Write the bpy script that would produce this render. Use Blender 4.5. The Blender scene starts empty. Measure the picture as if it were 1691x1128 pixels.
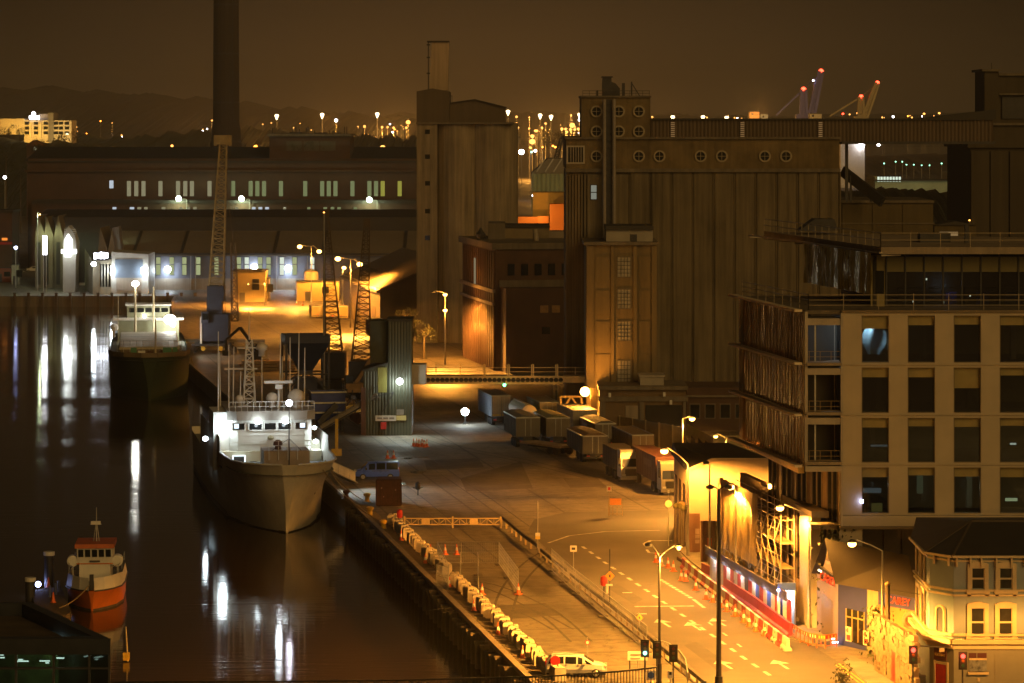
import bpy, math, random
from mathutils import Vector, Matrix
random.seed(7)
# ------------------------------------------------------------------ camera
F, H, CX, HY = 5500.0, 40.0, 845.5, 200.0          # focal length in photo pixels, eye height, principal point
sc = bpy.context.scene
C = sc.collection
cam = bpy.data.cameras.new('camera'); camo = bpy.data.objects.new('camera', cam); C.objects.link(camo)
cam.sensor_fit = 'HORIZONTAL'; cam.sensor_width = 36; cam.lens = 36 * F / 1691
cam.shift_y = -(564 - HY) / 1691
cam.clip_start = 1; cam.clip_end = 30000
camo.location = (0, 0, H); camo.rotation_euler = (math.radians(90), 0, 0)
sc.camera = camo
# ------------------------------------------------------------------ night sky: city glow, brightest at the horizon
w = bpy.data.worlds.new('World'); sc.world = w; w.use_nodes = True
nt = w.node_tree; N = nt.nodes; L = nt.links
bg = N['Background']
tc = N.new('ShaderNodeTexCoord'); sp = N.new('ShaderNodeSeparateXYZ'); L.new(tc.outputs['Generated'], sp.inputs[0])
cr = N.new('ShaderNodeValToRGB'); L.new(sp.outputs['Z'], cr.inputs[0])
e = cr.color_ramp.elements
e[0].position = 0.0; e[0].color = (.070, .036, .0125, 1)
e[1].position = .022; e[1].color = (.043, .0245, .010, 1)
for p, c in ((.040, (.022, .0135, .0062)), (.3, (.019, .012, .0058)), (1.0, (.017, .011, .006))):
    k = e.new(p); k.color = (*c, 1)
ns = N.new('ShaderNodeTexNoise'); ns.inputs['Scale'].default_value = 3.2; ns.inputs['Detail'].default_value = 5
mp = N.new('ShaderNodeMapping'); mp.inputs['Scale'].default_value = (1, 1, 4); L.new(tc.outputs['Generated'], mp.inputs[0]); L.new(mp.outputs[0], ns.inputs[0])
mr = N.new('ShaderNodeMapRange'); L.new(ns.outputs[0], mr.inputs[0]); mr.inputs[3].default_value = .7; mr.inputs[4].default_value = 1.3
az = N.new('ShaderNodeMath'); az.operation = 'MULTIPLY'; L.new(sp.outputs['X'], az.inputs[0]); L.new(sp.outputs['X'], az.inputs[1])
az2 = N.new('ShaderNodeMapRange'); L.new(az.outputs[0], az2.inputs[0]); az2.inputs[1].default_value = 0; az2.inputs[2].default_value = .022; az2.inputs[3].default_value = 1.15; az2.inputs[4].default_value = .5
mm = N.new('ShaderNodeMath'); mm.operation = 'MULTIPLY'; L.new(mr.outputs[0], mm.inputs[0]); L.new(az2.outputs[0], mm.inputs[1])
L.new(cr.outputs[0], bg.inputs[0]); L.new(mm.outputs[0], bg.inputs[1])
# weak wide light: the lit town behind the camera
sl = bpy.data.lights.new('town_glow_sun', 'SUN'); sl.energy = .92; sl.angle = math.radians(40); sl.color = (1, .58, .17)
slo = bpy.data.objects.new('town_glow_sun', sl); C.objects.link(slo)
slo.rotation_euler = (math.radians(70), 0, math.radians(28))
sc.view_settings.view_transform = 'Standard'; sc.view_settings.look = 'None'
sc.view_settings.exposure = 0; sc.view_settings.gamma = 1; sc.view_settings.use_curve_mapping = False
cy = sc.cycles
cy.use_denoising = True; cy.denoiser = 'OPENIMAGEDENOISE'; cy.denoising_input_passes = 'RGB_ALBEDO_NORMAL'; cy.denoising_prefilter = 'ACCURATE'; cy.use_light_tree = True; cy.max_bounces = 6; cy.diffuse_bounces = 2; cy.glossy_bounces = 3
cy.transmission_bounces = 5; cy.transparent_max_bounces = 10; cy.sample_clamp_indirect = 3; cy.caustics_reflective = False; cy.caustics_refractive = False
cy.volume_bounces = 0

# ------------------------------------------------------------------ helpers
def at(px, py, d): return Vector(((px - CX) / F * d, d, H - (py - HY) / F * d))       # photo pixel at distance d
def G(px, py, z=0.0): return at(px, py, (H - z) * F / (py - HY))                      # photo pixel on the level z
def ppm(d): return F / d
QA = math.radians(9.76)                                                                # heading of the quay
QU = Vector((-math.sin(QA), math.cos(QA), 0)); QV = Vector((math.cos(QA), math.sin(QA), 0))

SPLIT = {'whip_aerial','roof_plant','mast','spandrel_panel','roof_fitting','door','sill_bracket','fanlight','roof_rail','mirror','hoist_rope','stay','truss_leg','reflective_stripe','radar','window_strip','louvre','roof_railing_post','bollard','floor_slab','sign_letters','tube_lamp','pilaster'}
class MB:
    def __init__(s): s.v = []; s.f = []
    def add(s, vs, fs):
        n = len(s.v); s.v += [tuple(v) for v in vs]; s.f += [[i + n for i in f] for f in fs]; return s
    def box(s, x0, y0, z0, x1, y1, z1):
        return s.add([(x0,y0,z0),(x1,y0,z0),(x1,y1,z0),(x0,y1,z0),(x0,y0,z1),(x1,y0,z1),(x1,y1,z1),(x0,y1,z1)],
                     [(3,2,1,0),(4,5,6,7),(0,1,5,4),(1,2,6,5),(2,3,7,6),(3,0,4,7)])
    def cbox(s, c, sx, sy, sz, rz=0.0):
        ca, sa = math.cos(rz), math.sin(rz); vs = []
        for z in (-.5, .5):
            for x, y in ((-.5,-.5),(.5,-.5),(.5,.5),(-.5,.5)):
                X, Y = x*sx, y*sy; vs.append((c[0]+X*ca-Y*sa, c[1]+X*sa+Y*ca, c[2]+z*sz))
        return s.add(vs, [(3,2,1,0),(4,5,6,7),(0,1,5,4),(1,2,6,5),(2,3,7,6),(3,0,4,7)])
    def bar(s, a, b, w, h=None):
        a = Vector(a); b = Vector(b); h = h or w; d = (b - a)
        if d.length < 1e-6: return s
        d.normalize(); up = Vector((0,0,1)) if abs(d.z) < .95 else Vector((1,0,0))
        r = d.cross(up).normalized(); u = r.cross(d)
        vs = [p + r*i*w/2 + u*j*h/2 for p in (a, b) for i, j in ((-1,-1),(1,-1),(1,1),(-1,1))]
        return s.add(vs, [(3,2,1,0),(4,5,6,7),(0,1,5,4),(1,2,6,5),(2,3,7,6),(3,0,4,7)])
    def tube(s, a, b, r, r2=None, n=8):
        a = Vector(a); b = Vector(b); r2 = r if r2 is None else r2; d = (b - a).normalized()
        up = Vector((0,0,1)) if abs(d.z) < .95 else Vector((1,0,0))
        x = d.cross(up).normalized(); y = x.cross(d); vs = []
        for p, q in ((a, r), (b, r2)):
            for i in range(n):
                t = 2*math.pi*i/n; vs.append(p + x*math.cos(t)*q + y*math.sin(t)*q)
        return s.add(vs, [(i, (i+1)%n, n+(i+1)%n, n+i) for i in range(n)] + [tuple(range(n))[::-1], tuple(range(n, 2*n))])
    def path(s, pts, r, n=6):
        for a, b in zip(pts, pts[1:]): s.tube(a, b, r, n=n)
        return s
    def prism(s, poly, z0, z1):
        n = len(poly); vs = [(x,y,z0) for x,y in poly] + [(x,y,z1) for x,y in poly]
        return s.add(vs, [tuple(range(n))[::-1], tuple(range(n,2*n))] + [(i,(i+1)%n,n+(i+1)%n,n+i) for i in range(n)])
    def prismy(s, poly, y0, y1):                                   # poly in x,z
        n = len(poly); vs = [(x,y0,z) for x,z in poly] + [(x,y1,z) for x,z in poly]
        return s.add(vs, [tuple(range(n)), tuple(range(n,2*n))[::-1]] + [((i+1)%n,i,n+i,n+(i+1)%n) for i in range(n)])
    def prismx(s, poly, x0, x1):                                   # poly in y,z
        n = len(poly); vs = [(x0,y,z) for y,z in poly] + [(x1,y,z) for y,z in poly]
        return s.add(vs, [tuple(range(n))[::-1], tuple(range(n,2*n))] + [(i,(i+1)%n,n+(i+1)%n,n+i) for i in range(n)])
    def lathe(s, prof, n=12, c=(0,0,0)):                           # prof: r,z from the bottom up
        vs = []; m = len(prof)
        for r, z in prof:
            for i in range(n):
                t = 2*math.pi*i/n; vs.append((c[0]+r*math.cos(t), c[1]+r*math.sin(t), c[2]+z))
        fs = [(k*n+i, k*n+(i+1)%n, (k+1)*n+(i+1)%n, (k+1)*n+i) for k in range(m-1) for i in range(n)]
        return s.add(vs, fs + [tuple(range(n))[::-1], tuple(range((m-1)*n, m*n))])
    def sphere(s, c, r, n=10, m=6, sz=1.0):
        return s.lathe([(max(r*math.sin(math.pi*k/m), .001*r), -r*sz*math.cos(math.pi*k/m)) for k in range(m+1)], n, c)
    def quad(s, *p): return s.add(p, [tuple(range(len(p)))])
    def sheet(s, poly, z): return s.add([(x,y,z) for x,y in poly], [tuple(range(len(poly)))])
    def corr(s, x0, x1, z0, z1, y, pitch=.3, dep=.06):             # corrugated wall in the xz plane at y
        n = max(2, int(abs(x1-x0)/pitch*2)); vs = []
        for i in range(n+1):
            x = x0+(x1-x0)*i/n; yy = y - (dep if i % 2 else 0)
            vs += [(x,yy,z0),(x,yy,z1)]
        return s.add(vs, [(2*i,2*i+2,2*i+3,2*i+1) for i in range(n)])
    def lattice(s, base, top, wb, wt, n, r=.06, rb=.035):          # four-leg lattice mast from base to top
        base = Vector(base); top = Vector(top); d = (top-base).normalized()
        up = Vector((0,1,0)) if abs(d.y) < .9 else Vector((1,0,0))
        x = d.cross(up).normalized(); y = x.cross(d); P = []
        for k in range(n+1):
            t = k/n; c = base.lerp(top, t); h = (wb+(wt-wb)*t)/2
            P.append([c+x*i*h+y*j*h for i, j in ((-1,-1),(1,-1),(1,1),(-1,1))])
        for i in range(4): s.bar(P[0][i], P[n][i], r*2)
        for k in range(n):
            for i in range(4):
                a, b = (i, (i+1)%4) if k % 2 else ((i+1)%4, i)
                s.bar(P[k][a], P[k+1][b], rb*2)
                s.bar(P[k][i], P[k][(i+1)%4], rb*2)
        return s
    def islands(s):
        p = list(range(len(s.v)))
        def find(i):
            while p[i] != i: p[i] = p[p[i]]; i = p[i]
            return i
        for f in s.f:
            for i in f[1:]: p[find(i)] = find(f[0])
        out = {}
        for f in s.f: out.setdefault(find(f[0]), []).append(f)
        res = []
        for fs in out.values():
            ix = {}; m = MB()
            for f in fs:
                for i in f:
                    if i not in ix: ix[i] = len(m.v); m.v.append(s.v[i])
                m.f.append([ix[i] for i in f])
            res.append(m)
        return res
    def build(s, name, mat, parent=None, loc=None, rz=None, smooth=False):
        if name in SPLIT and parent:                                # loose pieces become parts of their own
            r = s.islands()
            if len(r) > 1:
                for m in r[1:]: m.build(name, mat, parent, loc, rz, smooth)
                return r[0].build(name, mat, parent, loc, rz, smooth)
        me = bpy.data.meshes.new(name); me.from_pydata(s.v, [], s.f); me.materials.append(mat)
        if smooth: me.polygons.foreach_set('use_smooth', [True]*len(me.polygons))
        me.update(); o = bpy.data.objects.new(name, me); C.objects.link(o)
        if parent: o.parent = parent
        if loc is not None: o.location = loc
        if rz is not None: o.rotation_euler.z = rz
        return o

def tag(o, label=None, cat=None, group=None, kind=None):
    if label: o['label'] = label
    if cat: o['category'] = cat
    if group: o['group'] = group
    if kind: o['kind'] = kind
    return o
def thing(name, label, cat, loc=(0,0,0), rz=0.0, group=None):
    o = bpy.data.objects.new(name, None); C.objects.link(o); o.empty_display_size = .1
    o.location = loc; o.rotation_euler.z = rz
    return tag(o, label, cat, group)
KIDS = {}
def copy_tree(o, loc=None, rz=None, label=None, group=None, scale=None, parent=None):
    c = o.copy(); C.objects.link(c)
    if parent: c.parent = parent
    if loc is not None: c.location = loc
    if rz is not None: c.rotation_euler.z = rz
    if label: c['label'] = label
    if group: c['group'] = group
    if scale: c.scale = scale
    for ch in [q for q in bpy.data.objects if q.parent == o and q != c]: copy_tree(ch, parent=c)
    return c
def inst(o, name, parent, loc, rz=0.0, scale=None):                # one more piece sharing a mesh
    c = bpy.data.objects.new(name, o.data); C.objects.link(c); c.parent = parent; c.location = loc; c.rotation_euler.z = rz
    if scale: c.scale = scale
    return c

MATS = {}
def M(name, col, rough=.75, var=.3, scale=.6, metal=0.0, streak=0.0, bump=0.0, col2=None, fine=8.0):
    if name in MATS: return MATS[name]
    m = bpy.data.materials.new(name); m.use_nodes = True; MATS[name] = m
    N = m.node_tree.nodes; L = m.node_tree.links; b = N['Principled BSDF']
    b.inputs['Roughness'].default_value = rough; b.inputs['Metallic'].default_value = metal
    if var <= 0:
        b.inputs['Base Color'].default_value = (*col, 1); return m
    tc = N.new('ShaderNodeTexCoord'); n1 = N.new('ShaderNodeTexNoise'); n1.inputs['Scale'].default_value = scale; n1.inputs['Detail'].default_value = 7; n1.inputs['Roughness'].default_value = .62
    L.new(tc.outputs['Object'], n1.inputs[0])
    src = n1.outputs[0]
    if streak:
        mp = N.new('ShaderNodeMapping'); mp.inputs['Scale'].default_value = (1.3, 1.3, .05); L.new(tc.outputs['Object'], mp.inputs[0])
        n2 = N.new('ShaderNodeTexNoise'); n2.inputs['Scale'].default_value = scale*5; n2.inputs['Detail'].default_value = 9; n2.inputs['Roughness'].default_value = .7; L.new(mp.outputs[0], n2.inputs[0])
        mx = N.new('ShaderNodeMix'); mx.data_type = 'FLOAT'; mx.inputs[0].default_value = streak
        L.new(n1.outputs[0], mx.inputs[2]); L.new(n2.outputs[0], mx.inputs[3]); src = mx.outputs[0]
    r = N.new('ShaderNodeMapRange'); r.inputs[1].default_value = .34; r.inputs[2].default_value = .66; L.new(src, r.inputs[0])
    c = N.new('ShaderNodeMix'); c.data_type = 'RGBA'; L.new(r.outputs[0], c.inputs[0])
    lo = col2 or tuple(x*(1-var) for x in col); hi = tuple(min(1, x*(1+var*.6)) for x in col)
    c.inputs[6].default_value = (*lo, 1); c.inputs[7].default_value = (*hi, 1); L.new(c.outputs[2], b.inputs['Base Color'])
    rr = N.new('ShaderNodeMapRange'); rr.inputs[3].default_value = max(.02, rough-.12); rr.inputs[4].default_value = min(1, rough+.1); L.new(src, rr.inputs[0]); L.new(rr.outputs[0], b.inputs['Roughness'])
    if bump:
        n3 = N.new('ShaderNodeTexNoise'); n3.inputs['Scale'].default_value = fine; n3.inputs['Detail'].default_value = 4; L.new(tc.outputs['Object'], n3.inputs[0])
        bp = N.new('ShaderNodeBump'); bp.inputs['Strength'].default_value = bump; bp.inputs['Distance'].default_value = .05; L.new(n3.outputs[0], bp.inputs['Height']); L.new(bp.outputs[0], b.inputs['Normal'])
    return m
def E(name, col, s):
    if name in MATS: return MATS[name]
    m = bpy.data.materials.new(name); m.use_nodes = True; MATS[name] = m
    N = m.node_tree.nodes; N.remove(N['Principled BSDF']); em = N.new('ShaderNodeEmission')
    em.inputs[0].default_value = (*col, 1); em.inputs[1].default_value = s
    m.node_tree.links.new(em.outputs[0], N['Material Output'].inputs[0]); return m
SOD = (1.0, .37, .046); SODW = (1.0, .62, .22); LED = (.86, .95, 1.0); FLU = (.80, 1.0, .92); GRN = (.8, 1.0, .55)
e_sod = E('sodium lens', (1.0, .52, .12), 16); e_led = E('white led lens', LED, 40); e_grn = E('mercury lens', (.85, 1, .75), 25)
e_far = E('far sodium lens', (1.0, .42, .085), 4.5); e_farw = E('far white lens', (1, .92, .95), 22); e_red = E('red lens', (1, .05, .02), 14)
def light(loc, power, col=SOD, parent=None, spot=None, aim=None, radius=.18, blend=.7, bat=False):
    l = bpy.data.lights.new('lamp_light', 'SPOT' if spot else 'POINT'); l.energy = power; l.color = col; l.shadow_soft_size = radius
    o = bpy.data.objects.new('lamp_light', l); C.objects.link(o); o.location = loc
    if spot:
        l.spot_size = math.radians(spot); l.spot_blend = blend
        d = Vector(aim) if aim else Vector((0,0,-1)); o.rotation_euler = d.to_track_quat('-Z', 'Y').to_euler()
    if bat:                                                         # road lantern optics: more light thrown sideways than straight down
        l.use_nodes = True; N = l.node_tree.nodes; K = l.node_tree.links; em = N['Emission']
        tc = N.new('ShaderNodeTexCoord'); sp = N.new('ShaderNodeSeparateXYZ'); K.new(tc.outputs['Normal'], sp.inputs[0])
        ab = N.new('ShaderNodeMath'); ab.operation = 'ABSOLUTE'; K.new(sp.outputs['Z'], ab.inputs[0])
        mx = N.new('ShaderNodeMath'); mx.operation = 'MAXIMUM'; mx.inputs[1].default_value = .3; K.new(ab.outputs[0], mx.inputs[0])
        pw = N.new('ShaderNodeMath'); pw.operation = 'POWER'; pw.inputs[1].default_value = -2.1; K.new(mx.outputs[0], pw.inputs[0]); K.new(pw.outputs[0], em.inputs['Strength'])
    if parent: o.parent = parent
    return o
def text(name, body, size, mat, parent, loc, rot, ext=.01, align='CENTER', sx=1.0):
    cu = bpy.data.curves.new(name, 'FONT'); cu.body = body; cu.size = size; cu.extrude = ext; cu.align_x = align; cu.align_y = 'CENTER'
    cu.materials.append(mat); o = bpy.data.objects.new(name, cu); C.objects.link(o); o.parent = parent; o.location = loc; o.rotation_euler = rot; o.scale.x = sx
    dg = bpy.context.evaluated_depsgraph_get(); me = bpy.data.meshes.new_from_object(o.evaluated_get(dg)); n = bpy.data.objects.new(name, me); C.objects.link(n)
    n.parent = parent; n.location = loc; n.rotation_euler = rot; n.scale.x = sx; bpy.data.objects.remove(o)
    return n

# ------------------------------------------------------------------ materials
concrete = M('weathered concrete', (.30,.25,.19), .85, .42, .12, streak=.6, bump=.2)
concrete_d = M('dark stained concrete', (.17,.145,.11), .88, .5, .15, streak=.65, bump=.2)
concrete_l = M('pale concrete', (.42,.38,.32), .8, .3, .4, streak=.3, bump=.2)
asphalt = M('asphalt', (.115,.104,.088), .82, .35, .12, bump=.3, fine=20)
steel = M('galvanised steel', (.42,.42,.40), .45, .2, 2, metal=.6)
steel_d = M('dark steel', (.05,.05,.055), .55, .3, 1.2, metal=.3)
black = M('black paint', (.015,.015,.016), .5, .2, 2)
white = M('white paint', (.72,.71,.67), .5, .15, .6, streak=.4)
rust = M('rusty steel', (.11,.048,.028), .8, .5, 1.4, streak=.3)
yellow = M('yellow paint', (.62,.40,.04), .55, .25, 1.5)
orange = M('orange plastic', (.75,.14,.02), .5, .15, 2)
redp = M('red plastic', (.55,.03,.025), .5, .2, 2)
bluep = M('blue paint', (.02,.05,.22), .5, .25, 1)
navy = M('navy wall paint', (.03,.036,.17), .7, .2, .6, streak=.3)
glass_d = M('dark window glass', (.012,.014,.014), .06, .0)
tyre = M('tyre rubber', (.012,.012,.012), .8, .2, 3)
greenc = M('green cladding', (.062,.066,.042), .6, .25, .3, streak=.6)
brick = M('red brick', (.10,.055,.034), .85, .35, .5, streak=.3, bump=.3)
brick_d = M('old dark brick', (.085,.050,.034), .9, .35, .25, streak=.3, bump=.3)
slate = M('slate roof', (.038,.035,.033), .7, .3, .6)
timber = M('wet timber', (.10,.075,.045), .8, .5, .8, streak=.5)
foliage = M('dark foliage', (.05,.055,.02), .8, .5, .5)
foliage_y = M('lamp yellowed foliage', (.10,.09,.025), .8, .5, .5)  # yellow lamp light on the leaves is put into this brighter foliage colour
# ------------------------------------------------------------------ ground, quay and water
def qx(d): return .5 - .163*(d - 243)                      # near quay edge
EDGE = [(qx(60), 60), (qx(237), 237), (qx(349.2), 349.2), (-55.9, 564), (-73, 715), (-75, 735), (-77, 762), (-2500, 762)]
m = bpy.data.materials.new('stained yard concrete'); m.use_nodes = True; MATS['yard'] = m
N = m.node_tree.nodes; L = m.node_tree.links; b = N['Principled BSDF']
tc = N.new('ShaderNodeTexCoord'); mp = N.new('ShaderNodeMapping'); mp.inputs['Rotation'].default_value = (0, 0, -QA); L.new(tc.outputs['Object'], mp.inputs[0])
n1 = N.new('ShaderNodeTexNoise'); n1.inputs['Scale'].default_value = .035; n1.inputs['Detail'].default_value = 8; n1.inputs['Roughness'].default_value = .65; L.new(mp.outputs[0], n1.inputs[0])
n2 = N.new('ShaderNodeTexNoise'); n2.inputs['Scale'].default_value = .9; n2.inputs['Detail'].default_value = 6; L.new(mp.outputs[0], n2.inputs[0])
mp2 = N.new('ShaderNodeMapping'); mp2.inputs['Scale'].default_value = (.9, .07, 1); L.new(mp.outputs[0], mp2.inputs[0])
n3 = N.new('ShaderNodeTexNoise'); n3.inputs['Scale'].default_value = .5; n3.inputs['Detail'].default_value = 6; L.new(mp2.outputs[0], n3.inputs[0])
a1 = N.new('ShaderNodeMath'); a1.operation = 'MULTIPLY_ADD'; a1.inputs[1].default_value = .55; L.new(n2.outputs[0], a1.inputs[0]); L.new(n1.outputs[0], a1.inputs[2])
a2 = N.new('ShaderNodeMath'); a2.operation = 'MULTIPLY_ADD'; a2.inputs[1].default_value = .6; L.new(n3.outputs[0], a2.inputs[0]); L.new(a1.outputs[0], a2.inputs[2])
r = N.new('ShaderNodeMapRange'); r.inputs[1].default_value = .88; r.inputs[2].default_value = 1.3; L.new(a2.outputs[0], r.inputs[0])
c = N.new('ShaderNodeMix'); c.data_type = 'RGBA'; c.inputs[6].default_value = (.085,.073,.055,1); c.inputs[7].default_value = (.27,.235,.175,1); L.new(r.outputs[0], c.inputs[0])
bk = N.new('ShaderNodeTexBrick'); bk.inputs['Scale'].default_value = .1; bk.inputs['Mortar Size'].default_value = .012; bk.offset = 0; bk.inputs['Brick Width'].default_value = .9; bk.inputs['Row Height'].default_value = .6
bk.inputs['Color1'].default_value = (1,1,1,1); bk.inputs['Color2'].default_value = (.84,.84,.84,1); bk.inputs['Mortar'].default_value = (.4,.4,.4,1); L.new(mp.outputs[0], bk.inputs[0])
c2 = N.new('ShaderNodeMix'); c2.data_type = 'RGBA'; c2.blend_type = 'MULTIPLY'; c2.inputs[0].default_value = 1; L.new(c.outputs[2], c2.inputs[6]); L.new(bk.outputs[0], c2.inputs[7]); L.new(c2.outputs[2], b.inputs['Base Color'])
vo = N.new('ShaderNodeTexVoronoi'); vo.feature = 'DISTANCE_TO_EDGE'; vo.inputs['Scale'].default_value = .16
wv = N.new('ShaderNodeVectorMath'); wv.operation = 'MULTIPLY_ADD'; wv.inputs[1].default_value = (2.4,2.4,0); L.new(n2.outputs['Color'], wv.inputs[0]); L.new(mp.outputs[0], wv.inputs[2]); L.new(wv.outputs[0], vo.inputs['Vector'])
cm = N.new('ShaderNodeMapRange'); cm.inputs[1].default_value = .0; cm.inputs[2].default_value = .012; cm.inputs[3].default_value = .5; cm.inputs[4].default_value = 1; L.new(vo.outputs['Distance'], cm.inputs[0])
c3 = N.new('ShaderNodeMix'); c3.data_type = 'RGBA'; c3.blend_type = 'MULTIPLY'; c3.inputs[0].default_value = 1; L.new(c2.outputs[2], c3.inputs[6]); L.new(cm.outputs[0], c3.inputs[7]); L.new(c3.outputs[2], b.inputs['Base Color'])
rr = N.new('ShaderNodeMapRange'); rr.inputs[1].default_value = .42; rr.inputs[2].default_value = .62; rr.inputs[3].default_value = .5; rr.inputs[4].default_value = .92; L.new(n1.outputs[0], rr.inputs[0]); L.new(rr.outputs[0], b.inputs['Roughness'])
bp = N.new('ShaderNodeBump'); bp.inputs['Strength'].default_value = .25; bp.inputs['Distance'].default_value = .05; L.new(n2.outputs[0], bp.inputs['Height']); L.new(bp.outputs[0], b.inputs['Normal'])
yard = m
mb = MB(); mb.sheet(EDGE + [(-2560, 762), (-2560, 7500), (2560, 7500), (2560, 60)], 0)
tag(mb.build('ground', yard), 'stained concrete and asphalt ground of the docks and quays', 'ground', kind='structure')
# water
m = bpy.data.materials.new('river water'); m.use_nodes = True; N = m.node_tree.nodes; L = m.node_tree.links; b = N['Principled BSDF']
b.inputs['Base Color'].default_value = (.034,.021,.009,1); b.inputs['Roughness'].default_value = .055; b.inputs['IOR'].default_value = 1.33
tc = N.new('ShaderNodeTexCoord'); mp = N.new('ShaderNodeMapping'); mp.inputs['Scale'].default_value = (.14, 1, 1); L.new(tc.outputs['Object'], mp.inputs[0])
n1 = N.new('ShaderNodeTexNoise'); n1.inputs['Scale'].default_value = 1.5; n1.inputs['Detail'].default_value = 5; L.new(mp.outputs[0], n1.inputs[0])
n2 = N.new('ShaderNodeTexNoise'); n2.inputs['Scale'].default_value = .06; n2.inputs['Detail'].default_value = 3; L.new(mp.outputs[0], n2.inputs[0])
mr = N.new('ShaderNodeMapRange'); mr.inputs[1].default_value = .4; mr.inputs[2].default_value = .62; mr.inputs[3].default_value = .006; mr.inputs[4].default_value = .020; L.new(n2.outputs[0], mr.inputs[0])
bp = N.new('ShaderNodeBump'); bp.inputs['Strength'].default_value = 1; L.new(mr.outputs[0], bp.inputs['Distance']); L.new(n1.outputs[0], bp.inputs['Height']); L.new(bp.outputs[0], b.inputs['Normal'])
WL = -2.5
mb = MB(); mb.sheet([(-2500, 40), (60, 40), (60, 770), (-2500, 770)], WL)
tag(mb.build('water', m), 'dark calm river water of the dock basin', 'water', kind='structure')
# quay wall with cap and timber fender piles
mb = MB()
for (x0, y0), (x1, y1) in zip(EDGE, EDGE[1:]): mb.quad((x0-.02,y0,-.02),(x1-.02,y1,-.02),(x1-.02,y1,-6),(x0-.02,y0,-6))
qw = tag(mb.build('quay_wall', concrete_d), 'dark stained quay wall with timber fenders along the basin', 'quay wall', kind='structure')
mb = MB()
for (x0, y0), (x1, y1) in zip(EDGE[:6], EDGE[1:7]):
    mb.bar((x0+.05,y0,.02),(x1+.05,y1,.02),.5,.36)
mb.build('coping', concrete_l if False else concrete, qw)
pile = None; d = 228.0
while d < 350:
    x = qx(d)
    if pile is None:
        mb = MB(); mb.box(-.28,-.28,-3.6,.28,.28,2.2); mb.box(-.36,-.32,2.2,.36,.32,2.42)
        mb.bar((.25,0,1.2),(.6,0,1.2),.18); pile = mb.build('fender_pile', timber, qw, (x-.5, d, -2.5))
    else: inst(pile, 'fender_pile', qw, (x-.5+random.uniform(-.05,.05), d, -2.5+random.uniform(-.35,.1)), QA)
    d += 2.35
mb = MB()
for z in (-1.0, -2.1): mb.bar((qx(228)-.3,228,z),(qx(349)-.3,349,z),.3,.3)
mb.build('waling', timber, qw)
pl = None; d = 229.0
while d < 346:
    p_ = (qx(d)+.86+random.uniform(-.05,.05), d, .03)
    if pl is None: mb = MB(); mb.box(-.55,-.26,-.03,.55,.26,.06); pl = mb.build('edge_plank', M('worn edge timber', (.16,.12,.075), .85, .5, 1.2, streak=.2), qw, p_, QA)
    else: inst(pl, 'edge_plank', qw, p_, QA+random.uniform(-.03,.03))
    d += .86
# dock end wall posts
for k in range(14):
    x, y, z = G(5+k*23.5, 496, 0.0); inst(pile, 'fender_pile', qw, (x, 760.6, -1.6))
# road sheet
def gp(*pts, z=0): return [tuple(G(px, py, z)[:2]) for px, py in pts]
ROADP = gp((1196,1150),(1120,1083),(1040,1018),(965,958),(905,909),(872,876),(882,858),(935,846),(1112,842),(1116,905),(1135,930),(1200,985),(1300,1058),(1340,1066),(1392,1098),(1450,1150))
mb = MB(); mb.sheet(ROADP, .012)
road = tag(mb.build('road', asphalt), 'asphalt road curving along the quay under sodium lamps', 'road', kind='structure')
paint = M('worn road paint', (.62,.60,.54), .7, .5, 1.2); ypaint = M('worn yellow road paint', (.62,.42,.05), .7, .4, 1.2)
def line(p0, p1, wd, n=1, duty=1.0, mat=paint, nm='road_marking'):
    a = G(*p0); b = G(*p1); d = (b-a); nrm = Vector((-d.y, d.x, 0)).normalized()*wd/2; mb = MB()
    for k in range(n):
        s = a + d*(k/n); t = a + d*((k+duty)/n); z = .018
        mb.quad(*[(q.x, q.y, z) for q in (s-nrm, s+nrm, t+nrm, t-nrm)])
    return mb.build(nm, mat, road)
def poly_line(pts, wd, mat=paint):
    for a, b in zip(pts, pts[1:]): line(a, b, wd, 1, 1.0, mat)
def dashes(pts, step, dash, wd):
    P = [G(*p) for p in pts]; seg = [(b-a).length for a, b in zip(P, P[1:])]; tot = sum(seg); s = 0.0
    def pos(t):
        for i, l in enumerate(seg):
            if t <= l: return P[i].lerp(P[i+1], t/l)
            t -= l
        return P[-1]
    while s + dash < tot:
        a, b = pos(s), pos(s+dash); d = b-a; nrm = Vector((-d.y,d.x,0)).normalized()*wd/2
        mb = MB(); mb.quad(*[(q.x,q.y,.018) for q in (a-nrm,a+nrm,b+nrm,b-nrm)]); mb.build('lane_dash', paint, road); s += step
dashes([(962,903),(975,912),(1000,930),(1060,970),(1115,1008),(1170,1045),(1230,1088),(1290,1128)], 3.6, 1.7, .3)
dashes([(1170,1028),(1200,1050),(1235,1077)], 5.5, 1.6, .2)
dashes([(1090,957),(1115,972),(1145,990)], 1.2, .9, .35)
line((1145,990),(1163,1004), .3); line((1048,1002),(1146,1001), .5)
poly_line([(905,897),(940,885),(1000,878),(1090,876)], .25); poly_line([(1069,904),(1064,898),(1074,893),(1110,893)], .35)
poly_line([(1068,908),(1072,913),(1100,915)], .25)
line((1028,979),(1044,979), .4); line((1052,1014),(1068,1014), .5)
for (x, y) in ((1094,1028),(1144,1033),(1185,1026),(1194,1096),(1287,1096)):          # lane arrows
    a = G(x, y); f = (G(x+18, y+11)-a).normalized(); n_ = Vector((-f.y, f.x, 0)); mb = MB(); mb.quad(*[(p.x,p.y,.018) for p in (a+n_*.12, a+n_*.12+f*2.6, a-n_*.12+f*2.6, a-n_*.12)])
    mb.quad(*[(p.x,p.y,.02) for p in (a+n_*.75+f*.1, a-f*1.7, a-n_*.75+f*.1)])
    mb.build('lane_arrow', paint, road)
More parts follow.
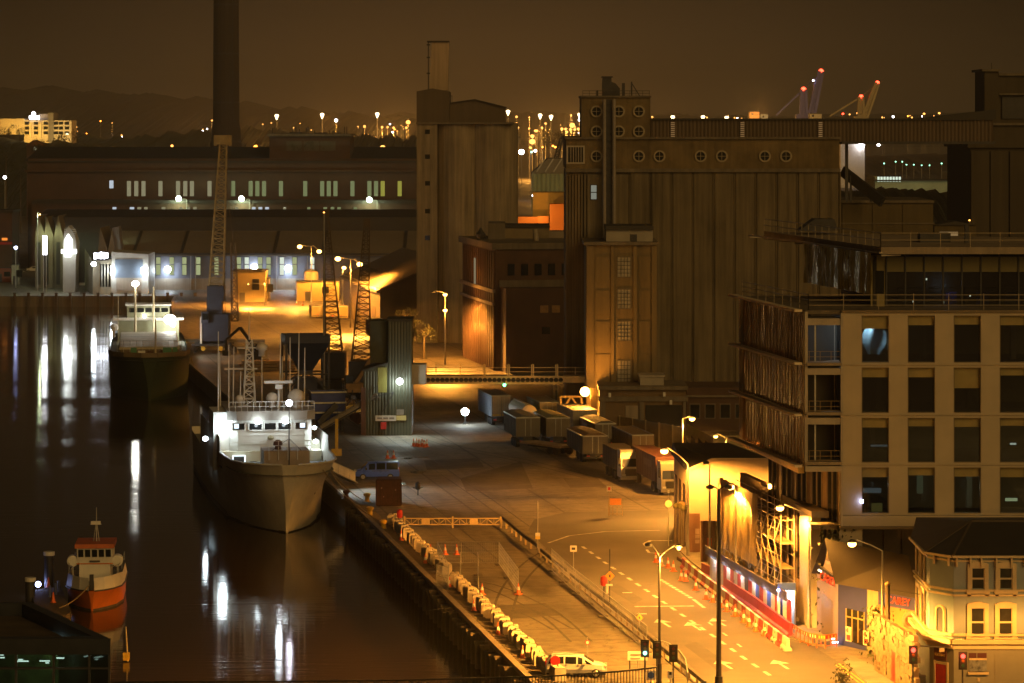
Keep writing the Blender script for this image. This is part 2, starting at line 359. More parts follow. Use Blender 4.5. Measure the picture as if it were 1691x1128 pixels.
line((1380,1098),(1460,1160), .16, mat=ypaint); line((1385,1096),(1466,1158), .16, mat=ypaint)
# footpaths with kerb
mb = MB(); mb.prism(gp((1116,905),(1128,893),(1160,905),(1215,952),(1345,1030),(1392,1058),(1340,1066),(1300,1052),(1205,982),(1138,926)), 0, .13)
tag(mb.build('footpath', M('footpath slabs', (.26,.235,.195), .85, .3, .5, bump=.2)), 'pale slab footpath behind the works barriers', 'footpath', kind='structure')
mb = MB(); mb.prism(gp((1394,1096),(1404,1084),(1500,1128),(1600,1170),(1520,1190),(1468,1158)), 0, .13)
tag(mb.build('footpath', MATS['footpath slabs']), 'footpath beside the stone wall and corner pub', 'footpath', kind='structure')
mb = MB(); mb.prism(gp((886,897),(903,912),(1035,1023),(1110,1084),(1190,1152),(1172,1152),(1090,1083),(1015,1022),(890,915)), 0, .12)
tag(mb.build('footpath', MATS['footpath slabs']), 'narrow kerbed strip under the black crash railing', 'footpath', kind='structure')
# puddles of wet concrete
wet = M('standing water', (.02,.018,.015), .04, 0)
for k, (x, y, w_, h_) in enumerate(((672,757,20,3.0),(697,756,22,1.8),(690,780,22,5),(666,799,7,5),(690,806,14,4),(868,700,0,0))):
    if not w_: continue
    pts = []
    for i in range(14):
        t = 2*math.pi*i/14; rr_ = random.uniform(.7,1.15); pts.append((x+math.cos(t)*w_/2*rr_*1.3, y+math.sin(t)*h_/2*rr_))
    mb = MB(); mb.sheet(gp(*pts), .006); tag(mb.build('puddle', wet), None, None, kind='structure')['label'] = 'shallow puddle on the yard concrete beside the blue van'
# rails set in the quay
mb = MB()
for off in (6.5, 8.0, 13.5, 15.0):
    mb.bar((qx(349)+off*.985, 349+off*.17, .0), (qx(349)+off*.985-.176*215, 564+off*.17, .0), .09, .03)
    mb.bar((qx(300)+off*.985, 300+off*.17, .0), (qx(349)+off*.985, 349+off*.17, .0), .09, .03)
tag(mb.build('crane_rail', steel_d), 'worn steel crane rails set into the quay apron', 'rail', kind='structure')

# repairs and tyre marks on the yard
for k, pts in enumerate((((700,760),(790,757),(800,772),(705,776)),((760,790),(860,762),(880,806),(770,812)),((640,900),(700,898),(712,909),(650,912)),((820,1000),(900,996),(930,1016),(842,1022)),((900,742),(960,740),(975,752),(910,756)),((930,790),(985,788),(1000,803),(942,806)))):
    mb = MB(); mb.sheet(gp(*pts), .004); o = tag(mb.build('asphalt_patch', M('old asphalt patch', (.095,.08,.06), .85, .5, .5, bump=.3)), 'dark asphalt repair patch in the yard concrete', None, kind='structure')
tm = M('tyre mark rubber', (.07,.06,.046), .8, .6, .8)
for k, pts in enumerate((((720,1010),(800,1000),(870,1010),(930,1040)),((700,960),(800,966),(900,1010),(960,1060)),((660,840),(760,830),(860,820),(960,812)),((700,720),(760,740),(860,760),(980,790)),((930,900),(880,930),(840,980),(820,1060)))):
    P_ = [G(*p) for p in pts]; mb = MB(); n = 24; c_ = []
    for i in range(n+1):
        t_ = i/n*(len(P_)-1); j = min(int(t_), len(P_)-2); f_ = t_-j; p0, p1, p2, p3 = P_[max(j-1,0)], P_[j], P_[j+1], P_[min(j+2,len(P_)-1)]
        c_.append(.5*((2*p1)+(p2-p0)*f_+(2*p0-5*p1+4*p2-p3)*f_*f_+(3*p1-p0-3*p2+p3)*f_**3))
    for off in (-.8,.8):
        for a, b_ in zip(c_, c_[1:]):
            dd = (b_-a); n_ = Vector((-dd.y,dd.x,0)).normalized(); q = [a+n_*(off-.11), a+n_*(off+.11), b_+n_*(off+.11), b_+n_*(off-.11)]; mb.quad(*[(v.x,v.y,.007) for v in q])
    tag(mb.build('tyre_mark', tm), 'faint curved tyre marks on the quay concrete', None, kind='structure')
for (x, y) in ((1010,1010),(1100,1075),(1215,1062),(1075,965)):
    p = G(x, y); mb = MB(); mb.lathe([(.32,.014),(.32,.022)], 14, (p.x,p.y,0)); mb.build('manhole_cover', steel_d, road)
for k, pts in enumerate((((1020,965),(1062,990),(1046,998),(1004,972)),((1150,1060),(1215,1105),(1190,1112),(1130,1066)),((1130,950),(1165,975),(1150,980),(1115,955)))):
    mb = MB(); mb.sheet(gp(*pts), .0155); mb.build('asphalt_patch', M('new asphalt patch', (.08,.072,.062), .85, .3, .5, bump=.3), road)
# ------------------------------------------------------------------ far background
def X(px, d): return (px - CX) / F * d
def Z(py, d): return H - (py - HY) / F * d
def fb(mb, x0, y0, x1, y1, d, t):                               # box facing the camera: photo extents at distance d, t deep
    return mb.box(X(x0,d), d, Z(y1,d), X(x1,d), d+t, Z(y0,d))
def fbg(mb, x0, y0, x1, d, t, z0=0.0): return mb.box(X(x0,d), d, z0, X(x1,d), d+t, Z(y0,d))
def fwin(x0, y0, x1, y1, d, mat, parent, name='window', t=.12, frame=None, fw=.12):
    mb = MB(); o = fb(mb, x0, y0, x1, y1, d-.03, t).build(name, mat, parent)
    if frame:
        a, b_, c_, e_ = X(x0,d), X(x1,d), Z(y1,d), Z(y0,d); mb = MB(); y = d-.1
        mb.box(a-fw,y,c_-fw,a,d,e_+fw); mb.box(b_,y,c_-fw,b_+fw,d,e_+fw); mb.box(a,y,e_,b_,d,e_+fw); mb.box(a,y,c_-fw,b_,d,c_)
        mb.build('frame', frame, o)
    return o
# hills
def ridge(name, label, pts, d, depth, mat, seed, rough=6.0):
    rnd = random.Random(seed); P = []
    n = 260; x0, x1 = pts[0][0], pts[-1][0]
    for i in range(n+1):
        px = x0+(x1-x0)*i/n
        for (a, ya), (b_, yb) in zip(pts, pts[1:]):
            if a <= px <= b_: y = ya+(yb-ya)*(px-a)/(b_-a); break
        P.append((X(px,d), Z(y,d) + rnd.uniform(-.5,.5)*rough + math.sin(i*.37+seed)*rough*.4))
    mb = MB(); vs = []
    for k, (fy, fz) in enumerate(((0,0.0),(.35,.45),(.65,.8),(1,1),(1.6,.85),(2.4,0.0))):
        vs += [(x, d-depth+fy*depth, max(z*fz*(1 if fz in (0,1) else rnd.uniform(.93,1.05)), -.5)) for x, z in P]
    m_ = n+1
    mb.add(vs, [(k*m_+i, k*m_+i+1, (k+1)*m_+i+1, (k+1)*m_+i) for k in range(5) for i in range(n)])
    return tag(mb.build(name, mat), label, 'hill', kind='structure')
hillm = M('wooded hillside', (.030,.028,.012), .95, .6, .02, col2=(.010,.009,.005))
ridge('hill', 'dark wooded hill rising behind the docks', [(-500,135),(-100,148),(80,146),(230,156),(380,170),(520,184),(640,194),(760,202)], 3600, 900, hillm, 1, 5)
ridge('hill', 'low dark ridge along the horizon behind the silos', [(560,192),(700,188),(860,186),(1000,189),(1200,192),(1400,190),(1600,186),(1900,178),(2300,170)], 6000, 900, hillm, 2, 6)
ridge('hill', 'low tree covered rise behind the long brick factory', [(60,236),(120,228),(200,232),(300,222),(390,212),(450,214),(520,222),(620,226),(760,232)], 1900, 240, foliage, 3, 3.5)
ridge('hill', 'dark scrub slope beyond the conveyor bridge', [(1380,262),(1440,262),(1520,258),(1620,256),(1760,262)], 2200, 300, hillm, 4, 2)
ridge('hill', 'scrub bank below the pale depot building', [(1380,322),(1450,314),(1520,316),(1570,322),(1640,316),(1720,320)], 1100, 90, foliage, 5, 1.6)

# far lamps
def far_lamp(px, py, d, rpx, mat, base_py=None, label='', group=None, name='far_lamp', cone=False):
    p = at(px, py, d); r = rpx/ppm(d)
    t = thing(name, label, 'lamp', (p.x, p.y, 0), group=group)
    zb = 0
    if base_py: zb = 0
    mb = MB()
    mb.sphere((0,0,p.z), r, 8, 5, .9); mb.build('lens', mat, t, smooth=True)  # sphere enlarged so the lens shape also carries the lamp's bloom
    mb = MB(); mb.tube((0,0,0),(0,0,p.z-r*.6), max(.18, .35/ppm(d)*1.2), max(.12,.25/ppm(d)), 6); mb.build('pole', steel, t)
    return t
mast_em = E('mast floodlight lens', (1, .72, .36), 9)
for (x, y, lb) in ((457,191,'tall floodlight mast left of the brick tower block'),(532,189,'tall floodlight mast above the brick tower block'),(623,188,'tall floodlight mast beside the grey silo tower'),
                   (839,184,'tall floodlight mast touching the grey silo roof'),(892,190,'tall floodlight mast in the gap between the silos'),(910,192,'double headed floodlight mast in the gap between the silos'),(957,189,'tall floodlight mast against the porthole tower'),
                   (1111,193,'floodlight mast peeping over the conveyor gallery, leftmost'),(1161,193,'floodlight mast peeping over the conveyor gallery, second from the porthole tower'),(1200,194,'floodlight mast peeping over the conveyor gallery beside the white cabin')):
    d = 2400; p = at(x, y, d); t = thing('floodlight_mast', lb, 'floodlight mast', (p.x, p.y, 0), group='high floodlight masts of the far container terminal')
    mb = MB(); mb.tube((0,0,0),(0,0,p.z), .55, .3, 6); mb.build('mast', steel, t)
    mb = MB(); mb.lathe([(.35,-3.0),(1.0,-1.2),(1.5,0),(1.2,.7),(.3,1.0)], 8, (0,0,p.z)); mb.build('lamp_ring', mast_em, t, smooth=True)
FL = [  # px, py, radius px, kind, what
 (674,202,4.2,'f','bright sodium lamp on a pole left of the grey silo'),(555,199,3.0,'w','white lamp above the brick tower block'),(637,233,6.5,'f','largest sodium floodlight left of the grey silo'),(632,244,5.0,'f','lower sodium floodlight left of the grey silo'),
 (656,239,4.5,'f','sodium floodlight nearest the grey silo'),(638,249,2.0,'w','tiny white lamp under the sodium floodlights'),(602,237,2.6,'w','small white lamp right of the brick tower block'),
 (602,209,2.4,'f',0),(631,210,2.2,'f',0),(640,210,2.0,'f',0),(650,211,2.2,'f',0),(671,211,2.2,'f',0),(597,246,2.6,'o','orange lamp on the factory roof line'),
 (295,233,4.4,'w','white street lamp on the skyline left of the chimney'),(284,241,2.6,'f',0),(334,218,3.4,'w','lone lamp on a pole beside the chimney'),(326,239,4.0,'w','pair of white lamps at the chimney foot'),(342,239,4.0,'w','white lamp touching the chimney foot'),
 (350,199,1.6,'f',0),(427,248,5.5,'o','orange floodlight right of the chimney'),(422,243,3.5,'o','small orange lamp right of the chimney'),(424,236,2.2,'f',0),(430,236,2.2,'f',0),(436,235,2.2,'f',0),(415,236,2.0,'f',0),
 (853,193,2.2,'w',0),(853,204,2.4,'w',0),(874,194,1.6,'f',0),(874,212,1.8,'f',0),(884,216,2.4,'w',0),(887,216,2.2,'w',0),(895,211,2.2,'w',0),(901,204,2.2,'w',0),
 (879,225,3.6,'f','upper sodium floodlight between the silos'),(879,234,5.4,'f','large sodium floodlight between the silos'),(861,251,5.2,'w','large white floodlight between the silos'),(876,244,2.4,'w',0),(878,251,2.0,'g',0),(884,249,2.6,'w','bluish lamp between the silos'),
 (928,213,2.8,'w',0),(934,213,2.4,'w',0),(936,218,2.6,'w',0),(945,207,5.0,'f','brightest lamp beside the porthole tower'),(942,214,2.6,'f',0),(949,214,2.6,'w',0),(955,213,2.6,'w',0),(957,198,2.4,'w',0),(943,191,1.8,'f',0),(948,220,1.8,'f',0),
 (913,241,1.8,'o',0),(917,243,1.8,'o',0),(896,243,1.6,'o',0),
 (1077,193,1.6,'f',0),(1214,196,1.6,'f',0),(1225,196,1.6,'f',0),(1341,187,1.6,'f',0),(1392,188,2.0,'r',0),(1403,189,1.6,'w',0),(1416,187,2.0,'w',0),(1457,194,1.6,'f',0),(1475,193,2.0,'w',0),(1506,194,1.6,'f',0),(1526,188,2.2,'w',0),(1551,187,2.2,'w',0),
 (1451,239,3.0,'w','white lamp under the conveyor bridge'),(1601,364,1.8,'f','small orange lamp on the corner of the dark right silo'),(8,293,3.2,'w','lamp at the left edge above the quay'),
 (1460,270,1.3,'g',1),(1479,267,1.3,'g',1),(1490,267,1.3,'g',1),(1497,272,1.3,'g',1),(1509,272,1.3,'g',1),(1522,273,1.3,'g',1),(1535,273,1.3,'g',1),(1555,270,1.3,'g',1),(1567,270,1.3,'g',1),(1575,275,1.3,'g',1),(1598,277,1.6,'w',1)]
KM = {'f': e_far, 'w': e_farw, 'o': E('far orange lens', (1,.28,.03), 16), 'r': e_red, 'g': E('far green lens', (.35,1,.6), 5)}
for x, y, r, k, lb in FL:
    d = 2300 if y < 240 else 1700
    if x == 1601: d = 474
    if x == 8: d = 1150
    if lb == 0 and k == 'w' and (x+y) % 3: k = 'f'
    if lb == 0: lb, g = ('tiny lamp twinkling among the far dock lights near the horizon', 'tiny far dock lights')
    elif lb == 1: lb, g = ('tiny green lamp on the dark slope under the conveyor bridge', 'tiny lamps on the far slope')
    else: g = None
    far_lamp(x, y, d, r*.92, KM[k], None, lb, g)
rnd = random.Random(77)
for k in range(58):
    x = rnd.choice((rnd.uniform(400,690), rnd.uniform(850,958), rnd.uniform(580,690), rnd.uniform(60,350), rnd.uniform(1090,1560))); y = rnd.uniform(203,232) if x < 960 else rnd.uniform(190,195)
    if x < 350: y = rnd.uniform(196,232)
    far_lamp(x, y, rnd.uniform(2300,2900), rnd.uniform(.7,1.4), KM[rnd.choice('fffffow')], None, 'tiny lamp twinkling among the far dock lights near the horizon', 'tiny far dock lights')
# point lights added by the far lamps to make haze and trees glow
for x, y, d, p in ((637,234,2290,230000),(656,238,2290,90000),(674,202,2290,60000),(879,232,2290,170000),(945,207,2290,140000),(427,246,1690,60000),(330,238,2290,45000),(295,234,2290,35000),(540,210,2290,90000),(1100,200,2290,40000),(905,228,1640,50000),(1245,192,1860,50000)): light(at(x, y, d)+Vector((0,-9,3)), p, (1,.42,.07), radius=1.5)
# orange-lit trees between the silos
def tree(px, py_top, d, wpx, label, mat, seed, group=None, hpx=None, n=420):
    rnd = random.Random(seed); s = 1/ppm(d); top = Z(py_top, d); wd = wpx*s; hh = (hpx*s if hpx else min(top*.9, wd*.9))
    t = thing('tree', label, 'tree', (X(px,d), d, 0), group=group)
    mb = MB(); mb.tube((0,0,0),(0,0,top-hh*.4), wd*.035+.1, wd*.015+.05, 7)
    for k in range(5):
        a = k*1.26+rnd.random(); mb.tube((0,0,top-hh*(.75-.08*k)),(math.cos(a)*wd*.3, math.sin(a)*wd*.3, top-hh*(.45-.06*k)), wd*.012+.05, .03, 5)
    mb.build('trunk', timber, t)
    mb = MB(); cl = [(rnd.gauss(0,.24)*wd, rnd.gauss(0,.2)*wd, top-hh*(.12+.75*rnd.random()**1.0), wd*rnd.uniform(.12,.22)) for _ in range(14)]
    for k in range(n):
        cx, cy_, cz, cr_ = rnd.choice(cl); v = Vector((rnd.gauss(0,1), rnd.gauss(0,1), rnd.gauss(0,.9))).normalized()*cr_*rnd.uniform(.6,1.1)
        p = Vector((cx,cy_,min(cz+v.z, top)))+Vector((v.x,v.y,0)); sz = wd*rnd.uniform(.022,.05)
        a = Vector((rnd.gauss(0,1),rnd.gauss(0,1),rnd.gauss(0,1))).normalized(); b_ = a.orthogonal().normalized()
        mb.quad(p+a*sz, p+b_*sz*.6, p-a*sz, p-b_*sz*.6)
    mb.build('crown', mat, t)
    return t
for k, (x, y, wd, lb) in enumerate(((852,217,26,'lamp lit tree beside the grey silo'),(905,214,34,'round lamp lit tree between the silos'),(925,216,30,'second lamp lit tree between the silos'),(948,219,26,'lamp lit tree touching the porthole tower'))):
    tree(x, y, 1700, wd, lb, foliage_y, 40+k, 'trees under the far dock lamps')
# hotel on the hill, upper left
d = 1700; t = thing('hotel', 'floodlit pale hotel block on the far left hillside', 'hotel', (0,0,0))
pale = M('pale render', (.62,.50,.30), .8, .2, .1)
hm = ridge('hill', 'dark wooded rise under the floodlit hotel', [(-200,222),(-40,226),(30,238),(110,240),(180,246),(260,250)], 1600, 200, foliage, 9, 3)
for (x0, y0, x1, y1) in ((40,199,80,228),(88,199,118,228),(0,196,40,210)):
    mb = MB(); fb(mb, x0, y0, x1, y1+12, d, 20).build('wall', pale, t)
for x in (55,71): mb = MB(); fb(mb, x-7, 202, x-3, 228, d-1.5, 1.3).build('pilaster', pale, t)
mb = MB(); fb(mb, 80, 186, 88, 236, d-1, 18).build('stair_tower', concrete_d, t)
mb = MB(); fb(mb, 64, 188, 80, 199, d+3, 8).build('plant_room', concrete, t)
for r_ in range(3):
    for x in (44,59,75,92,100,110): fwin(x-3, 201+r_*8, x+4, 206+r_*8, d-.05, glass_d, t)
e_sign = E('hotel sign lamp', (1,.95,1), 9)
mb = MB(); fb(mb, 48, 191, 65, 197, d-1, .8).build('sign', e_sign, t)
mb = MB(); mb.sphere((X(56,d), d-1, Z(188,d)), 1.1, 10, 6); mb.build('sign', e_sign, t)
light((X(62,d), d-16, Z(224,d)), 15000, (1,.60,.13), t, radius=1.0); light((X(15,d), d-14, Z(214,d)), 7000, (1,.55,.1), t, radius=1.0); light((X(104,d), d-16, Z(224,d)), 9000, (1,.75,.35), t, radius=1.0)
for k, (x, y, wd) in enumerate(((15,203,26),(32,210,22),(105,214,40),(128,216,30),(-6,206,30),(60,226,26))):
    tree(x, y, 1630, wd, 'dark tree before the floodlit hotel, %s' % ('under its left wing','between its wings','covering its right corner','beside its right corner','at the picture edge','under its sign')[k], foliage, 60+k, 'trees before the hotel', n=260)
# old brick factory
d = 900; t = thing('brick_factory', 'long dark brick factory with rows of tall lit windows', 'factory', (0,0,0))
mb = MB(); fbg(mb, 46, 262, 692, d, 30).build('wall', brick_d, t)
mb = MB(); mb.prismx([(d-.6,Z(266,d)),(d+32,Z(244,d)),(d+32,Z(246,d)-1),(d-.6,Z(268,d))], X(40,d), X(694,d)); mb.build('roof', slate, t)
mb = MB(); fb(mb, 40, 281, 694, 284, d-1, 1).build('cornice', brick_d, t)
mb = MB(); fbg(mb, 52, 336, 690, d-10, 10).build('lower_wing', brick_d, t)
mb = MB(); fb(mb, 52, 331, 690, 336, d-10.6, 10.6).build('lower_roof', slate, t)
mb = MB(); fb(mb, 445, 224, 578, 262, d+4, 22).build('tower_block', brick_d, t)
mb = MB(); fb(mb, 441, 221, 580, 225, d+3, 24).build('tower_parapet', concrete_d, t)
mb = MB()
for x in (449,483,488,494,505,508,519,543,568,572): fb(mb, x, 209+(x%4)*2, x+1.4, 222, d+12, .3)
fb(mb, 478, 218, 500, 222, d+8, 4); fb(mb, 519, 219, 540, 222, d+8, 4); mb.build('roof_plant', steel_d, t)
for x in (474,503,530): mb = MB(); fb(mb, x-1, 233, x+24, 249, d+3.9, .2).build('window', M('dusty glass', (.10,.10,.08), .3, .3, .4), t)
lit = lambda n, c, s: E(n, c, s)
wa, wb_, wc, wd_ = lit('cool lit window',(.75,.85,.95),.75), lit('pale lit window',(.78,.72,.42),.34), lit('green lit window',(.62,.72,.32),.30), lit('yellow lit window',(.75,.72,.12),.42)
W1 = [(184,0),(213,0),(225,0),(237,0),(265,1),(294,1),(306,1),(317,1),(346,1),(385,2),(414,2),(425,2),(436,2),(464,2),(504,2),(532,2),(543,2),(554,2),(582,2),(610,2),(621,2),(632,3),(660,3)]
for x, k in W1: fwin(x-3.4, 299 if x > 190 else 298, x+3.4, 324 if x > 190 else 311, d, (wa if x < 190 else (wb_, wb_, wc, wd_)[k]), t, 'window', .1, brick_d)
W2 = [(189,3.2,'a'),(218,3.6,'a'),(230,3.2,'b'),(241,3,'b'),(270,3.2,'b'),(299,3,'b'),(311,3,'b'),(322,3,'b'),(391,3,'b'),(419,3,'a'),(430,3.2,'a'),(441,3.2,'a'),(470,2.6,'b'),(510,2.6,'c'),(537,3,'c'),(549,3,'c'),(560,3,'c'),(587,3,'c')]
for x, hw, k in W2: fwin(x-hw, 342, x+hw, 353.5, d-10, {'a':wa,'b':wb_,'c':wc}[k], t, 'window', .1, brick_d)
e_merc = e_grn
for x, y, lb in ((295,328,'greenish white wall lamp on the brick factory, leftmost of three'),(399,328,'greenish white wall lamp on the brick factory, middle of three'),(610,330,'greenish white wall lamp on the brick factory, rightmost of three')):
    p = at(x, y, 888); q = thing('wall_lamp', lb, 'lamp', p, group='wall lamps on the brick factory')
    mb = MB(); mb.sphere((0,-.2,0), .75, 10, 6); mb.build('lens', e_merc, q, smooth=True); mb = MB(); mb.bar((0,0,0),(2,1,-.2),.12); mb.bar((2,1,-.2),(2,1,-4.5),.15); mb.build('bracket', steel, q)
    light((0,-.6,-.9), 2200, GRN, q, radius=.4)
# tall chimney
d = 1500; t = thing('chimney', 'huge brick power station chimney cut off by the frame', 'chimney', (X(373.5,d), d, 0))
mb = MB(); mb.lathe([(7.4,0),(7.2,Z(236,d)),(6.7,Z(232,d)),(6.5,Z(213,d)),(6.0,Z(205,d)),(5.7,95),(5.1,148)], 20); mb.build('shaft', M('sooty chimney brick', (.042,.028,.017), .9, .4, .12, streak=.5), t)
mb = MB()
for z in (48, 70, 92, 114): mb.lathe([(5.95-z*.003,z),(6.15-z*.003,z),(6.15-z*.003,z+.8),(5.95-z*.003,z+.8)], 20)
mb.build('iron_band', steel_d, t)
mb = MB(); mb.bar((3.5,-5.4,40),(3.1,-5.0,148),.35); mb.build('ladder', steel_d, t)
# long transit shed behind the quay
d = 790; t = thing('transit_shed', 'long grey roofed transit shed with blue wall and lit windows', 'warehouse', (0,0,0))
shedroof = M('corrugated cement roof', (.19,.16,.115), .85, .25, .08, streak=.4)
mb = MB(); fbg(mb, 245, 419, 700, d, 25).build('wall', M('blue grey shed wall', (.13,.14,.18), .8, .25, .2), t)
mb = MB(); fb(mb, 245, 460, 692, 480, d-.25, .2).build('plinth', concrete, t)
zr = Z(381, 808)
mb = MB(); mb.prismx([(d-1,Z(419,d)),(808,zr),(808,zr-.4),(d-1,Z(420.5,d)-.3)], X(172,d), X(702,d)); mb.build('roof', shedroof, t)
mb = MB(); mb.prismx([(808,zr-.5),(808.2,Z(359,808)),(826,Z(359,826)+2),(826,0),(812,0)], X(60,808), X(702,808)); mb.build('rear_roof', slate, t)
mb = MB(); fb(mb, 172, 418, 702, 421, d-1.4, .4).build('gutter', steel_d, t)
for x in (218,297,350,450,530,665): mb = MB(); mb.prismx([(d-.9,Z(418.5,d)+.12),(807.5,zr+.12),(807.5,zr),(d-.9,Z(418.5,d))], X(x,d), X(x+5,d)); mb.build('rooflight', slate, t)
wl1 = lit('shed lit window', (.72,.80,.40), .55); wl2 = lit('bright shed window', (.85,.95,.80), .95)
for x in (258,280,301,324,354,391,404,426,440,462,483,512):
    o = fwin(x, 425, x+7, 454, d, wl2 if x in (404,462,512) else wl1, t, 'window', .1, steel_d, .1)
    mb = MB(); fb(mb, x, 436, x+7, 437.4, d-.2, .15).build('transom', steel_d, o)
for x, y, lb in ((277,445,'leftmost blue white flood lamp on the transit shed wall'),(420,441,'middle blue white flood lamp on the transit shed wall'),(476,443,'rightmost blue white flood lamp on the transit shed wall')):
    p = at(x, y, d-1); q = thing('wall_lamp', lb, 'lamp', p, group='flood lamps on the transit shed')
    mb = MB(); mb.sphere((0,-.2,0), .78, 10, 6); mb.build('lens', e_led, q, smooth=True); mb = MB(); mb.cbox((0,.4,.2),.4,.8,.3); mb.build('bracket', steel_d, q)
    light((0,-1.0,-.6), 1000, (.7,.85,1), q, radius=.4)
for x in (243,314,322,456,507): mb = MB(); fb(mb, x, 421, x+1.6, 478, d-.5, .2).build('downpipe', steel, t)
# white double gabled unit with blue roller door
d = 770; t = thing('gabled_unit', 'white double gabled unit with blue roller door and wall lamps', 'shed', (0,0,0))
lw = M('white cladding', (.42,.41,.36), .6, .15, .3)
mb = MB(); mb.prismy([(X(184,d),0),(X(245,d),0),(X(245,d),Z(420,d)),(X(184,d),Z(416,d))], d, d+14); mb.build('portal', lw, t)
for (a, b_, c_) in ((156,160,172),(172,180,184)):
    mb = MB(); mb.prismy([(X(a,d),Z(422,d)),(X(b_,d),Z(378,d)),(X(c_,d),Z(412,d)),(X(c_,d),Z(424,d))], d+6, d+24); mb.build('gable', M('tan cladding', (.19,.155,.10), .7, .2, .3), t)
mb = MB(); mb.quad((X(140,790),790,0),(X(157,770),766,0),(X(157,770),766,Z(432,766)),(X(140,790),790,Z(410,790))); mb.quad((X(157,770),766,0),(X(184,d),d-.2,0),(X(184,d),d-.2,Z(428,d)),(X(157,770),766,Z(430,766))); mb.build('side_wall', M('glazed side wall', (.22,.19,.12), .4, .3, .5), t)
mb = MB()
for k in range(5): fb(mb, 159+k*5, 436, 162.5+k*5, 474, 767.5, .15)
mb.build('window_strip', glass_d, t)
mb = MB(); fb(mb, 190, 428, 236, 459, d-.15, .1).build('roller_door', M('faded blue door', (.10,.13,.17), .6, .3, .3), t)
mb = MB(); fb(mb, 192, 459, 234, 480, d-.3, .2).build('dock_leveller', concrete, t)
t2 = thing('lit_sign', 'bright white lit sign on the corner of the gabled unit', 'sign', at(167,423,764))
mb = MB(); mb.cbox((0,0,0),3.4,.3,2.0); mb.build('sign_box', steel_d, t2)
mb = MB()
for k in range(5): mb.cbox((-1.35+k*.68,-.22,.1+random.uniform(-.1,.1)),.5,.1,random.uniform(1.1,1.6))
mb.build('sign_letters', E('sign letters', (.85,.9,1), 12), t2)
for x, y, lb in ((184,446,'blue white lamp left of the blue roller door'),(237,447,'blue white lamp right of the blue roller door'),(155,436,'lamp under the bright corner sign')):
    p = at(x, y, d-1.2 if x > 160 else 764); q = thing('wall_lamp', lb, 'lamp', p, group='wall lamps on the gabled unit')
    mb = MB(); mb.sphere((0,-.2,0), .62, 10, 6, 1.5 if x > 160 else .8); mb.build('lens', e_led, q, smooth=True); mb = MB(); mb.cbox((0,.5,.4),.3,1,.25); mb.build('bracket', steel_d, q)
    light((0,-.9,-1.0), 520, (.85,.93,1), q, radius=.4)
# three narrow gabled sheds with bright hoardings, far left
for (a, b_, c_, yt, lb) in ((58,64,76,356,'leftmost narrow tan gabled shed by the far quay'),(72,77,90,358,'second narrow tan gabled shed by the far quay'),(88,96,106,356,'third narrow tan gabled shed by the far quay')):
    d = 800; t = thing('gabled_shed', lb, 'shed', (0,0,0), group='narrow sheds by the far quay')
    mb = MB(); mb.prismy([(X(a,d),0),(X(c_,d),0),(X(c_,d),Z(395,d)),(X(b_,d),Z(yt,d)),(X(a,d),Z(395,d))], d, d+30); mb.build('wall', M('tan cladding', (.19,.155,.10), .7, .2, .3), t)
    mb = MB(); fb(mb, b_-3, 400, b_+3, 470, d-.2, .1).build('door', slate, t)
t = thing('lit_kiosk', 'brilliantly lit white louvred tower kiosk on the far quay', 'kiosk', (0,0,0)); d = 778
mb = MB(); mb.prismy([(X(104,d),0),(X(124,d),0),(X(126,d),Z(400,d)),(X(121,d),Z(384,d)),(X(113,d),Z(373,d)),(X(106,d),Z(386,d)),(X(104,d),Z(400,d))], d, d+6); mb.build('wall', lw, t)
mb = MB()
for k in range(12): fb(mb, 106, 378+k*3.4, 125, 379.6+k*3.4, d-.25, .2)
mb.build('louvre', lw, t)
mb = MB(); mb.prismy([(X(107,d),Z(424,d)),(X(118,d),Z(424,d)),(X(120,d),Z(396,d)),(X(113,d),Z(386,d)),(X(107,d),Z(396,d))], d-.55, d-.3); mb.build('light_panel', E('kiosk light panel', (.95,1,.95), 6), t)
mb = MB(); fb(mb, 101, 412, 126, 419, d-1.4, 1).build('canopy', E('canopy light', (.95,1,1), 5), t)
light((X(112,d), d-4, Z(420,d)), 420, (.92,1,.97), t, radius=.6)
t = thing('lit_totem', 'tall lit white totem sign with red emblem', 'sign', at(74,405,775)); z0 = t.location.z
mb = MB(); mb.cbox((0,0,0),.95,.5,4.4); mb.build('light_panel', E('totem panel', (.95,.95,1), 14), t); mb = MB(); mb.cbox((-.3,-.28,.9),.3,.06,.6); mb.build('emblem', E('totem red', (1,.05,.08), 5), t)
mb = MB(); mb.tube((-.3,0,-2.2),(-.3,0,-z0),.1); mb.tube((.3,0,-2.2),(.3,0,-z0),.1); mb.bar((-1.1,0,2.1),(.5,0,2.1),.15); mb.build('post', steel, t)
light((0,-3,0), 160, (.95,.97,1), t, radius=.5)
# far cranes with red lamps
def jib_crane(label, pts, d, col):
    t = thing('harbour_crane', label, 'crane', (X(pts['base'][0],d), d, 0)); o = t.location
    V = lambda p, dd=0: at(p[0], p[1], d) - o + Vector((0,dd,0))
    mb = MB(); mb.lattice(V((pts['base'][0],206)), V(pts['tower']), 4.0, 2.4, 9, .7, .4); mb.build('tower', col, t)
    mb = MB(); mb.lattice(V(pts['foot']), V(pts['tip']), 3.5, 2.0, 12, .7, .4); mb.build('jib', col, t)
    mb = MB(); mb.bar(V(pts['tail']), V(pts['tower']), 1.0); mb.bar(V(pts['tower']), V(pts['tip']), .25); mb.build('stay', col, t)
    mb = MB(); mb.sphere(V(pts['tip']), 1.5, 8, 5); mb.sphere(V(pts['tower']), 1.5, 8, 5); mb.build('warning_lamp', e_red, t)
    mb = MB(); mb.cbox(V((pts['base'][0],212)), 9, 9, 16); mb.cbox((0,0,8),3,3,16.5); mb.build('machine_house', col, t)
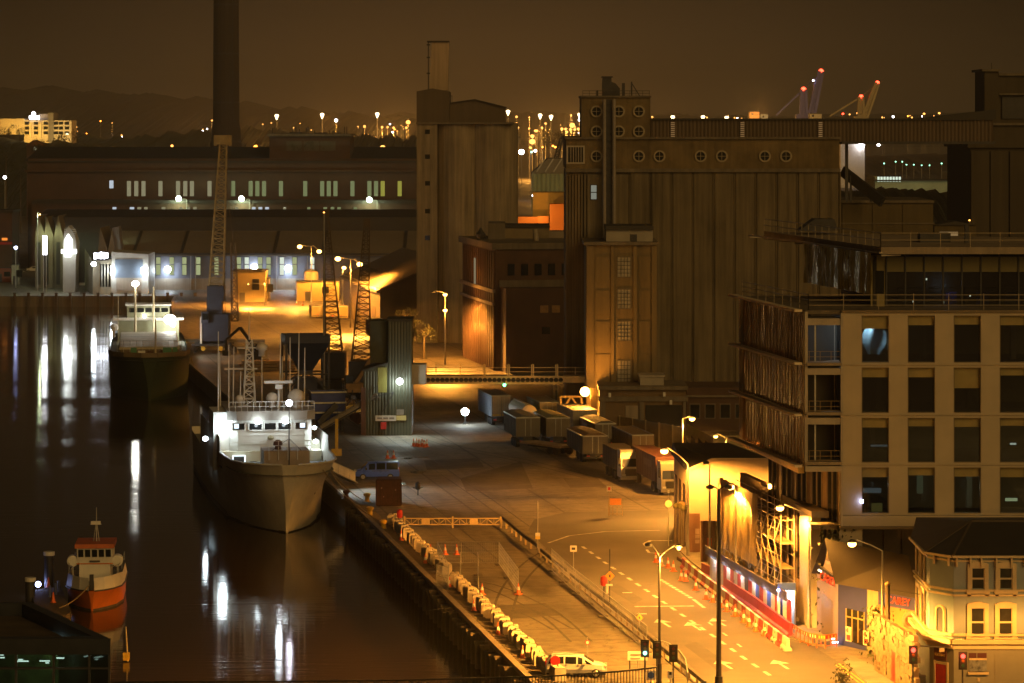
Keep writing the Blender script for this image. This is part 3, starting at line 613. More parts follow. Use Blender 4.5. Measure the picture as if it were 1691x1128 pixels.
jib_crane('far blue harbour crane with raised jib and red lamps', dict(base=(1327,198),tower=(1327,148),foot=(1340,190),tip=(1356,118),tail=(1281,191)), 1900, M('crane blue', (.10,.11,.42), .6, .2, .2))
jib_crane('far pale harbour crane with raised jib and red lamps', dict(base=(1422,198),tower=(1422,160),foot=(1428,192),tip=(1449,137),tail=(1370,192)), 2200, M('crane buff', (.6,.5,.3), .6, .2, .2))
far_lamp(1343, 133, 1900, 1.6, e_farw, None, 'white work lamp on the far blue crane jib')
for (x0,y0,x1,y1,col,lb) in ((1238,185,1254,198,M('lit orange cabin', (.75,.42,.22), .6, .1, .4),'pale cabin on the skyline over the conveyor gallery'),(1256,189,1268,198,M('blue cabin', (.2,.25,.36), .6, .1, .4),'bluish cabin beside the pale skyline cabin'),(1338,188,1357,198,M('grey cabin', (.4,.4,.36), .6, .1, .4),'grey cabin at the foot of the far blue crane')):
    d = 1880; t = thing('far_cabin', lb, 'cabin', (0,0,0)); mb = MB(); fbg(mb, x0, y0, x1, d, 12).build('wall', col, t); mb = MB(); fb(mb, x0-.6, y0-1, x1+.6, y0, d-.5, 13).build('roof', steel_d, t)
    mb = MB(); fb(mb, x0+3, y0+2, x0+6, y0+5, d-.1, .1).build('window', glass_d, t)
light((X(1244,1880), 1850, Z(188,1880)), 16000, SODW, radius=1)
# pale depot beyond the conveyor bridge
d = 1250; t = thing('depot_building', 'pale green depot with lit windows beyond the conveyor bridge', 'depot', (0,0,0))
pg = M('pale green render', (.36,.38,.26), .8, .2, .1)
mb = MB(); mb.prismy([(X(1445,d),0),(X(1586,d),0),(X(1586,d),Z(285,d)),(X(1570,d),Z(285,d)),(X(1570,d),Z(299,d)),(X(1480,d),Z(299,d)),(X(1448,d),Z(291,d)),(X(1445,d),Z(291,d))], d, d+25); mb.build('wall', pg, t)
for k in range(8): fwin(1449+k*5, 292, 1452.6+k*5, 300, d, E('depot window', (.85,1,.8), 1.1 if k < 6 else .5), t)
mb = MB(); fb(mb, 1444, 297, 1590, 299.5, d-1, 26).build('roof', slate, t)
light((X(1500,d), d-25, 8), 4000, (.85,1,.6), t, radius=1)
t = thing('far_warehouse', 'white far warehouse under the conveyor bridge', 'warehouse', (0,0,0)); d = 2000
mb = MB(); fbg(mb, 1388, 237, 1428, d, 20).build('wall', white, t); mb = MB(); fb(mb, 1387, 235.6, 1429, 237, d-1, 22).build('roof', slate, t)
light((X(1421,d), d-15, Z(240,d)), 1500, (.95,.97,1), t, radius=1); mb = MB(); mb.sphere((X(1421,d), d-2, Z(240,d)), 1.7, 8, 5); mb.build('wall_lamp', e_farw, t)
# ------------------------------------------------------------------ silos and mill buildings
d = 600; t = thing('grain_silo', 'tall grey concrete grain silo with elevator shaft and twin cylinders', 'silo', (0,0,0))
siloc = M('silo concrete', (.27,.22,.15), .88, .66, .2, streak=.75, bump=.15)
for px, r, yy in ((757,4.75,5),(812,4.75,5),(757,4.75,15),(812,4.75,15),(740,4.75,15)):
    mb = MB(); mb.lathe([(r,0),(r,Z(203,d))], 26, (X(px,d), d+yy, 0)); mb.build('cylinder', siloc, t, smooth=False)
mb = MB(); fbg(mb, 688, 203, 722, d, 16).build('stair_wall', siloc, t)
mb = MB(); fbg(mb, 783.5, 204, 786.5, d+4, 2).build('joint_wall', concrete_d, t)
for y in (217,258,302,348,392): fwin(702, y-3, 710, y+4.5, d, glass_d, t, 'window', .12, siloc, .15)
dk = M('dark roof house cladding', (.105,.08,.05), .8, .3, .2, streak=.6)
mb = MB(); mb.prismy([(X(688,d),Z(203,d)),(X(742,d),Z(203,d)),(X(742,d),Z(151,d)),(X(714,d),Z(146,d)),(X(688,d),Z(151,d))], d-.3, d+16); mb.build('roof_house', dk, t)
mb = MB(); mb.prismy([(X(742.4,d),Z(203,d)),(X(835,d),Z(203,d)),(X(835,d),Z(178,d)),(X(784,d),Z(165.5,d)),(X(742.4,d),Z(171,d))], d+.3, d+18); mb.build('roof_house', dk, t)
mb = MB(); mb.prismy([(X(741,d),Z(171,d)),(X(784,d),Z(165,d)),(X(836.5,d),Z(178,d)),(X(836.5,d),Z(176.6,d)),(X(784,d),Z(163.6,d)),(X(741,d),Z(169.6,d))], d-.2, d+18.5); mb.build('roof_edge', slate, t)
mb = MB(); fb(mb, 687, 202, 849, 205, d-.5, 20).build('cornice', concrete_d, t)
mb = MB(); mb.prismy([(X(708.5,d),Z(149,d)),(X(739,d),Z(149,d)),(X(741,d),Z(69,d)),(X(712,d),Z(69,d))], d+3, d+8); mb.build('elevator_shaft', M('pale shaft concrete', (.42,.32,.22), .85, .4, .15, streak=.8), t)
mb = MB(); fb(mb, 705, 67.4, 741.6, 69.4, d+2.6, 6).build('shaft_cap', slate, t)
mb = MB(); fb(mb, 706.5, 70, 708, 150, d+4, .3); [fb(mb, 704.5, y, 710, y+2, d+3, 1.2) for y in (73,94,120)]; mb.build('ladder', steel_d, t)
mb = MB(); [fb(mb, x, 158, x+.8, 171, d+1, .1) for x in (742,746)]; fb(mb, 742, 158, 747, 159, d+1, .1); mb.build('railing', steel_d, t)

# main porthole silo
d = 440; T = thing('porthole_silo', 'huge concrete silo block with round portholes and ribbed walls', 'silo', (0,0,0))
wallc = M('mossy silo concrete', (.165,.135,.085), .9, .68, .2, streak=.75, bump=.2)
bandc = M('ochre silo band', (.175,.13,.065), .9, .62, .25, streak=.4, bump=.2)
mb = MB(); fbg(mb, 936, 282, 1388, d+.35, 26).build('wall', wallc, T)
x = 1040.0
pan = None
while x < 1386:                                              # cast bays between recessed joints
    mb = MB(); fbg(mb, x+2.6, 285, min(x+33, 1387), d-.02, .35); mb.build('wall_bay', wallc, T); mb = MB(); fbg(mb, x-.5, 285, x+1.5, d+.12, .2).build('joint_strip', wallc, T); x += 34.6
mb = MB(); n = 10
for k in range(7): fbg(mb, 934.5+k*5.0, 288, 937.4+k*5.0, d-.15, .5)
mb.build('fluting', wallc, T)
mb = MB(); fbg(mb, 970, 288, 1037, d, .34).build('wall_bay', wallc, T)
mb = MB(); fb(mb, 935, 229.5, 1386, 279, d-.1, 27).build('band_wall', bandc, T)
mb = MB(); fb(mb, 933, 226.5, 1388.5, 230, d-.5, 28).build('cornice', concrete_d, T)
mb = MB(); fb(mb, 934, 278.5, 1388, 284.5, d-.45, 1).build('cornice', concrete_d, T)
mb = MB(); fb(mb, 960, 160.5, 1074, 226.6, d-.05, 12).build('tower_wall', bandc, T)
mb = MB(); fb(mb, 958.5, 158, 1075.5, 161, d-.4, 12.8).build('tower_cornice', concrete_d, T)
ringm = M('porthole ring', (.34,.29,.20), .7, .2, 1)
port = None
for (px, py) in ((985,184),(1022,184),(1055,184),(985,217),(1022,217),(1055,217),(985,258),(1055,258),(1089,258),(1157,258),(1192,258),(1263,258),(1298,258)):
    p = at(px, py, d-.14)
    if port is None:
        mb = MB()
        for i in range(20):
            a, b_ = 2*math.pi*i/20, 2*math.pi*(i+1)/20; R0, R1 = .58, .8
            q = [(R0*math.cos(a),-.14,R0*math.sin(a)),(R1*math.cos(a),-.14,R1*math.sin(a)),(R1*math.cos(b_),-.14,R1*math.sin(b_)),(R0*math.cos(b_),-.14,R0*math.sin(b_))]
            mb.quad(*q); mb.quad(q[1],(q[1][0],.1,q[1][2]),(q[2][0],.1,q[2][2]),q[2]); mb.quad(q[0],(q[0][0],.1,q[0][2]),(q[3][0],.1,q[3][2]),q[3])
        mb.bar((-.58,-.05,0),(.58,-.05,0),.07); mb.bar((0,-.05,-.58),(0,-.05,.58),.07)
        port = mb.build('porthole', ringm, T, p)
        mb = MB(); mb.add([(.6*math.cos(2*math.pi*i/20),-.012,.6*math.sin(2*math.pi*i/20)) for i in range(20)], [tuple(range(20))]); pane = mb.build('pane', glass_d, port)
    else:
        o = inst(port, 'porthole', T, p); inst(pane, 'pane', o, (0,0,0))
# elevator leg up the tower
mb = MB()
for px in (997.5, 1013.5): mb.tube((X(px,d), d-1.4, Z(404,d)), (X(px,d), d-1.4, Z(164,d)), .24, n=8)
mb.build('elevator_pipe', M('grey pipe', (.26,.23,.20), .6, .2, .6), T)
mb = MB(); fb(mb, 1001, 164, 1010.5, 404, d-.9, .7).build('elevator_shaft', steel_d, T)
mb = MB()
for k in range(20): fb(mb, 997, 170+k*12, 1014, 171+k*12, d-1.5, .15)
mb.build('elevator_brace', steel_d, T)
mb = MB(); mb.prismy([(X(995,d),Z(158,d)),(X(1024,d),Z(158,d)),(X(1024,d),Z(146,d)),(X(1016,d),Z(137,d)),(X(1010,d),Z(135,d)),(X(1010,d),Z(127,d)),(X(996,d),Z(127,d)),(X(995,d),Z(140,d))], d+.5, d+3.5); fb(mb, 994, 126, 1012, 128, d+.2, 3.8); mb.build('head_gear', steel_d, T)
mb = MB()
for px in range(962, 1076, 11): fb(mb, px, 150, px+.6, 158, d, .05)
fb(mb, 962, 149.6, 1073, 150.4, d, .05); fb(mb, 962, 154, 1073, 154.6, d, .05); fb(mb, 985, 149, 988, 158, d+1, .3); fb(mb, 1027, 137, 1032, 158, d+2, .3)
mb.bar(at(1043,135,d+2), at(1043,158,d+2), .2); mb.bar(at(1043,137,d+2), at(1056,158,d+2), .12); mb.build('roof_railing', steel_d, T)
# lattice window and shuttered windows of the porthole silo
o = fwin(938, 243, 963, 268, d-.1, M('dark opening', (.02,.018,.014), .8, .1, 1), T, 'vent_window', .1, concrete_l, .2)
mb = MB()
for k in range(1, 6): fb(mb, 938+k*4.2, 243, 939+k*4.2, 268, d-.3, .15)
mb.build('mullion', concrete_l, o)
o = fwin(976, 306, 985, 329, d, E('silo lit window', (.75,.78,.62), .28), T, 'window', .1, steel_d, .1)
mb = MB(); fb(mb, 976, 317, 985, 318.4, d-.2, .12).build('transom', steel_d, o)
# annexe tower with steel windows
d = 425; t = thing('annexe_tower', 'square concrete stair annexe with a column of steel windows', 'annexe', (0,0,0))
ann = M('ochre render', (.20,.15,.075), .9, .4, .15, streak=.6, bump=.2)
mb = MB(); fbg(mb, 968, 404, 1085, d, 14).build('wall', ann, t)
mb = MB(); fb(mb, 964, 400, 1088, 405, d-.6, 15.5).build('cornice', concrete_d, t)
for (a, b_) in ((969,981),(1009,1014),(1046,1052),(1076,1084.5)): mb = MB(); fbg(mb, a, 406, b_, d-.25, .24).build('pilaster', ann, t)
for (a, b_) in ((982,1008),(1053,1075)):
    for y in (424,480,531,585): mb = MB(); fb(mb, a+1, y, b_-1, y+40, d-.09, .08).build('wall_panel', ann, t)
wm = M('dusty steel window', (.42,.38,.30), .4, .3, 1.2)
for y0, y1 in ((425,457),(478,509),(531,562),(596,632)):
    o = fwin(1020, y0, 1041, y1, d, wm, t, 'window', .08, concrete_d, .12); mb = MB()
    for k in range(1, 4): fb(mb, 1020+k*5.2, y0, 1020.8+k*5.2, y1, d-.1, .06)
    for k in range(1, 5): fb(mb, 1020, y0+k*(y1-y0)/5, 1041, y0+.8+k*(y1-y0)/5, d-.1, .06)
    mb.build('glazing_bar', steel_d, o)
t = thing('roof_housing', 'white flat roofed plant housing on the stair annexe', 'plant housing', (0,0,0))
mb = MB(); fb(mb, 1001, 380, 1078, 400, d+2, 8).build('wall', M('grey render', (.34,.31,.26), .8, .2, .3), t); mb = MB(); fb(mb, 1000, 373, 1079, 380, d+1.6, 9).build('roof', slate, t); mb = MB(); fb(mb, 1041, 387, 1052, 399.5, d+1.9, .1).build('door', steel_d, t)
# base building below
d = 418; t = thing('loading_building', 'low dark loading building at the foot of the silo with wide door', 'loading building', (0,0,0))
mb = MB(); fbg(mb, 990, 642, 1133, d, 8).build('wall', M('brown render', (.17,.115,.06), .9, .35, .3, streak=.4), t)
mb = MB(); fb(mb, 988, 638, 1136, 644, d-.6, 10).build('parapet', concrete_d, t)
mb = MB(); fb(mb, 988, 655, 1136, 663, d-.35, .3).build('lintel', concrete_d, t)
mb = MB(); fbg(mb, 1066, 669, 1126, d-.1, .1).build('door', M('dark opening', (.02,.018,.014), .8, .1, 1), t)
mb = MB(); fbg(mb, 1033, 670, 1054, d-.1, .1).build('door', concrete, t)
for x0, x1 in ((990,1000),(1056,1063),(1128,1133)): mb = MB(); fbg(mb, x0, 664, x1, d-.3, .25).build('pier', concrete_d, t)
for (x, y) in ((1007,653),(1097,652),(1108,665)): mb = MB(); fb(mb, x-2, y-4, x+2, y+3, d-.8, .2).build('wall_box', white, t)
t = thing('roof_cabin', 'small pale cabin on the loading building roof', 'cabin', (0,0,0)); mb = MB(); fb(mb, 1057, 622, 1096, 638.5, d+1, 4).build('wall', M('grey render', (.34,.31,.26), .8, .2, .3), t); mb = MB(); fb(mb, 1055, 620, 1098, 622.5, d+.8, 4.6).build('roof', concrete_l, t)
# low wing to the right, half hidden
d = 430; t = thing('store_wing', 'long low dark store wing right of the loading building', 'store', (0,0,0))
mb = MB(); fbg(mb, 1134, 640, 1240, d, 10).build('wall', brick_d, t); mb = MB(); fb(mb, 1133, 653, 1240, 656, d-.4, .4).build('cornice', concrete_d, t)
for x in (1140,1165,1190,1215): fwin(x, 668, x+15, 690, d, glass_d, t, 'window', .1, concrete_d)
t = thing('office_strip', 'two storey pale office strip behind the white gable', 'office', (0,0,0)); d = 395
mb = MB(); mb.quad((X(1135,d),d+14,0),(X(1178,d),d,0),(X(1178,d),d,Z(722,d)),(X(1135,d+14),d+14,Z(700,d+14))); mb.quad((X(1178,d),d,0),(X(1272,d),d+4,0),(X(1272,d),d+4,Z(714,d+4)),(X(1178,d),d,Z(722,d))); mb.build('wall', M('drab green render', (.20,.18,.10), .8, .25, .4), t)
for k in range(4):
    s = .1+.22*k; p = Vector((X(1135,d),d+14,0)).lerp(Vector((X(1178,d),d,0)), s); q = Vector((X(1135,d),d+14,0)).lerp(Vector((X(1178,d),d,0)), s+.14)
    mb = MB(); zt = Z(735,d); mb.quad((p.x-.05,p.y-.08,zt-1.6),(q.x-.05,q.y-.08,zt-1.9),(q.x-.05,q.y-.08,zt-.1),(p.x-.05,p.y-.08,zt+.3)); mb.build('window', glass_d, t)
# conveyor gallery along the silo roofs
d = 446; t = thing('conveyor_gallery', 'long corrugated conveyor gallery crossing above the silos', 'conveyor gallery', (0,0,0))
gal = M('rusted gallery cladding', (.115,.085,.06), .75, .35, .2, streak=.7)
mb = MB(); mb.corr(X(1075,d), X(1640,d), Z(235,d), Z(198,d), d, .5, .1); fb(mb, 1075, 198.2, 1640, 234.8, d+.01, 3.5); mb.build('cladding', gal, t)
mb = MB(); fb(mb, 1074, 195.5, 1640, 198.5, d-.4, 4.2).build('roof', slate, t)
mb = MB(); mb.prismy([(X(1500,d),Z(197,d)),(X(1646,d),Z(181,d)),(X(1646,d),Z(197,d))], d+.5, d+3); mb.build('roof_rise', slate, t)
mb = MB(); fb(mb, 1390, 233.5, 1645, 238, d-.3, 4).build('girder', steel_d, t)
lg = E('gallery lit louvre', (1,.55,.2), .22)
for x in (1111,1226,1355):
    o = MB(); fb(o, x-4, 200, x+4, 231, d-.2, .12); o = o.build('louvre_frame', gal, t); mb = MB()
    for k in range(9): fb(mb, x-3.2, 202+k*3.2, x+3.2, 203.6+k*3.2, d-.28, .06)
    mb.build('louvre', lg, o)
mb = MB()
for k in range(40): fb(mb, 1500+k*3.6, 181-(k*.0)+ (40-k)*.25, 1500.5+k*3.6, 197, d+2, .05)
mb.build('roof_railing', steel_d, t)
# dark right silo
d = 475; t = thing('dark_silo', 'dark concrete silo with tower at the right edge', 'silo', (0,0,0))
rs = M('sooty silo concrete', (.075,.062,.043), .9, .4, .12, streak=.75, bump=.2)
mb = MB(); fbg(mb, 1602, 236, 1760, d, 25).build('wall', rs, t)
for k in range(5): mb = MB(); fbg(mb, 1604+k*32, 250, 1633+k*32, d-.3, .28).build('wall_bay', rs, t)
mb = MB(); fb(mb, 1598, 206, 1760, 244, d-.7, 26).build('band_wall', rs, t)
mb = MB(); fb(mb, 1626, 117, 1649, 206, d+1, 10).build('tower_wall', rs, t); mb = MB(); fb(mb, 1649, 124, 1760, 206, d+4, 10).build('tower_wall', rs, t)
mb = MB(); fb(mb, 1622, 114, 1652, 118, d+.5, 11); fb(mb, 1650, 154, 1760, 157, d+3, .8); fb(mb, 1650, 121, 1760, 125, d+3.5, 11); fb(mb, 1596, 203, 1760, 207, d-1.2, 27); mb.build('cornice', concrete_d, t)
mb = MB(); fb(mb, 1637, 104, 1638, 115, d+3, .1); fb(mb, 1655, 160, 1691, 196, d+3.7, .2); mb.build('roof_fitting', steel_d, t)
# middle store between the silos (yellowish), with raking conveyor
d = 452; t = thing('middle_store', 'long ochre store between the silo and the dark right silo', 'store', (0,0,0))
mb = MB(); fbg(mb, 1389, 334, 1541, d, 20).build('wall', M('dull ochre render', (.115,.09,.045), .9, .35, .15, streak=.6), t)
mb = MB(); fb(mb, 1388, 331, 1543, 335, d-.4, 21); fb(mb, 1388, 368, 1543, 370, d-.3, .3); mb.build('cornice', concrete_d, t)
for k in range(3): mb = MB(); fbg(mb, 1391+k*50, 338, 1438+k*50, d-.15, .14).build('wall_panel', MATS['dull ochre render'], t)
t = thing('raking_conveyor', 'raking conveyor gallery down from the bridge to the store roof', 'conveyor', (0,0,0))
mb = MB(); mb.bar(at(1391,282,450), at(1458,334,446), .5, 1.4); mb.build('trough', steel_d, t)
mb = MB()
for (x, y) in ((1398,290),(1405,290),(1438,318)): mb.bar(at(x,y,449), at(x,334,449), .25)
mb.bar(at(1398,238,449), at(1398,330,449), .4); mb.build('trestle', steel_d, t)
t = thing('low_store', 'low lit store behind the office roof', 'store', (0,0,0)); d = 462
mb = MB(); fbg(mb, 1543, 371, 1612, d, 6).build('wall', M('dull ochre render', (.16,.125,.05), .9, .35, .15), t); mb = MB(); mb.prismy([(X(1543,d),Z(372,d)),(X(1578,d),Z(365,d)),(X(1612,d),Z(372,d))], d-.3, d+6); mb.build('roof', slate, t)

# brick mill
t = thing('brick_mill', 'old red brick mill with sodium lit quay side', 'mill', G(818, 612), QA); s = ppm(G(818,612).y)
zb = lambda py: (612-py)/s
Lm = 34.0
mb = MB(); mb.box(0,0,0,17,Lm,zb(412)); mb.build('wall', brick, t)
n = 15
for k in range(n): mb = MB(); mb.box(-.28, .3+k*(Lm-1)/n, .0, 0, .3+k*(Lm-1)/n+.9, zb(416)); mb.build('pilaster', brick, t)
mb = MB(); mb.box(-.6,-.4,zb(412),17.4,Lm+.5,zb(412)+1.0); mb.build('cornice', concrete_d, t)
mb = MB(); mb.box(-.5,-.2,zb(484),-.02,Lm,zb(478)); mb.box(-.5,-.2,zb(505),-.02,Lm,zb(500)); mb.build('string_course', concrete, t)
mb = MB(); mb.box(.6,-.35,zb(475),17,0.0,zb(463)); mb.build('parapet', concrete_d, t)
mb = MB(); mb.box(.8,-5.5,0,16.8,-.36,zb(474)); mb.build('front_block', brick_d, t)
mb = MB(); mb.box(-.35,18,zb(482),-.02,19.6,zb(434)); mb.build('window', E('mill stair window', (.85,.72,.42), .25), t)
for (x, y) in ((6.3,507),(8.2,507),(6.6,542),(11.5,542)):
    mb = MB(); mb.box(x,-5.6,zb(y+7),x+1.3,-5.45,zb(y-5)); mb.build('window', M('ochre pane', (.32,.19,.06), .5, .3, 2) if y == 507 else glass_d, t)
for k in range(6): mb = MB(); mb.box(2+k*2.2,-.15,zb(455),3.1+k*2.2,-.02,zb(436)); mb.build('window', glass_d, t)
mb = MB(); mb.box(1,-.1,zb(434),16,-.01,zb(431)); mb.build('string_course', brick, t)
t2 = thing('mill_duct', 'pale bent duct and pipe rising from the mill roof', 'duct', (0,0,0)); d = 545
mb = MB(); mb.path([at(897,470,d), at(897,452,d), at(886,408,d), at(884,378,d)], .45, 8); mb.tube(at(902,470,d), at(902,412,d), .3); mb.tube(at(907,470,d), at(907,412,d), .3); mb.build('pipe', M('dull duct steel', (.34,.29,.22), .5, .3, 1), t2, smooth=True)
mb = MB(); mb.bar(at(863,445,d), at(884,471,d), .35); mb.build('chute', steel_d, t2)
t2 = thing('mill_roof_house', 'tan plant rooms on the mill roof', 'roof house', (0,0,0)); d = 556
mb = MB(); fb(mb, 834, 375, 907, 412, d, 12).build('wall', M('tan render', (.24,.19,.11), .85, .3, .2), t2); mb = MB(); fb(mb, 806, 369, 834, 412, d-4, 12).build('wall', concrete_d, t2); mb = MB(); fb(mb, 905, 382, 934, 412, d+2, 6).build('wall', concrete, t2); mb = MB(); fb(mb, 833, 372.5, 908, 376, d-.3, 13).build('roof', slate, t2)
t2 = thing('roof_statue', 'small dark chimney cowl on the mill roof corner', 'cowl', at(794,402,548)); mb = MB(); mb.lathe([(.5,0),(.35,.8),(.7,1.0),(.8,1.5),(.3,2.2),(.15,2.6)], 8); mb.bar((0,0,1.6),(.9,0,.9),.15); mb.build('cowl', steel_d, t2)
# orange lit silo platform and green shed behind the mill
d = 640; t = thing('orange_platform', 'orange lit loading platform with parapet behind the mill', 'platform', (0,0,0))
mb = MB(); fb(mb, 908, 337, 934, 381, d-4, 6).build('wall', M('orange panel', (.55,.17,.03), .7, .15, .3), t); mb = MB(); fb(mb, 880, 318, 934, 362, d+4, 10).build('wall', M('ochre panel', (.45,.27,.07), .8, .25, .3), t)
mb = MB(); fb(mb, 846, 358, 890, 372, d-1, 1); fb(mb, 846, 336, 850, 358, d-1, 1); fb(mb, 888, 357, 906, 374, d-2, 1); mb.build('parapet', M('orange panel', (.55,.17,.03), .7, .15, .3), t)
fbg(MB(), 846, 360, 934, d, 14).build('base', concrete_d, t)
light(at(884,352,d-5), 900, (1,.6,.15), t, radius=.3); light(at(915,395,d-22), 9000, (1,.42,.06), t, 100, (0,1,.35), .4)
d = 760; t = thing('green_shed', 'pale green corrugated shed behind the orange platform', 'shed', (0,0,0))
mb = MB(); mb.corr(X(878,d), X(936,d), 0, Z(287,d), d, 1.0, .35); fbg(mb, 878.2, 287, 936, d+.1, 20); mb.build('cladding', M('pale green cladding', (.24,.27,.17), .6, .2, .3), t)
mb = MB(); mb.prismy([(X(877,d),Z(287,d)),(X(937,d),Z(287,d)),(X(937,d),Z(262,d)),(X(905,d),Z(262,d))], d+.5, d+20); mb.build('roof', shedroof, t)
for k in range(3): mb = MB(); mb.bar(at(886+k*14,284,d), at(900+k*14,262,d), .3); mb.build('roof_rib', concrete_l, t)
light(at(880,320,d-25), 2500, (1,.8,.4), t, radius=.4)
mb = MB(); mb.sphere((0,0,0), .5, 8, 5); far_lamp(881, 323, 700, 2.4, e_farw, None, 'white lamp behind the mill roof'); far_lamp(927, 318, 700, 1.8, KM['o'], None, 'orange lamp above the orange platform')
# gantry frame seen between silos
t = thing('sheerlegs', 'dark raking boom between the two silos', 'boom', at(905,262,1000)); t.location.z = 0; z1 = Z(222,1000); mb = MB(); mb.lattice((0,0,20),(4.4,0,z1),1.6,.8,8,.2,.12); mb.build('jib', steel_d, t); mb = MB(); mb.cbox((0,0,10),4,4,20); mb.build('cab', steel_d, t)

# grey gable shed on the quay
P0 = G(628, 549); t = thing('quay_shed', 'grey gable shed with sodium lit white end wall', 'shed', P0, QA); s = ppm(P0.y); Ls = 58.0; W = 24.0; he = 73/s; ha = 13.6
mb = MB(); mb.prismy([(0,0),(W,0),(W,he),(W/2+.4,ha),(0,he)], 0, Ls); mb.build('wall', M('dull grey cladding', (.14,.125,.085), .7, .25, .3, streak=.4), t)
mb = MB(); mb.box(-.05,.05,0,-.02,Ls,he); mb.build('quay_side_cladding', M('cream cladding', (.55,.45,.26), .6, .2, .4, streak=.5), t)
mb = MB()
for sx, a, b_ in ((1,-.7,W/2+.4),(-1,W+.7,W/2+.4)):
    za = he-.45; mb.quad((a,-.6,za),(b_,-.6,ha+.25),(b_,Ls+.6,ha+.25),(a,Ls+.6,za)); mb.quad((a,-.6,za-.3),(b_,-.6,ha-.05),(b_,-.6,ha+.25),(a,-.6,za)); mb.quad((a,-.6,za-.3),(a,Ls+.6,za-.3),(a,Ls+.6,za),(a,-.6,za))
mb.build('roof', M('ribbed roof sheet', (.24,.20,.13), .55, .25, .2, streak=.4), t)
mb = MB(); mb.box(-.8,-.5,he-.9,-.06,Ls+.5,he-.5); mb.build('gutter', concrete_l, t)
mb = MB()
for k in range(4): mb.box(-.12, 6+k*12, 0, -.06, 12+k*12, 4.5)
mb.build('door', M('cream door', (.42,.33,.19), .6, .2, .6), t)
# ------------------------------------------------------------------ ships
def hull(secs, n_below=-2.0):
    """secs: (y_wl, y_deck, half_wl, half_deck, z_deck) from bow to stern -> mesh of both sides, deck lid and transom"""
    mb = MB(); rows = []
    for yw, yd, hw, hd, zd in secs:
        row = []
        for k, f in enumerate((-.35, 0, .35, .7, 1.0)):
            z = f*zd if f > 0 else f*4; g = max(0, f)**1.5
            row.append((hw+(hd-hw)*g if f >= 0 else hw*.7, yw+(yd-yw)*max(0, f), z))
        rows.append(row)
    for sgn in (-1, 1):
        base = len(mb.v); m_ = 5
        mb.v += [(sgn*x, y, z) for r in rows for x, y, z in r]
        for i in range(len(rows)-1):
            for k in range(m_-1):
                a = [base+i*m_+k, base+(i+1)*m_+k, base+(i+1)*m_+k+1, base+i*m_+k+1]; mb.f.append(a if sgn > 0 else a[::-1])
    r = rows[-1]; mb.add([(x,y,z) for x,y,z in r] + [(-x,y,z) for x,y,z in r[::-1]], [tuple(range(10))])
    r = rows[0]; mb.add([(x,y,z) for x,y,z in r] + [(-x,y,z) for x,y,z in r], [(k,k+1,k+6,k+5) for k in range(4)])
    return mb, rows
def deck(rows, drop):
    mb = MB(); L_ = [(-r[4][0]*.97, r[4][1]+.1, r[4][2]-drop) for r in rows]; R_ = [(r[4][0]*.97, r[4][1]+.1, r[4][2]-drop) for r in rows]
    for i in range(len(rows)-1): mb.quad(L_[i], R_[i], R_[i+1], L_[i+1])
    return mb
# --- grey naval patrol ship, bow towards the camera
grey = M('navy grey paint', (.66,.62,.53), .55, .22, .35, streak=.5); greyl = M('light grey paint', (.62,.62,.57), .5, .12, .5, streak=.3)
P0 = G(474, 880, WL); S = thing('patrol_ship', 'grey naval patrol ship moored bow on at the quay, bridge floodlit', 'ship', P0, math.radians(9.3))
secs = [(0,-3.0,.10,.8,7.3),(1.2,-2.0,.8,2.8,7.3),(3,.2,1.8,4.5,7.25),(6,3.4,3.0,5.4,7.2),(10,8.5,4.0,5.7,7.1),(15,14.4,5.0,5.85,7.0),(15.5,15,5.0,5.85,8.6),(30,30,5.5,5.75,8.6),(46,46,5.5,5.75,8.5),(46.5,46.5,5.5,5.7,4.9),(66,66,5.2,5.4,4.7),(70,70.5,4.8,5.1,4.7)]
mb, rows = hull(secs); mb.build('hull', grey, S, smooth=True)
deck(rows[:6], 1.1).build('foredeck', M('deck paint', (.16,.17,.15), .8, .25, .6), S); deck(rows[6:9], 3.4).build('main_deck', MATS['deck paint'], S); deck(rows[9:], .9).build('quarter_deck', MATS['deck paint'], S)
mb = MB()
for sgn in (-1,1):
    for a, b_ in zip(rows, rows[1:]):
        f = lambda r, z: (sgn*(r[0][0]/.7*(1.0)+.03), r[1][1]-.03, z)
        mb.quad(f(a,-.6), f(b_,-.6), f(b_,.55), f(a,.55))
mb.build('boot_topping', black, S)
mb = MB()
for sgn in (-1,1):
    for a, b_ in zip(rows[:6], rows[1:6]): mb.bar((sgn*a[4][0],a[4][1],a[4][2]+.02),(sgn*b_[4][0],b_[4][1],b_[4][2]+.02),.28,.14)
mb.build('bulwark_rail', greyl, S)
for sgn in (-1,1):                                                             # anchors
    mb = MB(); c = Vector((sgn*2.65, 2.7, 4.4)); mb.bar(c+Vector((0,-.25,.9)), c+Vector((sgn*.12,-.3,-.5)), .2); mb.bar(c+Vector((-.5,-.35,-.25)), c+Vector((.5,-.35,-.6)), .26); mb.cbox(c+Vector((0,-.1,.2)), .9,.3,.9); mb.build('anchor', steel_d, S)
mb = MB(); mb.box(-5.4,17.2,4.0,5.4,30,6.75); mb.build('deckhouse', M('cream deckhouse paint', (.66,.64,.50), .5, .12, .5, streak=.3), S)
mb = MB(); mb.prism([(-4.4,18.4),(-3.6,17.8),(3.6,17.8),(4.4,18.4),(4.4,30),(-4.4,30)], 6.75, 10.1); BR = mb.build('bridge', greyl, S)
mb = MB(); mb.prism([(-4.75,18.0),(-3.8,17.1),(3.8,17.1),(4.75,18.0),(4.75,31),(-4.75,31)], 10.1, 11.1); mb.build('bridge_roof', M('grey bridge roof', (.33,.31,.27), .6, .2, .5), S)
blit = E('lit bridge window', (.75,.9,1), 1.6)
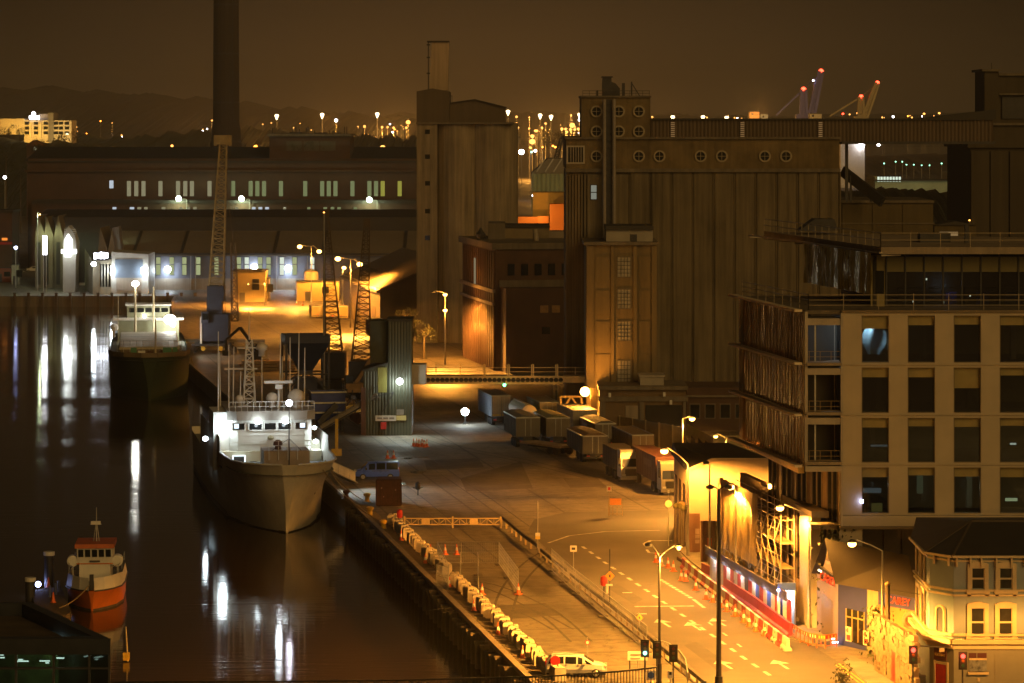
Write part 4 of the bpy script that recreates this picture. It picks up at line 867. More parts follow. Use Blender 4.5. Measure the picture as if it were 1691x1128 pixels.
for k, (x, w_) in enumerate(((-3.55,1.25),(-1.75,1.35),(-.15,1.2),(1.4,1.35),(3.2,1.2))):
    yy = 17.8 if abs(x) < 3 else 17.95
    mb = MB(); mb.box(x-w_/2, yy-.2, 9.05, x+w_/2, yy-.03, 9.75); wo = mb.build('window', glass_d, BR)
    mb = MB(); [mb.box(*b_) for b_ in ((x-w_/2-.12,yy-.24,8.95,x+w_/2+.12,yy-.02,9.05),(x-w_/2-.12,yy-.24,9.75,x+w_/2+.12,yy-.02,9.85),(x-w_/2-.12,yy-.24,9.05,x-w_/2,yy-.02,9.75),(x+w_/2,yy-.24,9.05,x+w_/2+.12,yy-.02,9.75))]; mb.build('window_frame', greyl, BR)
    if k in (0,4): mb = MB(); mb.box(x-.1 if k else x-.5, yy-.24, 9.2, x+.45 if k else x, yy-.21, 9.7); mb.build('lit_pane', blit, BR)
mb = MB(); mb.lathe([(.05,0),(.32,.1),(.36,.3),(.2,.5),(.05,.55)], 10, (-.1,17.6,7.9)); mb.build('crest', M('crest bronze', (.24,.2,.1), .5, .2, 3), BR)
for z in (7.5, 8.4): mb = MB(); mb.box(-3.65,17.72,z,3.65,17.79,z+.07); mb.build('rubbing_strip', greyl, BR)
mb = MB(); mb.box(-6.2,19,4.6,-4.42,26,10.9); mb.build('bridge_wing', greyl, S)
mb = MB(); mb.box(4.42,20,4.6,5.5,26,7.6); mb.build('bridge_wing', MATS['cream deckhouse paint'], S)
mb = MB(); mb.box(-1.9,5.4,6.0,2.9,9.5,7.95); mb.build('winch_house', M('buff deck box', (.32,.25,.16), .7, .25, .8), S)
mb = MB(); mb.lathe([(.35,0),(.3,.3),(.5,.45),(.45,.8),(.2,1.0)], 8, (-.3,7,7.95)); mb.build('windlass', rust, S)
mb = MB(); [mb.box(*b_) for b_ in ((-4.2,16.9,4.2,-3.0,17.1,6.3),(-2.4,16.95,4.9,-1.7,17.1,5.7))]; mb.build('doorway', steel_d, S)
mb = MB(); [mb.bar(a,b_,.12) for a,b_ in (((-4.25,16.85,4.1),(-4.25,16.85,6.35)),((-2.95,16.85,4.1),(-2.95,16.85,6.35)),((-4.25,16.85,6.35),(-2.95,16.85,6.35)))]; mb.build('door_frame', E('lit door frame', (.8,.95,1), 2.2), S)
mb = MB()
for zz in (7.95+.55, 7.95+1.05): mb.bar((-2.3,5.2,zz),(3.0,5.2,zz),.06)
for x in (-2.3,-1.4,-.4,.6,1.6,3.0): mb.bar((x,5.2,7.0),(x,5.2,9.0),.07)
for k in range(12):
    x = -4.6+k*.84; mb.bar((x,17.0,6.75),(x,17.0,7.8),.05)
mb.bar((-4.6,17,7.8),(4.64,17,7.8),.06); mb.bar((-4.6,17,7.3),(4.64,17,7.3),.05)
mb.build('guard_rail', greyl, S)
mb = MB()                                                                         # roof rail
for k in range(15): x = -4.6+k*.657; mb.bar((x,17.3,11.1),(x,17.3,12.1),.06)
mb.bar((-4.6,17.3,12.1),(4.6,17.3,12.1),.07); mb.bar((-4.6,17.3,11.6),(4.6,17.3,11.6),.06); mb.build('roof_rail', greyl, S)
mb = MB(); mb.lattice((-1.9,24,11.1),(-1.9,24,18.4),1.3,.6,9,.07,.05); mb.bar((-4.6,24,15.2),(-1.0,24,15.2),.16); mb.tube((-1.9,24,18.4),(-1.9,24,22),.08,.04); mb.bar((-3.2,24,17.5),(-.6,24,17.5),.12); mb.build('main_mast', greyl, S)
dome = M('radome white', (.62,.56,.44), .5, .15, 1)
for x, y, z, r in ((-.5,24,17.1,.62),(.2,19.5,11.9,.65),(2.9,20,11.9,.95),(-3.2,21,11.7,.5)):
    mb = MB(); mb.lathe([(r*.6,-r*1.5),(r*.6,-r*.5),(r,-r*.3),(r,r*.2),(r*.75,r*.7),(r*.3,r*.95),(.02,r)], 12, (x,y,z+.4)); mb.build('radome', dome, S, smooth=True)
mb = MB(); mb.tube((-.5,24,11),(-.5,24,16.4),.08); mb.tube((.9,19,11),(.9,19,13.9),.12); mb.bar((-.7,18.9,14.1),(2.4,18.9,14.1),.22,.3); mb.cbox((.9,19,13.6),.8,.8,.5); mb.build('radar', greyl, S)
mb = MB()
for x, y, z1 in ((-5.6,20,19.6),(-4.3,22,18),(-3.6,25,17.6),(-3.0,23,15),(1.3,22,19.2),(2.6,24,18.6),(3.4,23,19.2),(4.1,23,17.5),(1.9,26,16.4),(-5.0,25,17.0)): mb.tube((x,y,11),(x+random.uniform(-.15,.15),y,z1),.10,.05,5)
mb.build('whip_aerial', white, S)
mb = MB(); mb.tube((.55,3.5,6.2),(.55,3.5,13.0),.09,.05,6); mb.bar((.55,3.5,9.4),(-1.1,5.4,7.95),.04); mb.bar((.55,3.5,9.4),(2.0,5.4,7.95),.04); mb.build('jackstaff', steel_d, S)
mb = MB(); mb.sphere((.55,3.4,13.1), .34, 10, 6); mb.build('masthead_lamp', E('masthead lens', (.9,.85,1), 26), S, smooth=True); light((.55,2.9,13.3), 40, (.9,.9,1), S, radius=.15)
mb = MB()
for k in range(6): mb.bar((4.1,16.9-.0,4.2+k*.4),(4.9,16.9,4.2+k*.4),.05)
mb.bar((4.1,16.9,4.2),(3.8,16.9,6.8),.07); mb.bar((4.9,16.9,4.2),(4.6,16.9,6.8),.07); mb.build('ladder', greyl, S)
e_ship = E('ship flood lens', (.82,.95,1), 30)
for x, y, z, r, p in ((-5.3,18.0,9.4,.55,45),(-1.55,16.7,9.95,.38,27),(1.45,16.7,9.95,.38,27),(4.75,18.4,9.1,.22,30),(4.9,18.6,7.6,.26,40),(-6.3,30,7.0,.3,60)):
    mb = MB(); mb.sphere((x,y,z), r, 12, 6, .55 if r == .38 else .9); mb.build('floodlight', e_ship, S, smooth=True)
    light((x, y-.55, z-.55), p, (.80,.93,1), S, radius=.2)
mb = MB(); [mb.box(*b_) for b_ in ((-5.9,24,4.4,-5.72,30,6.8),)]; mb.build('lit_side_opening', E('lit side deck', (.7,.9,1), .7), S)
light((6.2,15.0,8.6), 5000, (.80,.93,1), S, 100, (.75,-.35,-.62), .3); light((.5,14.5,13.5), 240, (.85,.93,1), S, radius=.3); light((4.2,16.2,7.4), 22, FLU, S, radius=.2); light((-3.6,16.0,6.6), 24, FLU, S, radius=.2)
for sgn in (-1,):
    mb = MB()
    for k in range(7): mb.box(-5.80,17+k*2.0,5.0,-5.74,18.3+k*2.0,8.2)
    mb.build('side_panel', M('buff deck box', (.32,.25,.16), .7, .25, .8), S)
# gangway with canvas dodger
a = G(537, 757, 4.6); a = Vector((P0.x+QV.x*5.4+QU.x*17, P0.y+QV.y*5.4+QU.y*17, WL+5.0)); b_ = G(586, 797, .2)
t = thing('gangway', 'white canvas sided gangway from the patrol ship to the quay', 'gangway', (0,0,0))
mb = MB(); mb.bar(a, b_, .9, .12); mb.build('walkway', steel, t)
for off in (-.45, .45):
    o = QU*off; mb = MB(); mb.quad(a+o+Vector((0,0,.1)), b_+o+Vector((0,0,.1)), b_+o+Vector((0,0,1.15)), a+o+Vector((0,0,1.15))); mb.build('canvas_dodger', M('white canvas', (.68,.62,.5), .9, .2, .8), t)
    mb = MB(); mb.bar(a+o+Vector((0,0,1.18)), b_+o+Vector((0,0,1.18)), .06)
    for k in range(7): q = a.lerp(b_, k/6)+o; mb.bar(q, q+Vector((0,0,1.2)), .05)
    mb.build('handrail', steel, t)
# mooring lines
def rope(p, q, sag, label, r=.05, mat=None):
    p = Vector(p); q = Vector(q); pts = [p.lerp(q, k/10) - Vector((0,0,sag*4*(k/10)*(1-k/10))) for k in range(11)]
    mb = MB(); mb.path(pts, r, 5); tag(mb.build('mooring_rope', mat or M('hemp rope', (.30,.22,.12), .9, .2, 4)), label, 'rope')
sh = lambda x, y, z: Vector(P0)+QV*x+QU*y+Vector((0,0,z))
rope(sh(3.4,1,6.9), G(655,868,.4), 1.2, 'long mooring rope from the patrol ship bow to the far bollard')
rope(sh(4.6,5.5,6.8), G(601,826,.5), .6, 'short mooring rope from the patrol ship shoulder to a yellow bollard'); rope(sh(4.7,6.5,6.8), G(575,811,.5), .5, 'second short mooring rope hanging beside the patrol ship')

# --- dark green cargo ship
P1 = G(247, 662, WL); A1 = math.radians(6.4); S = thing('cargo_ship', 'dark green cargo ship moored bow on behind the patrol ship', 'ship', P1, A1)
shg = M('dark green hull paint', (.045,.065,.03), .5, .3, .4, streak=.5); shb = M('brown bulwark', (.16,.12,.06), .7, .3, .5)
secs = [(0,-2.5,.1,1.2,7.2),(1.5,-.8,1.4,3.8,7.2),(4,2.5,3.0,5.4,7.1),(9,8,5.0,6.1,7.0),(16,15.5,6.0,6.3,6.6),(16.5,16,6.0,6.3,5.2),(60,60,6.2,6.3,5.2),(74,75,5.2,5.8,5.6)]
mb, rows = hull(secs); mb.build('hull', shg, S, smooth=True); deck(rows[:5], 1.0).build('foredeck', MATS['deck paint'], S); deck(rows[5:], .3).build('main_deck', MATS['deck paint'], S)
mb = MB()
for sgn in (-1,1):
    for a, b_ in zip(rows[:5], rows[1:5]): mb.bar((sgn*a[4][0],a[4][1],a[4][2]-.1),(sgn*b_[4][0],b_[4][1],b_[4][2]-.1),.2,.7)
mb.bar((-1.2,-2.6,7.1),(1.2,-2.6,7.1),.2,.7); mb.build('bulwark', shb, S)
mb = MB(); mb.box(-4.6,18,4.9,4.6,56,6.6); mb.build('hatch_coaming', shb, S)
for k in range(6): mb = MB(); mb.prismy([(-4.8,6.6),(4.8,6.6),(4.6,7.0),(-4.6,7.0)], 18+k*6.3, 24+k*6.3); mb.build('hatch_cover', M('pale hatch', (.5,.46,.34), .6, .2, .3), S)
mb = MB(); mb.box(-5.2,62,5,5.2,72,8.6); mb.build('deckhouse', M('cream ship paint', (.26,.27,.17), .6, .2, .5), S); mb = MB(); mb.box(-6.0,61,8.6,6.0,69,9.0); mb.build('bridge_deck', white, S)
mb = MB(); mb.box(-3.6,62.5,9.0,3.6,69,11.0); mb.build('bridge', MATS['cream ship paint'], S)
for k in range(5): mb = MB(); mb.box(-3.2+k*1.35,62.4,9.9,-2.1+k*1.35,62.48,10.6); mb.build('window', glass_d, S)
mb = MB(); mb.box(-3.9,62.1,11.0,3.9,69.3,11.2); mb.build('bridge_roof', white, S)
mb = MB(); mb.tube((-2.2,60,5),(-2.2,60,14.6),.24,.16); mb.tube((.9,60.5,5),(.9,60.5,14.4),.2,.14); mb.tube((.9,4,6.2),(.9,4,12.2),.16,.1); mb.tube((-5.1,58,5),(-5.1,58,13),.06); mb.bar((-2.2,60,13.6),(-3.4,60,9),.03); mb.build('mast', M('buff mast', (.5,.42,.26), .6, .15, 1), S)
for x, y, w_ in ((-2.4,3.6,.9),(2.7,3.6,1.3),(3.9,4.0,.7)): mb = MB(); mb.cbox((x,y,7.1),w_,.7,1.5); mb.build('deck_locker', M('green locker', (.06,.22,.12), .6, .15, 1), S)
mb = MB(); mb.cbox((-1.2,3.8,6.9),1.1,.7,.9); mb.build('deck_locker', white, S)
for x, y, z in ((-3.2,3,6.5),(0,5,6.5),(2,6.5,6.5)): mb = MB(); mb.tube((x,y,z),(x,y,z+.8),.3); mb.bar((x-.6,y,z+.5),(x+.6,y,z+.5),.3); mb.build('windlass', rust, S)
mb = MB()
for k in range(11): x = -5+k*1.0; mb.bar((x,17.6,5.2),(x,17.6,8.0),.06)
mb.bar((-5,17.6,8),(5,17.6,8),.07); mb.build('guard_rail', greyl, S)
e_c = E('cargo flood lens', (1,.97,.85), 60)
for x, y, z, r, p in ((-2.2,59.7,14.9,.6,190),(3.6,58.5,8.9,1.0,330),):
    mb = MB(); mb.sphere((x,y,z), r, 12, 6, .8); mb.build('floodlight', e_c, S, smooth=True); light((x,y-1.2,z-.6), p, (1,.96,.82), S, radius=.3)
mb = MB(); mb.sphere((-.7,61.9,9.3),.22,8,5); mb.sphere((4.2,61,7.8),.3,8,5); mb.build('deck_lamp', e_c, S)
mb = MB(); mb.box(-6.1,57,6.0,-5.6,60.5,7.8); mb.sphere((-5.7,58,7.6),.7,8,5); mb.build('lifeboat', M('lifeboat white', (.7,.72,.72), .4, .1, 1), S)
rope(Vector(P1)+Vector((5.8,5,6.4)), G(322,600,.4), .6, 'mooring rope from the cargo ship bow to the quay')

# --- orange fishing boat
P2 = G(152, 1009, WL); S = thing('fishing_boat', 'small orange and white workboat moored bow on', 'boat', P2, math.radians(4))
orh = M('orange hull paint', (.62,.17,.025), .45, .2, .6, streak=.4)
secs = [(0,-.9,.05,.25,1.85),(.5,-.2,.55,1.1,1.85),(1.4,.9,1.15,1.85,1.85),(3,2.8,1.9,2.4,1.8),(6,6,2.4,2.55,1.7),(13,13,2.3,2.45,1.6)]
mb, rows = hull(secs); mb.build('hull', orh, S, smooth=True)
mb = MB(); mb.add([], []); up = []
for r in rows: up.append((r[4], (r[4][0]*.93+.0, r[4][1]-.15, r[4][2]+1.15)))
for sgn in (-1,1):
    for (a, ta), (b_, tb) in zip(up, up[1:]): mb.quad((sgn*a[0],a[1],a[2]),(sgn*b_[0],b_[1],b_[2]),(sgn*tb[0],tb[1],tb[2]-.25*(tb[1] > 3)),(sgn*ta[0],ta[1],ta[2]-.25*(ta[1] > 3)))
mb.build('bulwark', white, S)
mb = MB()
for sgn in (-1,1):
    for a, b_ in zip(rows, rows[1:]): mb.bar((sgn*a[4][0]+sgn*.03,a[4][1],a[4][2]),(sgn*b_[4][0]+sgn*.03,b_[4][1],b_[4][2]),.1,.12); 
    for a, b_ in zip(rows, rows[1:]): mb.quad((sgn*(a[1][0]+.04),a[1][1]-.04,-.3),(sgn*(b_[1][0]+.04),b_[1][1]-.04,-.3),(sgn*(b_[1][0]+.05),b_[1][1]-.05,.2),(sgn*(a[1][0]+.05),a[1][1]-.05,.2))
mb.build('rubbing_strake', steel_d, S)
deck(rows, -.2).build('foredeck', MATS['deck paint'], S)
mb = MB(); mb.box(-1.35,4.2,2.0,1.35,8.5,3.6); mb.build('cabin', white, S)
mb = MB(); mb.prismx([(4.4,3.6),(3.9,4.95),(8.3,4.95),(8.3,3.6)], -1.55, 1.55); WH = mb.build('wheelhouse', white, S)
mb = MB(); mb.prismx([(3.7,4.95),(3.8,5.3),(8.5,5.3),(8.5,4.95)], -1.72, 1.72); mb.build('roof', M('orange roof', (.50,.12,.03), .6, .2, 1), S)
for k in range(5):
    x = -1.2+k*.6; mb = MB(); mb.prismx([(4.13,4.15),(3.87,4.82),(3.95,4.82),(4.2,4.15)], x-.22, x+.22); mb.build('window', glass_d, WH)
mb = MB(); mb.box(-.45,4.22,3.68,.45,4.28,3.82); mb.build('name_board', steel_d, WH)
mb = MB(); mb.box(-1.6,4.1,3.52,1.6,4.18,3.6); mb.build('orange_stripe', orh, WH)
for sgn in (-1,1):
    mb = MB(); mb.tube((sgn*1.95,4.4,3.75),(sgn*1.95,5.6,3.75),.5,n=14); mb.tube((sgn*1.95,4.36,3.75),(sgn*1.95,4.4,3.75),.4,.5,n=14); mb.build('liferaft', white, S); mb = MB(); mb.bar((sgn*1.95,5,3.2),(sgn*1.95,5,1.8),.1); mb.build('raft_stand', steel, S)
mb = MB(); mb.tube((.05,6,5.3),(.05,6,8.3),.07,.03); mb.bar((-.5,6,6.8),(.5,6,6.8),.08); mb.tube((-.2,6,5.3),(.0,6,6.8),.04); mb.tube((.3,6,5.3),(.1,6,6.8),.04); mb.build('mast', steel, S)
mb = MB(); mb.cbox((0,5.8,6.95),.85,.2,.3); mb.build('radar', white, S)
mb = MB()
for sgn in (-1,1):
    P = [(sgn*r[4][0]*.9, r[4][1], r[4][2]+1.1) for r in rows[2:]]
    for a, b_ in zip(P, P[1:]): mb.bar((a[0],a[1],a[2]+.75),(b_[0],b_[1],b_[2]+.75),.05)
    for a in P: mb.bar(a,(a[0],a[1],a[2]+.75),.05)
mb.build('guard_rail', steel, S)
mb = MB(); mb.cbox((0,-.75,2.6),.35,.4,1.3); mb.build('bow_roller', steel_d, S)
rope(Vector(P2)+Vector((-.1,-.9,2.4)), G(98,1004,-1.6), .3, 'bow line of the orange workboat running to the pontoon')
# pontoon and piles
t = thing('pontoon', 'low dark pontoon beside the orange workboat', 'pontoon', (0,0,0))
mb = MB(); a = G(58,985,-2); mb.prism(gp((52,975),(100,968),(118,1010),(66,1040), z=-1.6), -2.6, -1.6); mb.build('deck', timber, t)
mb = MB(); [mb.tube(G(x,y,-1.6), G(x,y,-1.6)+Vector((0,0,1.0)), .12) for x, y in ((92,982),(97,978),(82,986))]; mb.build('bollard', M('worn blue', (.1,.13,.3), .6, .2, 1), t)
for x, yb, yt, lb in ((81,985,917,'dark mooring pile with white cap behind the pontoon'),(50,1003,960,'dark mooring pile with white cap nearest the glass pavilion')):
    p = G(x, yb, WL); h = (yb-yt)/ppm(p.y); t = thing('mooring_pile', lb, 'pile', p, group='mooring piles by the workboat')
    mb = MB(); mb.tube((0,0,-3),(0,0,h),.42,n=14); mb.build('shaft', steel_d, t); mb = MB(); mb.tube((0,0,h),(0,0,h+.32),.5,n=14); mb.build('cap', white, t)
p = at(63,965,G(63,985,WL).y); t = thing('pontoon_lamp', 'small blue white lamp on the pontoon', 'lamp', p); mb = MB(); mb.sphere((0,0,0),.26,10,6); mb.build('lens', E('blue white lens', (.45,.5,1), 22), t, smooth=True); mb = MB(); mb.tube((0,0,-.2),(0,0,-2.2),.06); mb.build('post', steel_d, t); light((0,-.3,.2), 60, (.4,.5,1), t, radius=.1)
for k, (x, y) in enumerate(((88,995),(80,970))): 
    p = G(x,y,-1.6); t = thing('traffic_cone', 'orange cone standing on the pontoon' if k else 'orange cone on the pontoon nearest the workboat', 'traffic cone', p); mb = MB(); mb.lathe([(.26,0),(.26,.05),(.18,.06),(.04,.9)], 8); mb.build('cone', orange, t)

# --- glass pavilion in the near left corner
d = 190; z1 = Z(1055,d); xc = X(182,d); xb = X(52,204.5)
t = thing('glass_pavilion', 'dark flat roofed glass pavilion in the near left corner', 'pavilion', (0,0,0))
Lx = -60
rp = [(Lx,d),(xc,d),(xb,204.5),(Lx,204.5)]
mb = MB(); mb.prism([(Lx,d+1),(xc-1.3,d+1),(xb-.6,203.8),(Lx,203.8)], z1-1.0, z1-.75); mb.build('roof', M('roofing felt', (.075,.06,.045), .8, .3, .6), t)
mb = MB(); o = [(Lx,d),(xc,d),(xb,204.5),(Lx,204.5)]; i_ = [(Lx,d+.9),(xc-1.1,d+.9),(xb-.5,203.9),(Lx,203.9)]
for k in range(3): mb.add([(*o[k],z1-.9),(*o[k+1],z1-.9),(*i_[k+1],z1-.9),(*i_[k],z1-.9),(*o[k],z1),(*o[k+1],z1),(*i_[k+1],z1),(*i_[k],z1)], [(4,5,6,7),(0,1,5,4),(3,2,6,7)])
mb.build('parapet', M('dark blue steel', (.025,.03,.04), .4, .2, 1), t)
g = bpy.data.materials.new('pavilion glass'); g.use_nodes = True; N = g.node_tree.nodes; Lk = g.node_tree.links; N.remove(N['Principled BSDF'])
tr = N.new('ShaderNodeBsdfTransparent'); tr.inputs[0].default_value = (.55,.62,.55,1); gl = N.new('ShaderNodeBsdfGlossy'); gl.inputs[0].default_value = (.8,.8,.8,1); gl.inputs['Roughness'].default_value = .03; mx = N.new('ShaderNodeMixShader'); mx.inputs[0].default_value = .18
Lk.new(tr.outputs[0], mx.inputs[1]); Lk.new(gl.outputs[0], mx.inputs[2]); Lk.new(mx.outputs[0], N['Material Output'].inputs[0])
xs = [-80,26,88,147,180]
for a, b_ in zip(xs, xs[1:]):
    for y0, y1 in ((1060,1103),(1105,1160)): mb = MB(); fb(mb, a+1.5, y0, b_-1.5, y1, d+.3, .04).build('pane', g, t)
mb = MB()
for x in xs: fb(mb, x-1.6, 1057, x+1.6, 1330, d+.15, .3)
fb(mb, -300, 1102.5, 182, 1105.5, d+.16, .28); fb(mb, -300, 1056, 182, 1061, d+.1, .35); mb.build('mullion', steel_d, t)
mb = MB(); mb.quad((xc-.05,d+.3,-3),(xb-.05,204.2,-3),(xb-.05,204.2,z1-.9),(xc-.05,d+.3,z1-.9)); mb.build('side_glazing', glass_d, t)
mb = MB(); mb.box(Lx,d+9,-3,xc-4,d+9.2,z1-1.1); mb.build('back_wall', M('painted tree reflection', (.10,.14,.04), .8, .7, 1.2), t)  # green tree reflection of the glass, painted as mottled colour on the wall
mb = MB(); mb.box(Lx,d+.6,z1-5.6,xc-.4,d+9,z1-5.4); mb.build('floor_slab', concrete_d, t)
for k in range(16):
    x = random.choice((0,4,20,34,38,52,55,74,78,82,96,100,104,110)); y = random.uniform(1066,1098); mb = MB(); mb.cbox(at(x,y,d+6), random.uniform(.15,.75), .1, .06); mb.build('ceiling_lamp', E('pavilion tube', (.8,.95,1), 3.2), t)
light((X(70,d),d+6,z1-1.6), 200, (.8,1,.75), t, radius=.3); light((X(60,d),d+5,z1-6.2), 120, (.7,1,.5), t, radius=.3)
p = at(212,1035,262); t = thing('mooring_pole', 'thin buff pole standing in the water beside the pavilion', 'pole', (p.x, p.y, WL)); mb = MB(); mb.tube((0,0,-1),(-.2,0,p.z-WL),.07,.05); mb.build('shaft', M('buff mast', (.5,.42,.26)), t); mb = MB(); mb.cbox((-.15,0,.4),.5,.5,.6); mb.build('buoy', yellow, t)
# near footbridge railing along the bottom edge
t = thing('bridge_railing', 'black footbridge railing along the bottom edge', 'railing', (0,0,0))
pts = [at(185,1126.5,232), at(640,1124,230), at(905,1117,228), at(1020,1109,228), at(1085,1102,229)]
mb = MB()
for a, b_ in zip(pts, pts[1:]):
    mb.bar(a, b_, .12, .1); n = int((b_-a).length/.22)
    for k in range(n): q = a.lerp(b_, k/n); mb.bar(q, q-Vector((0,0,1.25)), .05)
mb.build('rail', black, t)
mb = MB()
for a, b_ in zip(pts, pts[1:]): mb.bar(a-Vector((0,0,1.5)), b_-Vector((0,0,1.5)), 1.6, .4)
mb.build('walkway', concrete_d, t)
# ------------------------------------------------------------------ quay plant
# yellow lattice harbour crane
P = G(352, 583); t = thing('quay_crane', 'yellow lattice jib quay crane with dark blue machinery house', 'crane', P); s = ppm(P.y)
V = lambda px, py, dy=0.0: at(px, py, P.y+dy) - P
ycr = M('faded yellow crane paint', (.32,.24,.11), .6, .3, .6)
mb = MB(); mb.lattice(V(357,478), V(369,236), 2.5, 1.15, 26, .11, .055); mb.build('jib', ycr, t)
mb = MB(); mb.cbox(V(368,231), 2.4, 1.6, 1.6); mb.cbox(V(356,232), .5, 1.4, 1.8); mb.cbox(V(380,232), .5, 1.4, 1.8); mb.build('jib_head', ycr, t)
mb = MB(); [mb.bar(V(x,238), V(x2,520), .05) for x, x2 in ((358,346),(377,372),(380,390))]; mb.build('hoist_rope', steel_d, t)
mb = MB(); mb.lattice(V(388,530), V(385,400), 1.1, .8, 10, .1, .06); mb.bar(V(385,400), V(366,240), .1); mb.build('back_mast', M('dull brown steel', (.14,.10,.06), .7, .3, 1), t)
mdb = M('machinery navy paint', (.028,.034,.065), .6, .3, .8)
mb = MB(); mb.cbox(V(357,540), 4.6, 5, 4.6); mb.cbox(V(355,505), 2.6, 3, 3.0); mb.cbox(V(357,484), 2.9, 2.9, 2.6); mb.cbox(V(372,528), 1.2, 2.4, 2.0); mb.build('machinery_house', mdb, t)
mb = MB(); mb.cbox(V(339,524,-2.6), 1.2, 1.4, 1.9); mb.build('cab', mdb, t); mb = MB(); mb.cbox(V(339,523,-3.35), 1.0, .1, 1.1); mb.build('cab_window', glass_d, t)
mb = MB(); mb.cbox(V(332,548,-2.7), .35, .2, 5.2); mb.build('white_pipe', white, t)
mb = MB()
for sx in (-3.4, 3.4):
    for sy in (-3, 3): mb.bar((sx,sy,0.6), (sx*.45,sy*.45,2.4), .5); mb.cbox((sx,sy,.45), .6, 1.4, .9)
mb.bar((-3.4,-3,1.6),(3.4,-3,1.6),.4); mb.bar((-3.4,3,1.6),(3.4,3,1.6),.4); mb.build('portal', steel_d, t)
for sx in (-1.4, 1.6): mb = MB(); mb.tube((sx,-3.7,1.0),(sx,-3.3,1.0),.38,n=14); mb.build('wheel_hub', yellow, t)
mb = MB(); mb.box(-9,-1.2,1.9,9,-.6,2.4); mb.build('buffer_beam', concrete_d, t)
# two dark lattice masts of the grab cranes
for (bx, by, tx, ty, wb_, lb, col) in ((551,640,538,352,2.6,'slim dark lattice crane mast left of the grey shed','m'),(597,655,606,368,2.8,'slim dark lattice crane mast before the grey shed','n')):
    P = G(bx, by); t = thing('grab_crane', lb, 'crane', P, group='dark lattice grab cranes'); d = P.y; V = lambda px, py: at(px, py, d) - P
    dk_ = M('weathered crane steel', (.09,.06,.03), .7, .35, .8)
    mid = (bx*.55+tx*.45, 470)
    mb = MB(); mb.lattice(V(bx,by-60), V(*mid), wb_, 1.5, 12, .08, .045); mb.build('mast', dk_, t)
    mb = MB(); mb.lattice(V(*mid), V(tx,ty), 1.5, .75, 14, .07, .035); mb.build('jib', dk_, t)
    mb = MB(); mb.bar(V(tx,ty), V(tx+(12 if bx < 560 else 4),470), .06); mb.bar(V(tx-2,ty+6), V(bx-12,by-60), .06); mb.build('hoist_rope', steel_d, t)
    mb = MB(); mb.cbox(V(tx,ty), 1.0, .8, 1.2); mb.build('jib_head', dk_, t)
    mb = MB(); mb.cbox(V(bx,by-38), 3.6, 4.5, 3.8); mb.build('machinery_house', mdb, t)
    mb = MB(); mb.cbox(V(bx+14,by-45), 1.3, 1.3, 2.2); mb.build('cab', dk_, t); mb = MB(); mb.cbox(V(bx+14,by-46)+Vector((0,-.68,0)), 1.0, .05, 1.2); mb.build('cab_window', glass_d, t)
    mb = MB(); mb.cbox((0,0,.6), 5, 5.5, 1.2); mb.cbox((0,0,1.4), 2.5, 2.5, 1.2); mb.build('undercarriage', steel_d, t)
    for sx in (-2.2,2.2): mb = MB(); mb.tube((sx,-2.9,.6),(sx,2.9,.6),.6,n=10); mb.build('wheel', tyre, t)
far_lamp(535, 351, 488, 1.6, e_far, None, 'tiny lamp on the slim lattice mast left of the grey shed')
# blue hopper on legs
P = G(504, 652); t = thing('grain_hopper', 'dark blue quay hopper funnel on steel legs', 'hopper', P, QA)
hz = (652-552)/ppm(P.y)
mb = MB(); a = 3.3; b_ = 1.0; z2, z3, z4 = hz, hz-1.1, hz-5.2
rings = [(a,z2),(a,z3),(b_,z4),(b_,z4-.6)]; vs = [(sx*r,sy*r,z) for r, z in rings for sx, sy in ((-1,-1),(1,-1),(1,1),(-1,1))]
mb.add(vs, [(k*4+i,k*4+(i+1)%4,(k+1)*4+(i+1)%4,(k+1)*4+i) for k in range(3) for i in range(4)]); mb.build('funnel', M('hopper blue', (.025,.035,.085), .55, .3, .6), t)
for sx, sy in ((-1,-1),(1,-1),(1,1),(-1,1)): mb = MB(); mb.bar((sx*3.1,sy*3.1,0),(sx*3.1,sy*3.1,z3), .32); mb.build('leg', steel_d, t)
mb = MB()
for sy in (-3.1,3.1): mb.bar((-3.1,sy,.8),(0,sy,z4),.18); mb.bar((3.1,sy,.8),(0,sy,z4),.18); mb.bar((-3.1,sy,3.2),(3.1,sy,3.2),.2)
mb.build('brace', steel_d, t); mb = MB(); mb.box(-1.6,-1.6,0.3,1.6,1.6,2.6); mb.build('discharge_box', MATS['hopper blue'], t)
P = G(540, 712); t = thing('loading_hopper', 'bright blue steel loading bin with grey bands', 'hopper', P, QA); s = ppm(P.y)
lb_ = M('bright blue steel', (.03,.055,.28), .5, .25, .8)
zt = (712-646)/s; mb = MB(); vs = [(sx*r,sy*r*.8,z) for r, z in ((2.2,zt),(2.1,zt-2.6),(1.3,1.2),(1.3,.9)) for sx, sy in ((-1,-1),(1,-1),(1,1),(-1,1))]
mb.add(vs, [(k*4+i,k*4+(i+1)%4,(k+1)*4+(i+1)%4,(k+1)*4+i) for k in range(3) for i in range(4)]); mb.build('bin', lb_, t)
for z in (zt, zt-1.35, zt-2.6): mb = MB(); [mb.bar(p_, q_, .14, .2) for p_, q_ in (((-2.25,-1.85,z),(2.25,-1.85,z)),((-2.25,-1.85,z),(-2.25,1.85,z)),((2.25,-1.85,z),(2.25,1.85,z)))]; mb.build('band', steel, t)
for sx, sy in ((-1,-1),(1,-1),(1,1),(-1,1)): mb = MB(); mb.bar((sx*1.9,sy*1.5,0),(sx*1.9,sy*1.5,zt-2.4),.2); mb.build('leg', steel_d, t)
